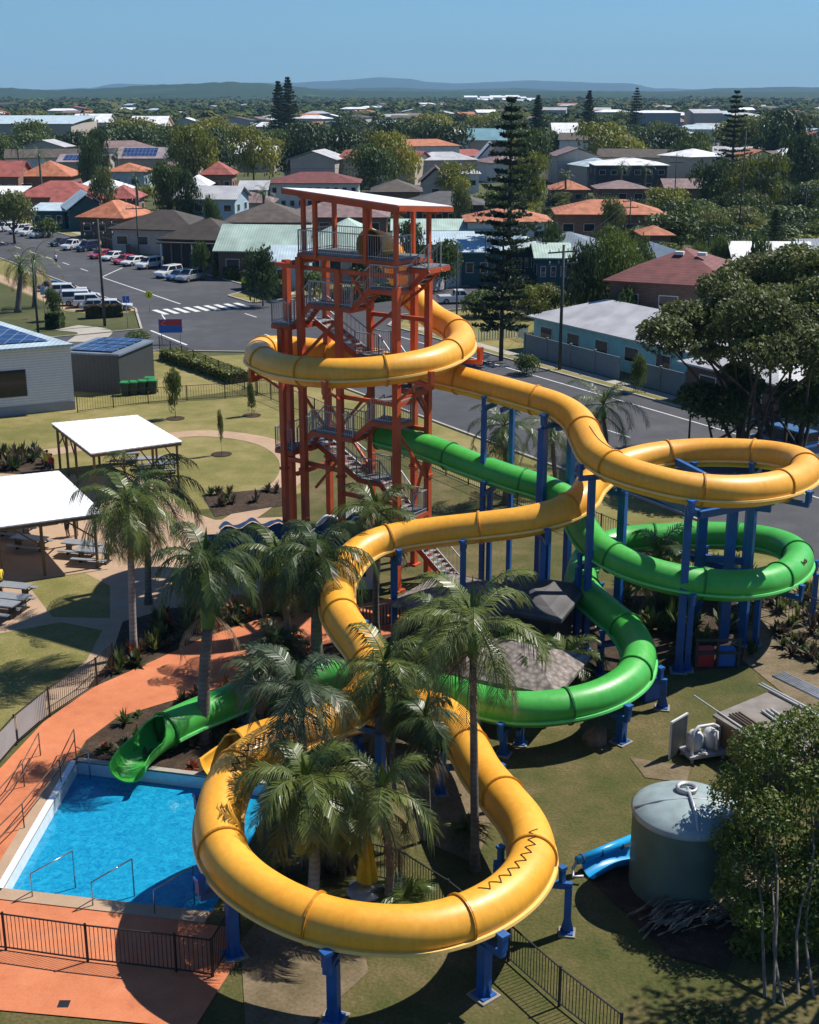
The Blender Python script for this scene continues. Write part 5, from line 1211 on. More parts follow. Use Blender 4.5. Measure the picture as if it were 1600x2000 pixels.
def car(kind, col, px, py, rot, label, sc=.95):
    p = G(px, py); c = dup(CP[kind], (p.x, p.y, .02), rot, sc, label, 'cars parked and driving in the streets'); c['category'] = 'car'
    for ch in c.children:
        if ch.name.startswith('body'): ch.material_slots[0].link = 'OBJECT'; ch.material_slots[0].material = MATS['car_' + col]
A1 = ROADROT + pi / 2 + .45 + pi      # noses toward the roadway on the far side
for kind, col, x, y, lab in (
  ('suv', 'white', 12, 452, 'white four wheel drive cut by the left edge in the far row'), ('suv', 'white', 38, 456, 'white car second from the left edge in the far row'), ('suv', 'white', 60, 460, 'white car left of the big white wagon in the far row'),
  ('suv', 'white', 78, 464, 'big white wagon at the right end of the left most far row'), ('sedan', 'black', 120, 480, 'black car before the dark brown house'), ('ute', 'white', 146, 487, 'white utility between two dark cars'),
  ('suv', 'navy', 172, 490, 'dark blue car right of the white utility'), ('sedan', 'red', 198, 504, 'dark red car behind the power pole'), ('sedan', 'white', 222, 508, 'white sedan between two red cars'),
  ('sedan', 'red', 245, 515, 'bright red car between white sedans'), ('sedan', 'white', 262, 518, 'white sedan right of the bright red car'), ('suv', 'white', 292, 524, 'white wagon at the end of the row of sedans'),
  ('suv', 'white', 330, 541, 'white wagon left of the silver four wheel drive'), ('sedan', 'blue', 350, 546, 'bluish car half behind the silver four wheel drive'), ('suv', 'silver', 372, 549, 'silver four wheel drive nearest the crossing')):
    car(kind, col, x, y, A1, lab)
A2 = ROADROT + pi / 2 - .35
for kind, col, x, y, lab in (
  ('sedan', 'navy', 108, 568, 'dark car at the far end of the near parking row'), ('sedan', 'silver', 122, 573, 'silver car second in the near parking row'), ('suv', 'white', 133, 579, 'white car third in the near parking row'), ('sedan', 'silver', 141, 586, 'silver sedan behind the small verge tree'),
  ('ute', 'white', 158, 588, 'white utility in the near parking row'), ('van', 'white', 158, 596, 'white van with dark rear window in the near parking row'), ('suv', 'white', 180, 600, 'white wagon right of the white van'), ('sedan', 'silver', 192, 606, 'silver sedan left of the power pole'), ('sedan', 'white', 224, 606, 'white sedan right of the power pole')):
    car(kind, col, x, y, A2, lab)
car('ute', 'white', 893, 592, .15, 'white utility with pale blue tray driving past the white wall')
car('sedan', 'white', 1082, 585, -.5, 'white car in the side street beside the grey roofed house')
for i, (x, y, cl) in enumerate(((1205, 545, 'white'), (1235, 550, 'silver'), (1190, 560, 'white'), (1238, 575, 'white'), (1215, 572, 'silver'))):
    car('sedan', cl, x, y, .6 + i * .3, ['white car far left in the yard beside the dark red roof', 'silver car touching the wall below the dark red roof', 'white car half hidden by the bright green tree', 'white car nearest the grey roof', 'silver car between two white cars by the grey roof'][i])
car('van', 'blue', 1530, 885, ROADROT + pi, 'blue van on the road behind the right yellow loop', sc=1.05)

# ------------------------------------------------------------------ poles, wires, signs
M('pole_wood', (.045, .050, .045), rough=.9, var=.3, scale=2); M('wire', (.02, .02, .02), rough=.6); M('sign_yellow', (.75, .70, .03), rough=.5, var=.03); M('sign_blue', (.02, .13, .45), rough=.5, var=.05); M('sign_red', (.5, .03, .03), rough=.5, var=.05)
POLES = []
def pole(px, py, pt, label, arm=1.6, r=.16, arms=(.6, 1.6)):
    b = G(px, py); z = P(px, pt, b.y).z; t = thing('power_pole', label, 'power pole', (b.x, b.y, 0), ROADROT, group='power poles along the streets')
    mb = MB(); mb.tube([(0, 0, -.1), (0, 0, z)], [r, r * .7], 8); mb.build('pole', 'pole_wood', t)
    for a in arms: mb = MB(); mb.box((0, 0, z - a), (.12, arm * 2, .12)); cb = mb.build('crossarm', 'pole_wood', t); mb = MB(); [mb.tube([(0, y, z - a + .05), (0, y, z - a + .3)], .05, 6) for y in (-arm * .9, -arm * .3, arm * .3, arm * .9)]; mb.build('insulator', 'galv', cb)
    POLES.append(Vector((b.x, b.y, z - .35))); return t
pole(205, 637, 428, 'thick dark power pole in front of the near parked cars')
pole(1093, 722, 478, 'power pole at the aqua house by the road corner')
pole(272, 505, 385, 'slim power pole behind the row of sedans', r=.12)
pole(75, 650, 505, 'dark timber pole behind the blue roofed white building', arms=(), r=.13)
pole(892, 640, 480, 'slim pole in front of the parked white utility', arms=(), r=.1)
pole(947, 580, 455, 'slim pole between the teal buildings', r=.1, arms=())
pole(1315, 430, 300, 'far pole beside the two storey flats', r=.12)
pole(1440, 500, 255, 'tall thin far pole left of the white roofed house', r=.12, arms=())
pole(1567, 470, 355, 'pole with crossarms beside the white roofed house', r=.12)
pole(1228, 480, 385, 'pole in front of the blue grey gabled house', r=.12)
pole(1345, 870, 790, 'black street lamp post behind the right yellow loop', r=.08, arms=())
def wires(a, b, n=2, sag=.7):
    mb = MB(); d = (b - a).normalized(); s = Vector((-d.y, d.x, 0))
    for k in range(n):
        o = s * (k - (n - 1) / 2) * .9; pts = [a.lerp(b, t / 14) + o - Vector((0, 0, sag * 4 * (t / 14) * (1 - t / 14))) for t in range(15)]; mb.tube(pts, .014, 3, cap=False)
    return mb
mb = wires(POLES[0], POLES[2]); tag(mb.build('power_line', 'wire'), 'pair of wires between the thick power pole and the slim pole behind it', 'power line')
mb = wires(POLES[1], POLES[9]); tag(mb.build('power_line', 'wire'), 'pair of wires from the corner power pole to the gabled house', 'power line')
mb = wires(POLES[6], POLES[8]); tag(mb.build('power_line', 'wire'), 'pair of wires crossing in front of the big yellow green tree', 'power line')
mb = wires(P(400, 330, 260), POLES[6]); tag(mb.build('power_line', 'wire'), 'long far wires crossing the town above the brown flats', 'power line')
def sign(px, py, pt, label, w, h, mat, round_=False, nposts=1, rot=0.):
    b = G(px, py); z = P(px, pt, b.y).z; t = thing('road_sign', label, 'sign', (b.x, b.y, 0), rot)
    xs = (0,) if nposts == 1 else (-w * .4, w * .4)
    for x in xs: mb = MB(); mb.tube([(x, 0, 0), (x, 0, z)], .04, 6); mb.build('post', 'galv', t)
    mb = MB()
    if round_: mb.tube([(0, -.06, z - h / 2), (0, -.1, z - h / 2)], h / 2, 20, sm=False)
    else: mb.box((0, -.08, z - h / 2), (w, .04, h))
    mb.build('sign_plate', mat, t); return t, z
t, z = sign(293, 610, 568, 'round yellow pedestrian crossing sign left of the zebra crossing', .85, .85, 'sign_yellow', True)
mb = MB(); mb.box((.0, -.12, z - .30), (.09, .02, .09)); mb.box((0, -.12, z - .43), (.1, .02, .2)); mb.beam((-.01, -.12, z - .5), (-.1, -.12, z - .68), .05); mb.beam((.01, -.12, z - .5), (.1, -.12, z - .68), .05); mb.build('walking_figure', 'black_seam', t)
t, z = sign(478, 566, 540, 'round yellow pedestrian crossing sign beside the dark hedge', .8, .8, 'sign_yellow', True)
mb = MB(); mb.box((.0, -.12, z - .28), (.09, .02, .09)); mb.box((0, -.12, z - .41), (.1, .02, .2)); mb.build('walking_figure', 'black_seam', t)
t, z = sign(250, 640, 578, 'blue disabled parking sign on the verge left of the crossing', .7, .7, 'sign_blue')
mb = MB(); mb.box((-.03, -.115, z - .16), (.09, .02, .09)); mb.beam((-.03, -.115, z - .2), (-.02, -.115, z - .42), .05); mb.beam((-.02, -.115, z - .42), (.14, -.115, z - .43), .05); mb.beam((.14, -.115, z - .43), (.17, -.115, z - .56), .05); mb.build('wheelchair_symbol', 'frame_white', t)
t, z = sign(88, 620, 560, 'pale blue parking sign on the verge by the small young tree', .5, .8, 'wall_paleblue')
t, z = sign(335, 672, 623, 'red and blue roadside banner sign at the street corner', 2.2, 1.3, 'sign_blue', nposts=2, rot=.1)
mb = MB(); mb.box((0, -.115, z - .35), (2.1, .02, .5)); mb.build('banner_stripe', 'sign_red', t); mb = MB(); mb.beam((-.85, -.14, z - .4), (-.45, -.14, z - .15), .09, .02); mb.beam((-.85, -.14, z - .4), (-.45, -.14, z - .62), .09, .02); mb.build('arrow', 'frame_white', t)
# ------------------------------------------------------------------ fences
M('fence_black', (.012, .012, .012), rough=.6); M('fence_grey', (.15, .19, .21), rough=.8, var=.1); M('fence_brown', (.10, .065, .05), rough=.9, var=.25)
def bar_fence(pts, label, h=1.2, step=.12, mat='fence_black', bw=.016, post=2.4, name='bar_fence'):
    pts = [Vector((p[0], p[1], 0)) for p in pts]; t = thing(name, label, 'fence', tuple(pts[0]))
    bars = MB(); rails = MB(); low_ = MB(); up = Vector((0, 0, 1))
    for a, b in zip(pts[:-1], pts[1:]):
        L_ = (b - a).length; n = int(L_ / step); rails.beam(a + up * h, b + up * h, .035); low_.beam(a + up * .12, b + up * .12, .035)
        for k in range(1, n): p = a.lerp(b, k / n); bars.beam(p + up * .1, p + up * h, bw)
        m_ = max(1, round(L_ / post))
        for k in range(m_): q = MB(); p = a.lerp(b, k / m_); q.beam(p, p + up * (h + .06), .06); q.build('post', mat, t, True)
    q = MB(); q.beam(pts[-1], pts[-1] + up * (h + .06), .06); q.build('post', mat, t, True)
    bars.build('bars', mat, t, True); rails.build('top_rail', mat, t, True); low_.build('bottom_rail', mat, t, True); return t
bar_fence(px2([(-60, 1850), (12, 1857), (172, 1880), (345, 1900), (416, 1910), (468, 1822)]), 'black pool fence on the orange paving at the lower left', post=2.6)
fb = bar_fence(px2([(-40, 1540), (32, 1456), (98, 1400), (190, 1340), (222, 1308)]), 'black fence with white banners along the orange path at the left', post=2.2)
for (a, b), (c, d) in (((-40, 1540), (32, 1456)), ((36, 1452), (90, 1405))):
    p, q = G(a, b), G(c, d); mb = MB(); dd = Vector((.03, -.03, 0)); mb.poly([p + dd + Vector((0, 0, .2)), q + dd + Vector((0, 0, .2)), q + dd + Vector((0, 0, 1.15)), p + dd + Vector((0, 0, 1.15))]); mb.build('banner', 'wall_grey', fb, True)
bar_fence(px2([(660, 1700), (780, 1728), (875, 1790), (930, 1835)]), 'black bar fence inside the near yellow loop', post=2.)
bar_fence(px2([(975, 1858), (993, 1878), (1092, 1966), (1210, 2060)]), 'black bar fence on the lawn right of the front posts', post=2.)
bar_fence([W(-116, 43.8), W(-100, 43.9), W(-88, 44), W(-60, 44), W(-35, 44.3)], 'long dark street fence between the park and the main road', h=1.5, step=.2, post=2.5)
bar_fence([G(152, 806), G(290, 788), G(440, 778), G(560, 768)], 'dark low fence between the lawn and the bins', h=1.2, step=.2, post=2.6)
bar_fence(px2([(690, 1235), (800, 1215), (900, 1215)]), 'pale paling fence across the orange path behind the palms', h=1.1, step=.16, mat='fence_brown', bw=.05)
bar_fence(px2([(1205, 740), (1000, 655), (930, 650)]), 'pale green picket fence at the street corner behind the sparse pine', h=1.2, step=.3, mat='wall_palegreen', bw=.1) if False else bar_fence(px2([(935, 668), (1010, 660), (1030, 668)]), 'pale green picket fence at the street corner behind the sparse pine', h=1.3, step=.3, mat='wall_palegreen', bw=.1)
def panel_fence(pts, label, h, mat, post=3., th=.08, cap=True):
    pts = [Vector((p[0], p[1], 0)) for p in pts]; t = thing('panel_fence', label, 'fence', tuple(pts[0])); up = Vector((0, 0, 1))
    for a, b in zip(pts[:-1], pts[1:]):
        m_ = max(1, round((b - a).length / post))
        for k in range(m_):
            p, q = a.lerp(b, k / m_), a.lerp(b, (k + 1) / m_); d = (q - p).normalized() * .1
            mb = MB(); mb.beam(p + d + up * h / 2, q - d + up * h / 2, th, h); mb.build('panel', mat, t, True); mb = MB(); mb.beam(p, p + up * (h + .15), .2); mb.build('post', mat, t, True)
    return t
panel_fence([W(-98, 72.3), W(-84.5, 72.3)], 'left half of the blue grey fence in front of the aqua house', 1.9, 'fence_grey')
panel_fence([W(-82.5, 72.3), W(-62, 72.3)], 'right half of the blue grey fence in front of the aqua house', 1.9, 'fence_grey')
panel_fence([G(845, 568), G(938, 552)], 'white rendered wall behind the parked white utility', 2.2, 'wall_white', post=12)
panel_fence([G(350, 545), G(372, 530)], 'x', 1.5, 'fence_brown') if False else None
panel_fence(px2([(360, 516), (420, 540)]), 'brown slatted front fence of the dark veranda house', 1.5, 'fence_brown', post=2)
panel_fence(px2([(200, 480), (262, 500)]), 'brown low front fence behind the red cars', 1.4, 'fence_brown', post=2)
panel_fence(px2([(1450, 505), (1620, 495)]), 'pale timber fence along the far right garden', 1.5, 'wall_beige', post=2.4)
def hedge(a, b, w, h, label, mat='mid', n=900, s=.16):
    rnd = random.Random(int(a.x * 31)); c = (a + b) / 2; t = thing('hedge', label, 'hedge', (c.x, c.y, 0)); mb = MB(); mb.beam(a + Vector((0, 0, h / 2)), b + Vector((0, 0, h / 2)), w * .85, h * .88); mb.build('branches', 'leaf_dark', t, True)
    mb = MB(); d = (b - a); L_ = d.length; d.normalize(); sd = Vector((-d.y, d.x, 0))
    for _ in range(n):
        f = rnd.random(); q = rnd.uniform(-1, 1); zz = rnd.random(); g = rnd.random()
        if g < .4: zz = 1
        elif g < .8: q = rnd.choice((-1, 1))
        else: f = rnd.choice((0, 1))
        p = a.lerp(b, f) + sd * q * w / 2 + Vector((0, 0, zz * h)); u = Vector((rnd.uniform(-1, 1), rnd.uniform(-1, 1), rnd.uniform(-1, 1))).normalized(); v = u.cross(Vector((rnd.uniform(-1, 1), .3, 1))).normalized(); k = len(mb.v)
        mb.v += [tuple(p - u * s), tuple(p + v * s * .7), tuple(p + u * s), tuple(p - v * s * .7)]; mb.face((k, k + 1, k + 2, k + 3))
    mb.build('leaves', LEAF[mat], t, True)
hedge(G(422, 540), G(458, 548), 1.2, 1.5, 'square clipped green hedge beside the driveway near the crossing', 'bright')
hedge(G(480, 562), G(560, 590), 1.3, 2.2, 'long dark clipped hedge left of the tower', 'dark')
hedge(G(95, 640), G(122, 641), 1.4, 1.5, 'small dark box hedge on the near verge', 'dark', 600)
hedge(G(170, 622), G(238, 618), 1.2, 1.3, 'brownish hedge at the foot of the power pole', 'brown', 900)
hedge(G(330, 700), G(470, 748), 1.8, .9, 'grey green hedge inside the street fence', 'olive', 1800)
hedge(G(385, 525), G(430, 530), 1.3, 1.4, 'low garden hedge in front of the veranda house', 'mid', 700)
hedge(G(640, 600), G(760, 585), 2., 1.8, 'green hedge seen through the tower beside the road', 'mid', 1500, .22)

# ------------------------------------------------------------------ park buildings and furniture
M('panel_white', (.66, .67, .69), rough=.6, var=.05, kind='plank'); M('shed_grey', (.040, .046, .048), rough=.6, var=.12, kind='corr')
t = thing('park_building', 'white clad building with blue solar panel roof at the left edge', 'building', (-38, 104, 0)); BX = [G(147, 800), G(-330, 845)]; a = BX[0]; b = BX[1]; d = (b - a).normalized(); bk = Vector((-.72, .69, 0)) * 12
zz = 4.9
mb = MB(); mb.prism([a[:2], b[:2], (b + bk)[:2], (a + bk)[:2]], .7, zz); mb.build('wall', 'panel_white', t, True)
mb = MB(); mb.prism([(a - Vector((-.03, .03, 0)))[:2], b[:2], (b + bk)[:2], (a + bk)[:2]], 0, .7); mb.build('plinth', 'wall_grey', t, True)
mb = MB(); o_ = Vector((.35, -.35, 0)); q = [a + o_, b + o_, b + bk, a + bk]; mb.v = [(p.x, p.y, zz + .02 + (0 if i < 2 else .6)) for i, p in enumerate(q)] + [(p.x, p.y, zz + .2 + (0 if i < 2 else .6)) for i, p in enumerate(q)]; mb.face((0, 1, 2, 3)); mb.face((7, 6, 5, 4)); [mb.face((i, 4 + i, 4 + (i + 1) % 4, (i + 1) % 4)) for i in range(4)]; ro = mb.build('roof', 'sheet_paleblue', t, True)
mb = MB(); q = [a.lerp(b, .06) + bk * .08, a.lerp(b, .98) + bk * .08, a.lerp(b, .98) + bk * .95, a.lerp(b, .06) + bk * .95]; mb.poly([(p.x, p.y, zz + .3 + (.05 if i < 2 else .57)) for i, p in enumerate(q)][::-1]); mb.build('solar_panels', 'solar', ro).location = (38, -104, 0)
p0, p1 = a.lerp(b, .20), a.lerp(b, .55); n_ = Vector((.03, -.04, 0)); mb = MB(); mb.poly([p0 + n_ + Vector((0, 0, 1.4)), p0 + n_ + Vector((0, 0, 3.4)), p1 + n_ + Vector((0, 0, 3.4)), p1 + n_ + Vector((0, 0, 1.4))]); mb.build('window', 'glass', t, True)
c = G(235, 765); t = thing('storage_shed', 'dark grey shed with solar panels on its roof beside the green bins', 'shed', (c.x - 1.4, c.y + 2.8, 0), -.25)
mb = MB(); mb.box((0, 0, 1.55), (5.0, 6.4, 3.1)); mb.build('wall', 'shed_grey', t); mb = MB(); mb.box((0, 0, 3.16), (5.3, 6.7, .14)); ro = mb.build('roof', 'sheet_bluegrey', t)
for k in range(4): mb = MB(); mb.box((0, -2.2 + k * 1.5, 3.34), (3.6, 1.3, .05)); mb.build('solar_panel', 'solar', ro)
M('bin_green', (.012, .035, .02), rough=.5); M('bin_lid', (.02, .20, .06), rough=.45)
for k, (x, y) in enumerate(((246, 772), (262, 771), (279, 769), (293, 763), (300, 768))):
    p = G(x, y); t = thing('wheelie_bin', ['green lidded bin at the left end of the bin row', 'green lidded bin second from the left in the bin row', 'green lidded bin in the middle of the bin row', 'green lidded bin standing back at the right of the row', 'green lidded bin at the right end of the bin row'][k], 'bin', tuple(p), group='green bins in a row beside the grey shed')
    mb = MB(); mb.v = [(-.26, -.3, .08), (.26, -.3, .08), (.26, .3, .08), (-.26, .3, .08), (-.33, -.38, 1.0), (.33, -.38, 1.0), (.33, .38, 1.0), (-.33, .38, 1.0)]
    for q in ((3, 2, 1, 0), (4, 5, 6, 7), (0, 1, 5, 4), (1, 2, 6, 5), (2, 3, 7, 6), (3, 0, 4, 7)): mb.face(q)
    mb.build('body', 'bin_green', t); mb = MB(); mb.box((0, 0, 1.05), (.74, .84, .1)); mb.build('lid', 'bin_lid', t)
    mb = MB(); mb.tube([(-.3, .36, .12), (.3, .36, .12)], .12, 8); mb.build('wheel', 'tyre', t)
def shelter(qp, z, label, posts, brace=True):
    q = [G(a, b, z) for a, b in qp]; c = (q[0] + q[2]) / 2; t = thing('picnic_shelter', label, 'shelter', (c.x, c.y, 0))
    mb = MB(); mb.v = [(p.x, p.y, z - .07) for p in q] + [(p.x, p.y, z) for p in q]; mb.face((0, 1, 2, 3)); mb.face((7, 6, 5, 4)); [mb.face((i, 4 + i, 4 + (i + 1) % 4, (i + 1) % 4)) for i in range(4)]; mb.build('roof', 'panel_roof', t, True)
    ed = [(q[i], q[(i + 1) % 4]) for i in range(4)]
    for a, b in ed: mb = MB(); a2 = a.lerp(c, .03); b2 = b.lerp(c, .03); mb.beam(Vector((a2.x, a2.y, z - .17)), Vector((b2.x, b2.y, z - .17)), .1, .18); mb.build('roof_beam', 'timber_yellow', t, True)
    for i, f in posts:
        a, b = ed[i]; p = a.lerp(b, f).lerp(c, .09); mb = MB(); mb.box((p.x, p.y, (z - .1) / 2), (.13, .13, z - .1)); mb.build('post', 'timber_yellow', t, True)
        if brace:
            p2 = a.lerp(b, min(1, f + .16)).lerp(c, .09); mb = MB(); mb.beam(Vector((p.x, p.y, 1.6)), Vector((p2.x, p2.y, z - .2)), .07, .07); mb.build('brace', 'timber_yellow', t, True)
    return t
M('panel_roof', (.80, .80, .79), rough=.5, var=.05, kind='corr', bump=.3); M('timber_yellow', (.16, .10, .04), rough=.8, var=.25)
shelter([(100, 826), (268, 810), (357, 862), (178, 886)], 3.0, 'white flat roofed picnic shelter beside the oval lawn', [(0, 0), (0, .5), (0, 1), (1, .5), (2, 0), (2, .3), (2, .65), (2, 1), (3, .5), (3, .75)])
shelter([(-230, 955), (115, 919), (204, 1002), (-230, 1060)], 3.0, 'larger white roofed picnic shelter cut off by the left edge', [(0, 1), (1, .5), (2, 0), (2, .28), (2, .5), (2, .8), (0, .6), (0, .3)])
sheet('shelter_floor', [v for v in [G(-230, 955, 3) , G(115, 919, 3), G(204, 1002, 3), G(-230, 1060, 3)]], .03, 'tan_paving')
M('table_metal', (.33, .35, .37), rough=.45, var=.1, metal=.4)
def table(px, py, rot, label, z=0):
    p = G(px, py); t = thing('picnic_table', label, 'picnic table', tuple(p), rot, group='metal picnic tables in the park')
    mb = MB(); mb.box((0, 0, .72), (1.9, .75, .05)); mb.build('tabletop', 'table_metal', t)
    for s in (-1, 1): mb = MB(); mb.box((0, s * .68, .43), (1.9, .26, .04)); mb.build('bench', 'table_metal', t)
    for s in (-1, 1): mb = MB(); mb.box((s * .7, 0, .36), (.06, .5, .7)); mb.box((s * .7, 0, .38), (.06, 1.4, .06)); mb.build('leg', 'dark_metal', t)
for a in ((25, 1170, -.25, 'metal picnic table nearest the left edge on the tan path'), (20, 1192, -.25, 'metal bench table just in front of the first one at the left edge'), (0, 1205, -.3, 'picnic table half out of the left edge'), (60, 1075, -.3, 'picnic table under the larger white shelter, near its front'), (30, 1050, -.3, 'picnic table under the larger white shelter, further back'), (160, 1085, -.25, 'picnic table at the right post of the larger shelter'), (300, 915, .2, 'picnic table under the right side of the small shelter'), (245, 905, .2, 'picnic table in the shade of the small shelter'), (320, 925, .2, 'table at the right post of the small shelter'), (185, 1100, -.2, 'bench table at the corner of the shaded lawn')): table(*a)
M('sail_blue', (.006, .04, .10), rough=.8, var=.12)
# shingle huts
M('shingle', (.27, .225, .20), rough=.95, var=.3, scale=3, kind='shake', bump=.5)
q = P(930, 1130, 53.5); house(2.6, 53.4, 4.2, 3.4, 2.2, .8, 'hut with grey shingle roof behind the straight yellow run', wall='wall_dark', roof='shingle', kind='hip', rot=-.55, win=0, name='hut', cat='hut')
house(4.3, 47.6, 3.3, 2.8, 1.7, .75, 'second shingle roofed hut just left of the big green bend', wall='wall_brown', roof='shingle', kind='hip', rot=-.45, win=0, name='hut', cat='hut')
house(5.3, 52.6, 2.4, 3.2, 2.6, .5, 'dark roofed hut in the shade between the tall blue posts', wall='wall_dark', roof='tile_dgrey', kind='hip', rot=-.4, win=0, name='hut', cat='hut')
house(P(560, 1080, 57).x, 61.3, 8.0, 2.6, 1.9, .1, 'kiosk building with white walls under the blue sail roof', wall='wall_white', roof='sail_blue', kind='flat', rot=.12, win=3, name='kiosk', cat='kiosk')
# blue shade sail with scalloped white trimmed top
M('sail_pale', (.55, .57, .58), rough=.7, var=.08)
sp = [P(408, 1000, 63), P(460, 980, 64.5), P(560, 963, 65.5), P(690, 940, 66.5), P(700, 958, 64), P(650, 985, 62), P(560, 1050, 59), P(440, 1030, 60)]
t = thing('shade_sail', 'dark blue shade canopy with pale ruffled edge left of the tower foot', 'shade canopy', (sp[2].x, 62, 0))
A_ = [P(405, 1000, 62.5), P(600, 968, 62.5), P(720, 950, 62.5)]; mb = MB(); N = 26; z = 3.4
l0, l1 = P(428, 1000, 62), P(700, 958, 64); l0.z = l1.z = 2.6; dd = Vector((.25, -1, 0)).normalized() * 3.2
for i in range(N + 1):
    p = l0.lerp(l1, i / N)
    for j in range(6): f = j / 5; q = p + dd * f; mb.v.append((q.x, q.y, 2.5 + .5 * sin(pi * i / N * 2.5) * .3 - 1.3 * f ** 1.6 + .15 * sin(i * 1.3)))
for i in range(N):
    for j in range(5): a = i * 6 + j; mb.face((a, a + 1, a + 7, a + 6), 0, True)
mb.build('canopy', 'sail_blue', t, True)
mb = MB(); bk2 = -dd * .22
for i in range(N * 3 + 1):
    p = l0.lerp(l1, i / N / 3); h = .10 * abs(sin(i * .4)); z = 2.52 + .5 * sin(pi * (i / 3) / N * 2.5) * .3 + .15 * sin(i / 3 * 1.3)
    mb.v += [(p.x, p.y, z + .02), (p.x + bk2.x, p.y + bk2.y, z - .1 + h)]
for i in range(N * 3): a = 2 * i; mb.face((a, a + 2, a + 3, a + 1), 0, True)
mb.build('ruffled_edge', 'sail_pale', t, True)
for f in (0, .33, .66, 1): p = l0.lerp(l1, f); mb = MB(); mb.box((p.x, p.y, 1.2), (.12, .12, 2.4)); mb.build('post', 'galv', t, True); p = p + dd; mb = MB(); mb.box((p.x, p.y, .55), (.12, .12, 1.1)); mb.build('post', 'galv', t, True)
# pool rails
M('stainless', (.45, .46, .48), rough=.25, metal=.9)
def rail_thing(pts_list, label, name='handrail', cat='handrail', r=.025, mat='stainless'):
    t = thing(name, label, cat, tuple(pts_list[0][0]) if False else (pts_list[0][0][0], pts_list[0][0][1], 0))
    for pts in pts_list: mb = MB(); mb.tube(pts, r, 6); mb.build('rail', mat, t, True)
    return t
for px, py, lab in ((64, 1755, 'left of the steel grab rails on the near pool edge'), (182, 1772, 'middle one of the steel grab rails on the near pool edge'), (303, 1788, 'shaded right one of the steel grab rails on the near pool edge')):
    p = G(px, py); d = Vector((.95, 1.25, 0)); rail_thing([[p, p + Vector((0, 0, .85)), p + d + Vector((0, 0, .85)), p + d + Vector((0, 0, -.5))]], lab, 'pool_grab_rail', 'grab rail')
hp = [G(148, 1470), G(120, 1530), G(48, 1620), G(-60, 1730)]
for off, lab in ((0, 'long sloping handrail on the orange deck beside the left pool edge'), (-1.2, 'second handrail further left on the orange ramp')):
    o_ = Vector((off, -.3 * (off != 0), 0)); ps = [p + o_ for p in hp]; L_ = [[p + Vector((0, 0, h)) for p in ps] for h in (.95, .55)] + [[p, p + Vector((0, 0, .95))] for p in ps[:3]]
    rail_thing(L_, lab, r=.022, mat='fence_brown')
rail_thing([[G(150, 1492), G(150, 1492) + Vector((0, 0, .7)), G(175, 1500) + Vector((0, 0, .6)), G(175, 1500) - Vector((0, 0, .4))]], 'small steel ladder rail at the far left pool corner', 'pool_ladder', 'ladder')
# closed yellow umbrella and round table
p = G(718, 1765); t = thing('umbrella', 'closed yellow umbrella standing inside the near yellow loop', 'umbrella', tuple(p)); M('umbrella_yellow', (.62, .40, .015), rough=.7, var=.15, scale=4)
mb = MB(); mb.tube([(0, 0, 0), (0, 0, 2.6)], .025, 8); mb.build('pole', 'galv', t)
mb = MB(); n = 16
for j, (z, r0) in enumerate(((2.55, .03), (2.1, .11), (1.5, .18), (.9, .26), (.72, .24))):
    for k in range(n): rr = r0 * (1 + (.35 if k % 2 else -.2)); a = 2 * pi * k / n; mb.v.append((rr * cos(a), rr * sin(a), z + (.12 if j == 4 and k % 2 else 0)))
for j in range(4):
    for k in range(n): a = j * n + k; b = j * n + (k + 1) % n; mb.face((a + n, b + n, b, a))
mb.build('canopy', 'umbrella_yellow', t)
p = G(715, 1782); t = thing('round_table', 'round silver table with seats at the foot of the yellow umbrella', 'table', (p.x, p.y, 0))
mb = MB(); mb.lathe([(0, .76), (.55, .76), (.56, .72), (0, .72)], n=24); mb.build('tabletop', 'table_metal', t); mb = MB(); mb.tube([(0, 0, 0), (0, 0, .72)], .05, 8); mb.build('leg', 'galv', t)
for k in range(4):
    a = k * pi / 2 + .4; mb = MB(); mb.lathe([(0, .46), (.2, .46), (.2, .42), (0, .42)], (cos(a) * .85, sin(a) * .85, 0), 14); mb.tube([(cos(a) * .85, sin(a) * .85, .42), (cos(a) * .1, sin(a) * .1, .12)], .025, 6); mb.build('seat', 'table_metal', t)
p = G(590, 1700); t = thing('umbrella', 'second closed yellow umbrella half hidden in the palms of the loop', 'umbrella', tuple(p)); mb = MB(); mb.tube([(0, 0, 0), (0, 0, 1.9)], .03, 6); mb.build('pole', 'galv', t); mb = MB(); mb.lathe([(.02, 1.9), (.16, 1.3), (.24, .7)], n=10, sm=False); mb.build('canopy', 'umbrella_yellow', t)

# water tank
M('tank_green', (.075, .135, .115), rough=.5, var=.15, scale=1.5); M('tank_top', (.26, .33, .33), rough=.5, var=.2, scale=2.); c = G(1325, 1790); TX, TY, TRr = 8.25, 34.6, 1.62
TX = G(1325, 1700).x * .995; TY = 35.2
t = thing('water_tank', 'big grey green round water tank with domed top at the lower right', 'water tank', (TX, TY, 0))
mb = MB(); pr = []
for k in range(22): z = .05 + 2.5 * k / 21; pr.append((1.60 + (.018 if k % 2 else 0), z))
mb.lathe(pr, n=64); mb.build('wall', 'tank_green', t)
mb = MB(); mb.lathe([(1.64, 2.5), (1.66, 2.6), (1.60, 2.68), (1.3, 2.85), (.8, 3.02), (.35, 3.1), (0, 3.12)], n=64); lid = mb.build('domed_top', 'tank_top', t)
mb = MB(); mb.lathe([(.3, 3.08), (.34, 3.2), (.28, 3.26), (.22, 3.18)], (0, .25, 0), 20); mb.build('inlet_collar', 'galv', lid)
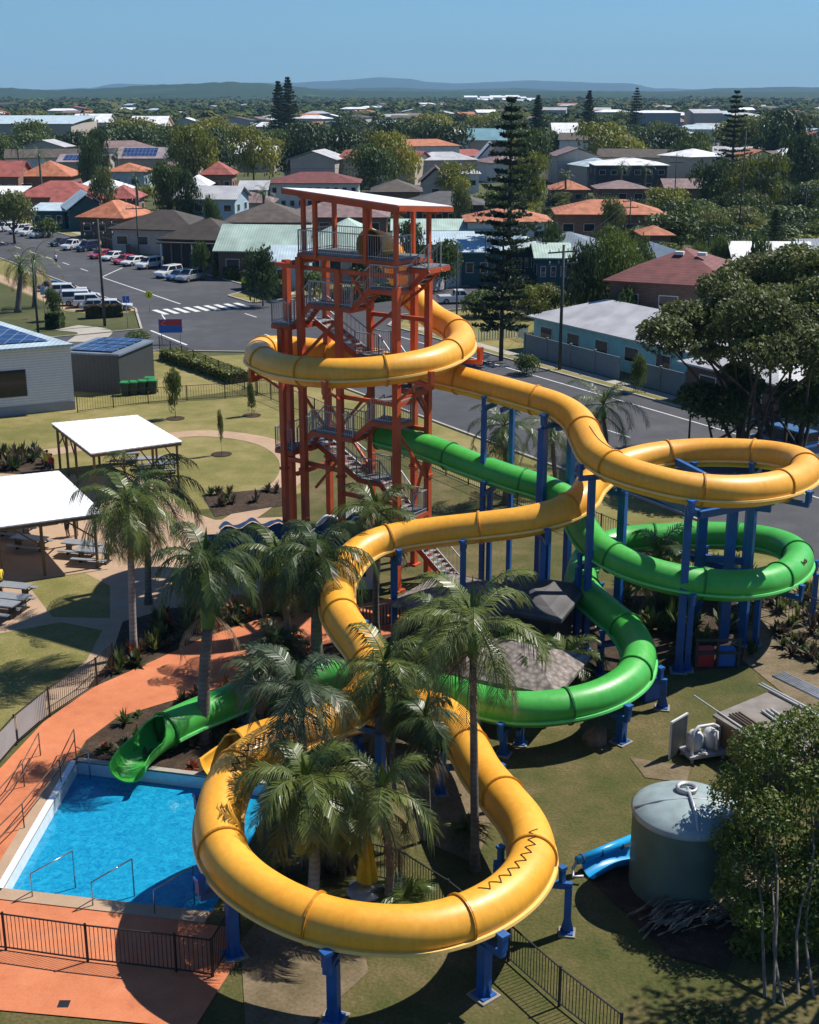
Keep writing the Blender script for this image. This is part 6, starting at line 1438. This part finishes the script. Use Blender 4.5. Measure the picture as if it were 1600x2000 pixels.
mb = MB(); mb.tube([(0, .2, 3.22), (.02, -.6, 3.12), (.02, -1.2, 2.92), (.02, -1.66, 2.55)], .05, 8); mb.tube([(-1.62, -.1, 2.72), (-.9, -.2, 3.0), (0, -.25, 3.12), (.9, -.2, 3.0), (1.62, -.1, 2.72)], .03, 6); mb.build('rib_pipe', 'galv', lid)
# blue play slide part lying beside the tank
M('bright_blue', (.01, .30, .62), rough=.35, var=.08)
p = G(1195, 1700); t = thing('loose_slide_section', 'bright blue curved slide piece lying on the grass left of the tank', 'slide piece', (p.x, p.y, 0), .55)
mb = MB(); n = 12
for lay in (0, 1):
    for i in range(9):
        for k in range(n + 1): a = pi + pi * k / n; r = .38 - .03 * lay; mb.v.append((-.9 + i * .24, r * cos(a), .42 + .12 * sin(i * .5) + r * sin(a)))
for i in range(8):
    for k in range(n): a = i * (n + 1) + k; o = 9 * (n + 1); mb.face((a, a + n + 1, a + n + 2, a + 1), 0, True); mb.face((o + a, o + a + 1, o + a + n + 2, o + a + n + 1), 0, True)
for i in range(8):
    for k in (0, n): a = i * (n + 1) + k; o = 9 * (n + 1); mb.face((a, o + a, o + a + n + 1, a + n + 1))
mb.build('trough', 'bright_blue', t)
mb = MB(); mb.tube([(-1.1, .36, .52), (1.1, .36, .6)], .13, 14); mb.build('side_tube', 'bright_blue', t)
for x in (-.95, -.2, .6): mb = MB(); mb.tube([(x, .36, .52), (x + .06, .36, .52)], .155, 14); mb.build('band', 'sail_blue', t)
mb = MB(); mb.tube([(-1.1, .36, .5), (-1.25, .36, .3), (-1.45, .1, .2), (-1.2, -.1, .25)], .05, 8); mb.build('pipe_fitting', 'galv', t)
# slab under the tank, pipe and stick pile
sheet('tank_slab', px2([(1130, 1700), (1300, 1600), (1520, 1700), (1420, 1900), (1310, 1870)]), .03, 'mulch')
rnd = random.Random(9)
mb = MB()
for k in range(230):
    f = rnd.random(); b = G(1275, 1800).lerp(G(1480, 1755), f); b = b + Vector((rnd.uniform(-.5, .6), rnd.uniform(-.9, .4), .08 + .5 * rnd.random())); a = rnd.gauss(.65, .22); L_ = rnd.uniform(.4, 1.2); d = Vector((cos(a), sin(a), rnd.uniform(-.12, .12))); mb.tube([b - d * L_ * .5, b + d * L_ * .5], rnd.uniform(.012, .035), 5)
tag(mb.build('brushwood_pile', M('sticks', (.05, .038, .03), rough=.9, col2=(.34, .28, .22), scale=3.)), 'heap of cut branches and old pipes in front of the water tank', 'pile', kind='stuff')
# pump stand, roofed deck and pipes
M('pipe_silver', (.40, .41, .43), rough=.4, metal=.4, var=.2, scale=4); M('pvc', (.55, .55, .54), rough=.45, var=.1, scale=3); M('deck_grey', (.20, .175, .155), rough=.9, var=.2, scale=2)
R0, R1_, R2_, R3_ = G(1392, 1398, 1.3), G(1503, 1352, 1.3), G(1700, 1440, 1.3), G(1545, 1492, 1.3)
c = (R0 + R2_) / 2; t = thing('pump_shelter', 'low flat roofed pump shelter with pipes on top at the right', 'shelter', (c.x, c.y, 0))
mb = MB(); mb.prism([p[:2] for p in (R0, R1_, R2_, R3_)], 1.24, 1.34); ro = mb.build('roof', 'deck_grey', t, True)
for a, b, m_ in ((R0, R0.lerp(R3_, .42), 'timber'), (R0.lerp(R3_, .46), R3_, 'wall_dark'), (R0, R1_, 'wall_dark'), (R3_, R2_, 'wall_dark')):
    cc = (R0 + R2_) / 2; a = a.lerp(cc, .06); b = b.lerp(cc, .06); mb = MB(); mb.beam(Vector((a.x, a.y, .61)), Vector((b.x, b.y, .61)), .1, 1.22); mb.build('wall_panel', m_, t, True)
def pipe(a, b, r, label, mat='pvc', n=1, gap=.16, z=1.36):
    a = Vector((a.x, a.y, z + r)); b = Vector((b.x, b.y, z + r)); d = (b - a).normalized(); s = Vector((-d.y, d.x, 0))
    for k in range(n):
        mb = MB(); q = a + s * gap * k; e = b + s * gap * k
        mb.tube([q, q.lerp(e, .5) - Vector((0, 0, .01)), e], r, 8); tag(mb.build('pipe', mat), label if n == 1 else label, 'pipe', 'pipes lying on the pump shelter roof')
pipe(G(1356, 1358, 1.4), G(1560, 1495, 1.4), .03, 'long thin pale pipe overhanging the pump shelter roof')
pipe(G(1425, 1395, 1.4), G(1570, 1490, 1.4), .04, 'dark brown pipes side by side on the pump shelter roof', 'fence_brown', 4, .14)
pipe(G(1482, 1332, 1.5), G(1660, 1425, 1.5), .045, 'pale pipe pair near the right end of the pump shelter roof', 'pvc', 2)
pipe(G(1510, 1318, 1.7), G(1690, 1405, 1.7), .055, 'bundle of silver pipes above the right end of the pump shelter', 'pipe_silver', 6, .115, 1.6)
pipe(G(1488, 1388, 1.4), G(1545, 1428, 1.4), .045, 'short pale pipes lying in the middle of the pump shelter roof', 'pvc', 3, .2)
p = G(1372, 1478); t = thing('pool_pump', 'white pool pump equipment with bent pipes on a stand beside the pump shelter', 'pump', (p.x, p.y, 0), .3)
mb = MB(); mb.box((0, 0, .25), (1.5, .9, .1)); mb.build('stand', 'galv', t)
for x in (-.62, .62):
    for y in (-.35, .35): mb = MB(); mb.box((x, y, .1), (.08, .08, .2)); mb.build('leg', 'galv', t)
for x in (-.3, .35): mb = MB(); mb.lathe([(0, .3), (.26, .3), (.3, .5), (.3, .85), (.2, 1.02), (0, 1.05)], (x, .1, 0), 20); mb.build('filter_vessel', 'pvc', t)
for pts in ([(-.62, -.3, .3), (-.62, -.3, 1.2), (-.3, -.1, 1.3), (.3, -.1, 1.3), (.62, .0, 1.1), (.62, .0, .4)], [(-.3, .1, 1.0), (-.3, -.2, 1.25)], [(.35, .1, 1.0), (.35, -.3, 1.1), (.35, -.35, .4)]): mb = MB(); mb.tube(pts, .06, 8); mb.build('pipe', 'pvc', t)
for k in range(10): mb = MB(); rr = random.Random(k); x, y = rr.uniform(-.7, .7), rr.uniform(-.45, .1); mb.tube([(x, y, .36), (x + rr.uniform(-.3, .3), y + rr.uniform(-.2, .2), .42)], .06, 8); mb.build('fitting', 'pvc', t)
t = thing('panel_board', 'pale board frame leaning at the left of the pool pump', 'board', (p.x - .9, p.y + .1, 0), .8); mb = MB(); mb.box((0, 0, .75), (1.0, .05, 1.4)); mb.build('board', 'shed_grey', t)
for a_ in (((-.52, 0, .05), (-.52, 0, 1.5)), ((-.52, 0, 1.5), (.52, 0, 1.5)), ((.52, 0, 1.5), (.52, 0, .05))): mb = MB(); mb.beam(a_[0], a_[1], .07); mb.build('frame_bar', 'frame_white', t)
# red and blue crate rack in the shade under the green loop
p = G(1400, 1305); t = thing('storage_rack', 'timber rail rack with red and blue tubs in the shade under the green loop', 'rack', (p.x, p.y, 0), .05)
for x in (-.9, 0, .9): mb = MB(); mb.box((x, 0, .7), (.09, .09, 1.4)); mb.build('post', 'pole_wood', t)
for z in (.7, 1.3): mb = MB(); mb.box((0, -.06, z), (2., .05, .1)); mb.build('rail', 'pole_wood', t)
for x, m_ in ((-.45, 'sign_red'), (.45, 'sign_blue')): mb = MB(); mb.box((x, .35, .4), (.7, .5, .75)); mb.build('tub', m_, t)
p = G(1190, 1450); t = thing('rock_feature', 'small brown rock outcrop beside the lower right green slide post', 'rock', (p.x - .5, p.y + .1, 0)); mb = MB(); mb.lathe([(.5, 0), (.48, .25), (.3, .5), (.05, .6)], n=9, sm=False); mb.v = [tuple(Vector(v) * (1 + .3 * mnoise.noise(Vector(v) * 3))) for v in mb.v]; mb.build('stone', M('rock', (.10, .07, .05), col2=(.25, .18, .13), rough=.9, scale=3), t)

# ------------------------------------------------------------------ people
M('skin', (.45, .26, .18), rough=.6, var=.05); M('shirt_red', (.45, .02, .015), rough=.8); M('shirt_yellow', (.7, .5, .02), rough=.8); M('shirt_white', (.6, .6, .6), rough=.8); M('trousers_dark', (.02, .022, .03), rough=.85); M('hair_dark', (.03, .02, .015), rough=.8)
def loft_body(t, k, rings_list, name, mat, n=10):
    mb = MB()
    for rings in rings_list: mb.tube([Vector(c) * k for c, r in rings], [r * k for c, r in rings], n)
    return mb.build(name, mat, t)
def human(px, py, rz, label, top, h=1.6):
    p = G(px, py); k = h / 1.7; t = thing('person', label, 'person', tuple(p), rz)
    # body: one surface made by remeshing overlapping tapered limbs
    limbs = [[((0, 0, .9), .15), ((0, 0, 1.1), .13), ((0, 0, 1.35), .16), ((0, 0, 1.45), .09), ((0, 0, 1.53), .055), ((0, .01, 1.6), .095), ((0, .01, 1.68), .09), ((0, 0, 1.73), .03)]]
    for s in (-1, 1): limbs += [[((s * .16, 0, 1.40), .06), ((s * .24, .02, 1.12), .045), ((s * .25, .14, .90), .032), ((s * .25, .18, .83), .03)], [((s * .09, 0, .95), .10), ((s * .11, .03 * (1 + s), .5), .065), ((s * .11, -.03, .09), .045), ((s * .11, .1, .03), .04)]]
    o = loft_body(t, k, limbs, 'body', 'skin'); rm = o.modifiers.new('remesh', 'REMESH'); rm.mode = 'VOXEL'; rm.voxel_size = .035
    loft_body(t, k, [[((0, 0, .93), .175), ((0, 0, 1.1), .155), ((0, 0, 1.36), .18), ((0, 0, 1.46), .09)]] + [[((s * .15, 0, 1.40), .075), ((s * .22, .01, 1.18), .062)] for s in (-1, 1)], 'shirt', top)
    loft_body(t, k, [[((s * .09, 0, .98), .12), ((s * .11, .03 * (1 + s), .52), .085)] for s in (-1, 1)], 'shorts', 'trousers_dark')
    mb = MB(); mb.lathe([(.09 * k, 1.62 * k), (.105 * k, 1.68 * k), (.07 * k, 1.745 * k), (0, 1.76 * k)], (0, -.015, 0), 12); mb.build('hair', 'hair_dark', t)
human(110, 518, .4, 'person in white shirt crossing the main road at the left', 'shirt_white', 1.65)
human(150, 1048, 2.2, 'person in bright red shirt standing under the larger picnic shelter', 'shirt_red', 1.65)
human(133, 1050, 1.2, 'person in pale shirt beside the one in red under the shelter', 'shirt_white', 1.6)
human(95, 925, .8, 'person in yellow shirt between the dark shrubs and the small shelter', 'shirt_yellow', 1.5)
human(103, 929, 2.8, 'person in red shirt right of the one in yellow by the small shelter', 'shirt_red', 1.4)
human(2, 1165, .8, 'person in yellow shirt at the left edge above the picnic tables', 'shirt_yellow', 1.6)
# ------------------------------------------------------------------ garden plants
def plant(x, y, r, h, mats, label, group, seed, name='garden_plant', cat='plant', n=26):
    rnd = random.Random(seed); t = thing(name, label, cat, (x, y, 0), group=group); mb = MB()
    for k in range(n):
        a = rnd.uniform(0, 6.28); el = rnd.uniform(.2, 1.4); L_ = r * rnd.uniform(.7, 1.2); d = Vector((cos(a) * cos(el), sin(a) * cos(el), sin(el) * h / r)); s = Vector((-sin(a), cos(a), 0)) * rnd.uniform(.03, .07) * (r / .4)
        m_ = d * L_ * .6; e = d * L_ + Vector((0, 0, -.12 * L_)); b = len(mb.v); mb.v += [tuple(-s * .6 + Vector((0, 0, .02))), tuple(s * .6 + Vector((0, 0, .02))), tuple(m_ + s), tuple(m_ - s), tuple(e)]; mb.face((b, b + 1, b + 2, b + 3)); mb.face((b + 3, b + 2, b + 4))
    mb.build('leaves', mats, t); return t
rnd = random.Random(31)
def in_poly(p, L_):
    c = False; j = len(L_) - 1
    for i in range(len(L_)):
        if (L_[i][1] > p[1]) != (L_[j][1] > p[1]) and p[0] < (L_[j][0] - L_[i][0]) * (p[1] - L_[i][1]) / (L_[j][1] - L_[i][1]) + L_[i][0]: c = not c
        j = i
    return c
def bed(poly, n, mats, label, group, rr=(.3, .6), hh=(.4, .9), seed=0):
    rn = random.Random(seed); xs = [p[0] for p in poly]; ys = [p[1] for p in poly]; k = 0; it = 0
    while k < n and it < 3000:
        it += 1; x = rn.uniform(min(xs), max(xs)); y = rn.uniform(min(ys), max(ys))
        if not in_poly((x, y), poly): continue
        p = G(x, y); m_ = rn.choice(mats); nm = {'leaf_red': 'red', 'leaf_orange': 'orange', 'leaf_dark': 'dark green', 'leaf_mid': 'green', 'leaf_brown': 'brown', 'leaf_olive': 'olive', 'leaf_yellow': 'yellow green'}[m_]
        fx = (x - min(xs)) / (max(xs) - min(xs)); fy = (y - min(ys)) / (max(ys) - min(ys)); h_ = rn.uniform(*hh); wd = ('tall ' if h_ > hh[0] + (hh[1] - hh[0]) * .6 else 'low ') + ('front left ', 'front middle ', 'front right ', 'back left ', 'back middle ', 'back right ')[int(fx * 2.99) + (3 if fy < .5 else 0)]
        plant(p.x, p.y, rn.uniform(*rr), h_, m_, wd + label % nm, group % nm, seed * 1000 + k); k += 1
bed([(190, 1338), (240, 1290), (290, 1230), (330, 1195), (500, 1195), (510, 1205), (390, 1248), (290, 1292), (210, 1335)], 52, ['leaf_dark', 'leaf_brown', 'leaf_olive', 'leaf_red', 'leaf_orange', 'leaf_olive', 'leaf_dark'], '%s leafed plant in the bed along the curved orange path', '%s plants in the bed along the orange path', (.3, .65), (.4, 1.2), 1)
bed([(165, 1475), (175, 1445), (240, 1402), (330, 1375), (480, 1330), (600, 1300), (620, 1400), (560, 1525)], 60, ['leaf_dark', 'leaf_dark', 'leaf_mid', 'leaf_brown', 'leaf_red', 'leaf_dark'], '%s plant in the bed behind the pool under the green slide', '%s plants in the bed behind the pool', (.3, .6), (.3, .8), 2)
bed([(420, 1325), (500, 1318), (505, 1345), (430, 1350)], 12, ['leaf_orange', 'leaf_orange', 'leaf_red'], '%s bromeliad above the green slide beside the orange path', '%s bromeliads above the green slide', (.3, .45), (.3, .5), 3)
bed([(5, 885), (85, 885), (95, 920), (5, 920)], 22, ['leaf_dark', 'leaf_brown', 'leaf_olive'], '%s shrub in the bed behind the larger picnic shelter', '%s shrubs behind the larger shelter', (.5, .9), (.8, 1.3), 4)
bed([(400, 965), (560, 955), (560, 975), (420, 990)], 10, ['leaf_brown', 'leaf_dark'], '%s shrub in the bed at the edge of the oval lawn', '%s shrubs at the oval lawn', (.4, .6), (.6, .9), 5)
bed([(660, 1280), (900, 1200), (1100, 1200), (1110, 1290), (900, 1330), (720, 1330)], 46, ['leaf_dark', 'leaf_mid', 'leaf_brown', 'leaf_red', 'leaf_dark'], '%s leafed plant in the shaded bed around the shingle hut', '%s plants around the shingle hut', (.4, .8), (.5, 1.3), 6)
bed([(1190, 1060), (1450, 1070), (1470, 1290), (1250, 1290)], 40, ['leaf_dark', 'leaf_mid', 'leaf_dark', 'leaf_olive'], '%s leafed plant in the deep shade under the green loop', '%s plants under the green loop', (.6, 1.1), (.8, 1.8), 7)
bed([(560, 1560), (700, 1600), (740, 1700), (600, 1760), (520, 1700)], 16, ['leaf_dark', 'leaf_brown', 'leaf_mid'], '%s leafed ground plant among the palms of the near loop', '%s ground plants in the near loop', (.3, .6), (.3, .7), 8)
bed([(1460, 1170), (1640, 1160), (1640, 1330), (1520, 1300)], 40, ['leaf_brown', 'leaf_olive', 'leaf_dark', 'leaf_brown'], '%s scrub plant in the rough ground right of the green loop', '%s scrub plants on the rough ground', (.4, .8), (.5, 1.1), 9)
bed([(430, 1190), (620, 1170), (640, 1200), (530, 1215)], 20, ['leaf_dark', 'leaf_red', 'leaf_mid'], '%s leafed plant at the top edge of the orange path', '%s plants at the top of the orange path', (.4, .7), (.5, 1.1), 10)
# small staked lawn trees
for px, py, pt, lab, w in ((343, 818, 722, 'young leafy tree on the lawn by the dark low fence', 36), (492, 812, 745, 'young thin tree in a mulch ring under the yellow loop', 20), (433, 888, 800, 'bare young sapling in a mulch ring on the oval lawn', 14)):
    b = G(px, py); z = P(px, pt, b.y).z; t = tree_at('round' if w > 15 else 'olive', b.x, b.y, z, w * (b.y * .95 + 5) / FOC, lab)
    sheet('mulch_ring', [(b.x + .7 * cos(a * pi / 6), b.y + .7 * sin(a * pi / 6)) for a in range(12)], .03, 'mulch')
tree_px('bush', 270, 655, 128, 60, 'yellowish shrub tree behind the grey shed', cat='shrub')
# ------------------------------------------------------------------ spreading tree over the road, right
def big_tree(label, bases, blobs, leaf, n, s, seed, bark='bark', tr=.16, stems=99, sag=0., name='spreading_tree', fill=None):
    rnd = random.Random(seed); b0 = bases[0]; t = thing(name, label, 'tree', (b0.x, b0.y, 0))
    mb = MB()
    for i, (c, rx, ry, rz) in enumerate(blobs):
        c = Vector(c); b = bases[i % len(bases)]; m_ = b.lerp(c, .45) + Vector((0, 0, c.z * .12)) + Vector((rnd.uniform(-.4, .4), rnd.uniform(-.4, .4), 0)); m_.z = max(m_.z, c.z * .4)
        low0 = Vector((b.x, b.y, -.1)) if i < stems else Vector(blobs[i % stems][0]) * .8 + b * .2
        if i >= stems: m_ = low0.lerp(c, .5)
        pts = spline([low0, low0.lerp(m_, .5) + Vector((rnd.uniform(-.3, .3), rnd.uniform(-.2, .2), 0)), m_, c - Vector((0, 0, rz * .3))], .8); mb.tube(pts, [tr * (1 if i < stems else .4) * (1 - .75 * k / (len(pts) - 1)) for k in range(len(pts))], 7, cap=False)
        for q in range(7):
            d = Vector((rnd.uniform(-1, 1) * rx, rnd.uniform(-1, 1) * ry, rnd.uniform(-.2, .8) * rz)) * .85; mb.tube([m_.lerp(c, .6), c * .5 + (c + d) * .5, c + d], [tr * .3, tr * .18, tr * .05], 4, cap=False)
    mb.build('trunk', bark, t, True); mb = MB(); crown(mb, rnd, blobs, n, s); mb.build('crown', leaf, t, True); return t
def bl(L_, Y):
    out = []
    for px, py, wpx, hpx_, dy in L_:
        c = P(px, py, Y + dy); k = (Y * .954 + 6) / FOC; out.append((tuple(c), wpx * k / 2, wpx * k / 2 * .9, hpx_ * k / 2))
    return out
big_tree('big spreading tree with many bare stems and umbrella clumps over the road at the right', [G(1455, 905), G(1475, 900), G(1440, 895), G(1500, 915), G(1530, 900), G(1560, 905)],
  bl([(1300, 655, 110, 80, 0), (1345, 622, 120, 70, 2), (1415, 570, 120, 90, 5), (1470, 545, 150, 100, 8), (1550, 530, 150, 110, 6), (1600, 600, 130, 120, 0), (1480, 625, 160, 110, -3), (1560, 680, 140, 100, -4), (1430, 655, 120, 75, 0), (1520, 600, 140, 90, 3), (1400, 620, 110, 70, 4), (1640, 540, 150, 120, 5), (1495, 690, 140, 80, -5), (1345, 655, 100, 60, 3), (1610, 700, 120, 90, -3), (1440, 590, 120, 80, 2), (1380, 690, 70, 45, -2), (1590, 640, 130, 90, -2)], 82), LEAF['olive'], 60000, .27, 3, tr=.15)
big_tree('dark thicket of low trees beside the road below the spreading tree', [G(1400, 885), G(1440, 900), G(1580, 900), G(1370, 870)],
  bl([(1370, 780, 100, 70, 0), (1420, 800, 90, 80, -1), (1460, 760, 80, 60, 1), (1570, 800, 90, 70, 0), (1610, 760, 90, 90, 0), (1440, 730, 70, 50, 3), (1540, 770, 60, 60, 3)], 83), LEAF['mid'], 14000, .28, 4, tr=.12)
# near tree bottom right with pale stems
big_tree('near leafy tree with many pale stems filling the lower right corner', [G(1495, 1950), G(1512, 1960), G(1560, 1945), G(1592, 1950), G(1535, 1968)],
  bl([(1440, 1560, 120, 150, 1), (1490, 1480, 150, 150, 1.5), (1570, 1440, 150, 130, 2), (1600, 1560, 150, 170, .5), (1500, 1620, 160, 160, 0), (1460, 1690, 120, 110, -.3), (1500, 1850, 110, 90, -.6), (1570, 1890, 100, 80, -.9), (1430, 1740, 90, 80, -.2), (1490, 1790, 120, 90, -1.2), (1550, 1830, 120, 90, -1.4), (1600, 1790, 120, 110, -1.2), (1460, 1850, 80, 60, -1.2), (1560, 1720, 170, 150, -.5), (1620, 1680, 150, 170, 0), (1520, 1790, 150, 110, -.8), (1600, 1820, 130, 120, -.6), (1440, 1640, 110, 90, .4), (1640, 1480, 120, 150, 1.5)], 33.0), LEAF['bright'], 29000, .125, 6, bark='bark_pale', tr=.05, stems=5)
big_tree('leafy tree standing mostly outside the right edge next to the near leafy tree', [G(1720, 1900), G(1760, 1860)], bl([(1700, 1500, 260, 260, 1), (1720, 1700, 280, 260, 0), (1850, 1560, 300, 300, 2), (1800, 1800, 240, 200, 0), (1680, 1850, 160, 120, -.6)], 33.5), LEAF['dark'], 9000, .2, 7, bark='bark_pale', tr=.12)
big_tree('low dark shrub tree at the bottom edge left of the near leafy tree', [G(1400, 2040)], bl([(1380, 2010, 180, 70, -.5), (1300, 2040, 160, 60, -1), (1460, 2000, 120, 80, 0)], 29.5), LEAF['dark'], 2500, .13, 8, bark='bark_pale', tr=.05)
big_tree('tall tree outside the right edge shading the lower right lawn', [Vector((15.5, 33.5, 0))], [((14.6, 31.5, 11), 1.9, 2.2, 1.5), ((16.6, 31, 12), 2.2, 2.2, 1.6), ((14.3, 32, 9.5), 1.8, 2, 1.4), ((17, 34, 8.5), 2.5, 2.5, 1.8), ((15.6, 33.5, 12), 2, 2, 1.5), ((14.8, 29.5, 10), 1.7, 1.8, 1.3)], LEAF['dark'], 4500, .22, 9, tr=.2)
for L_ in PT.values():
    for o in L_:
        for ch in list(o.children): bpy.data.objects.remove(ch)
        bpy.data.objects.remove(o)
for o in CP.values():
    for ch in list(o.children):
        for g in list(ch.children): bpy.data.objects.remove(g)
        bpy.data.objects.remove(ch)
    bpy.data.objects.remove(o)
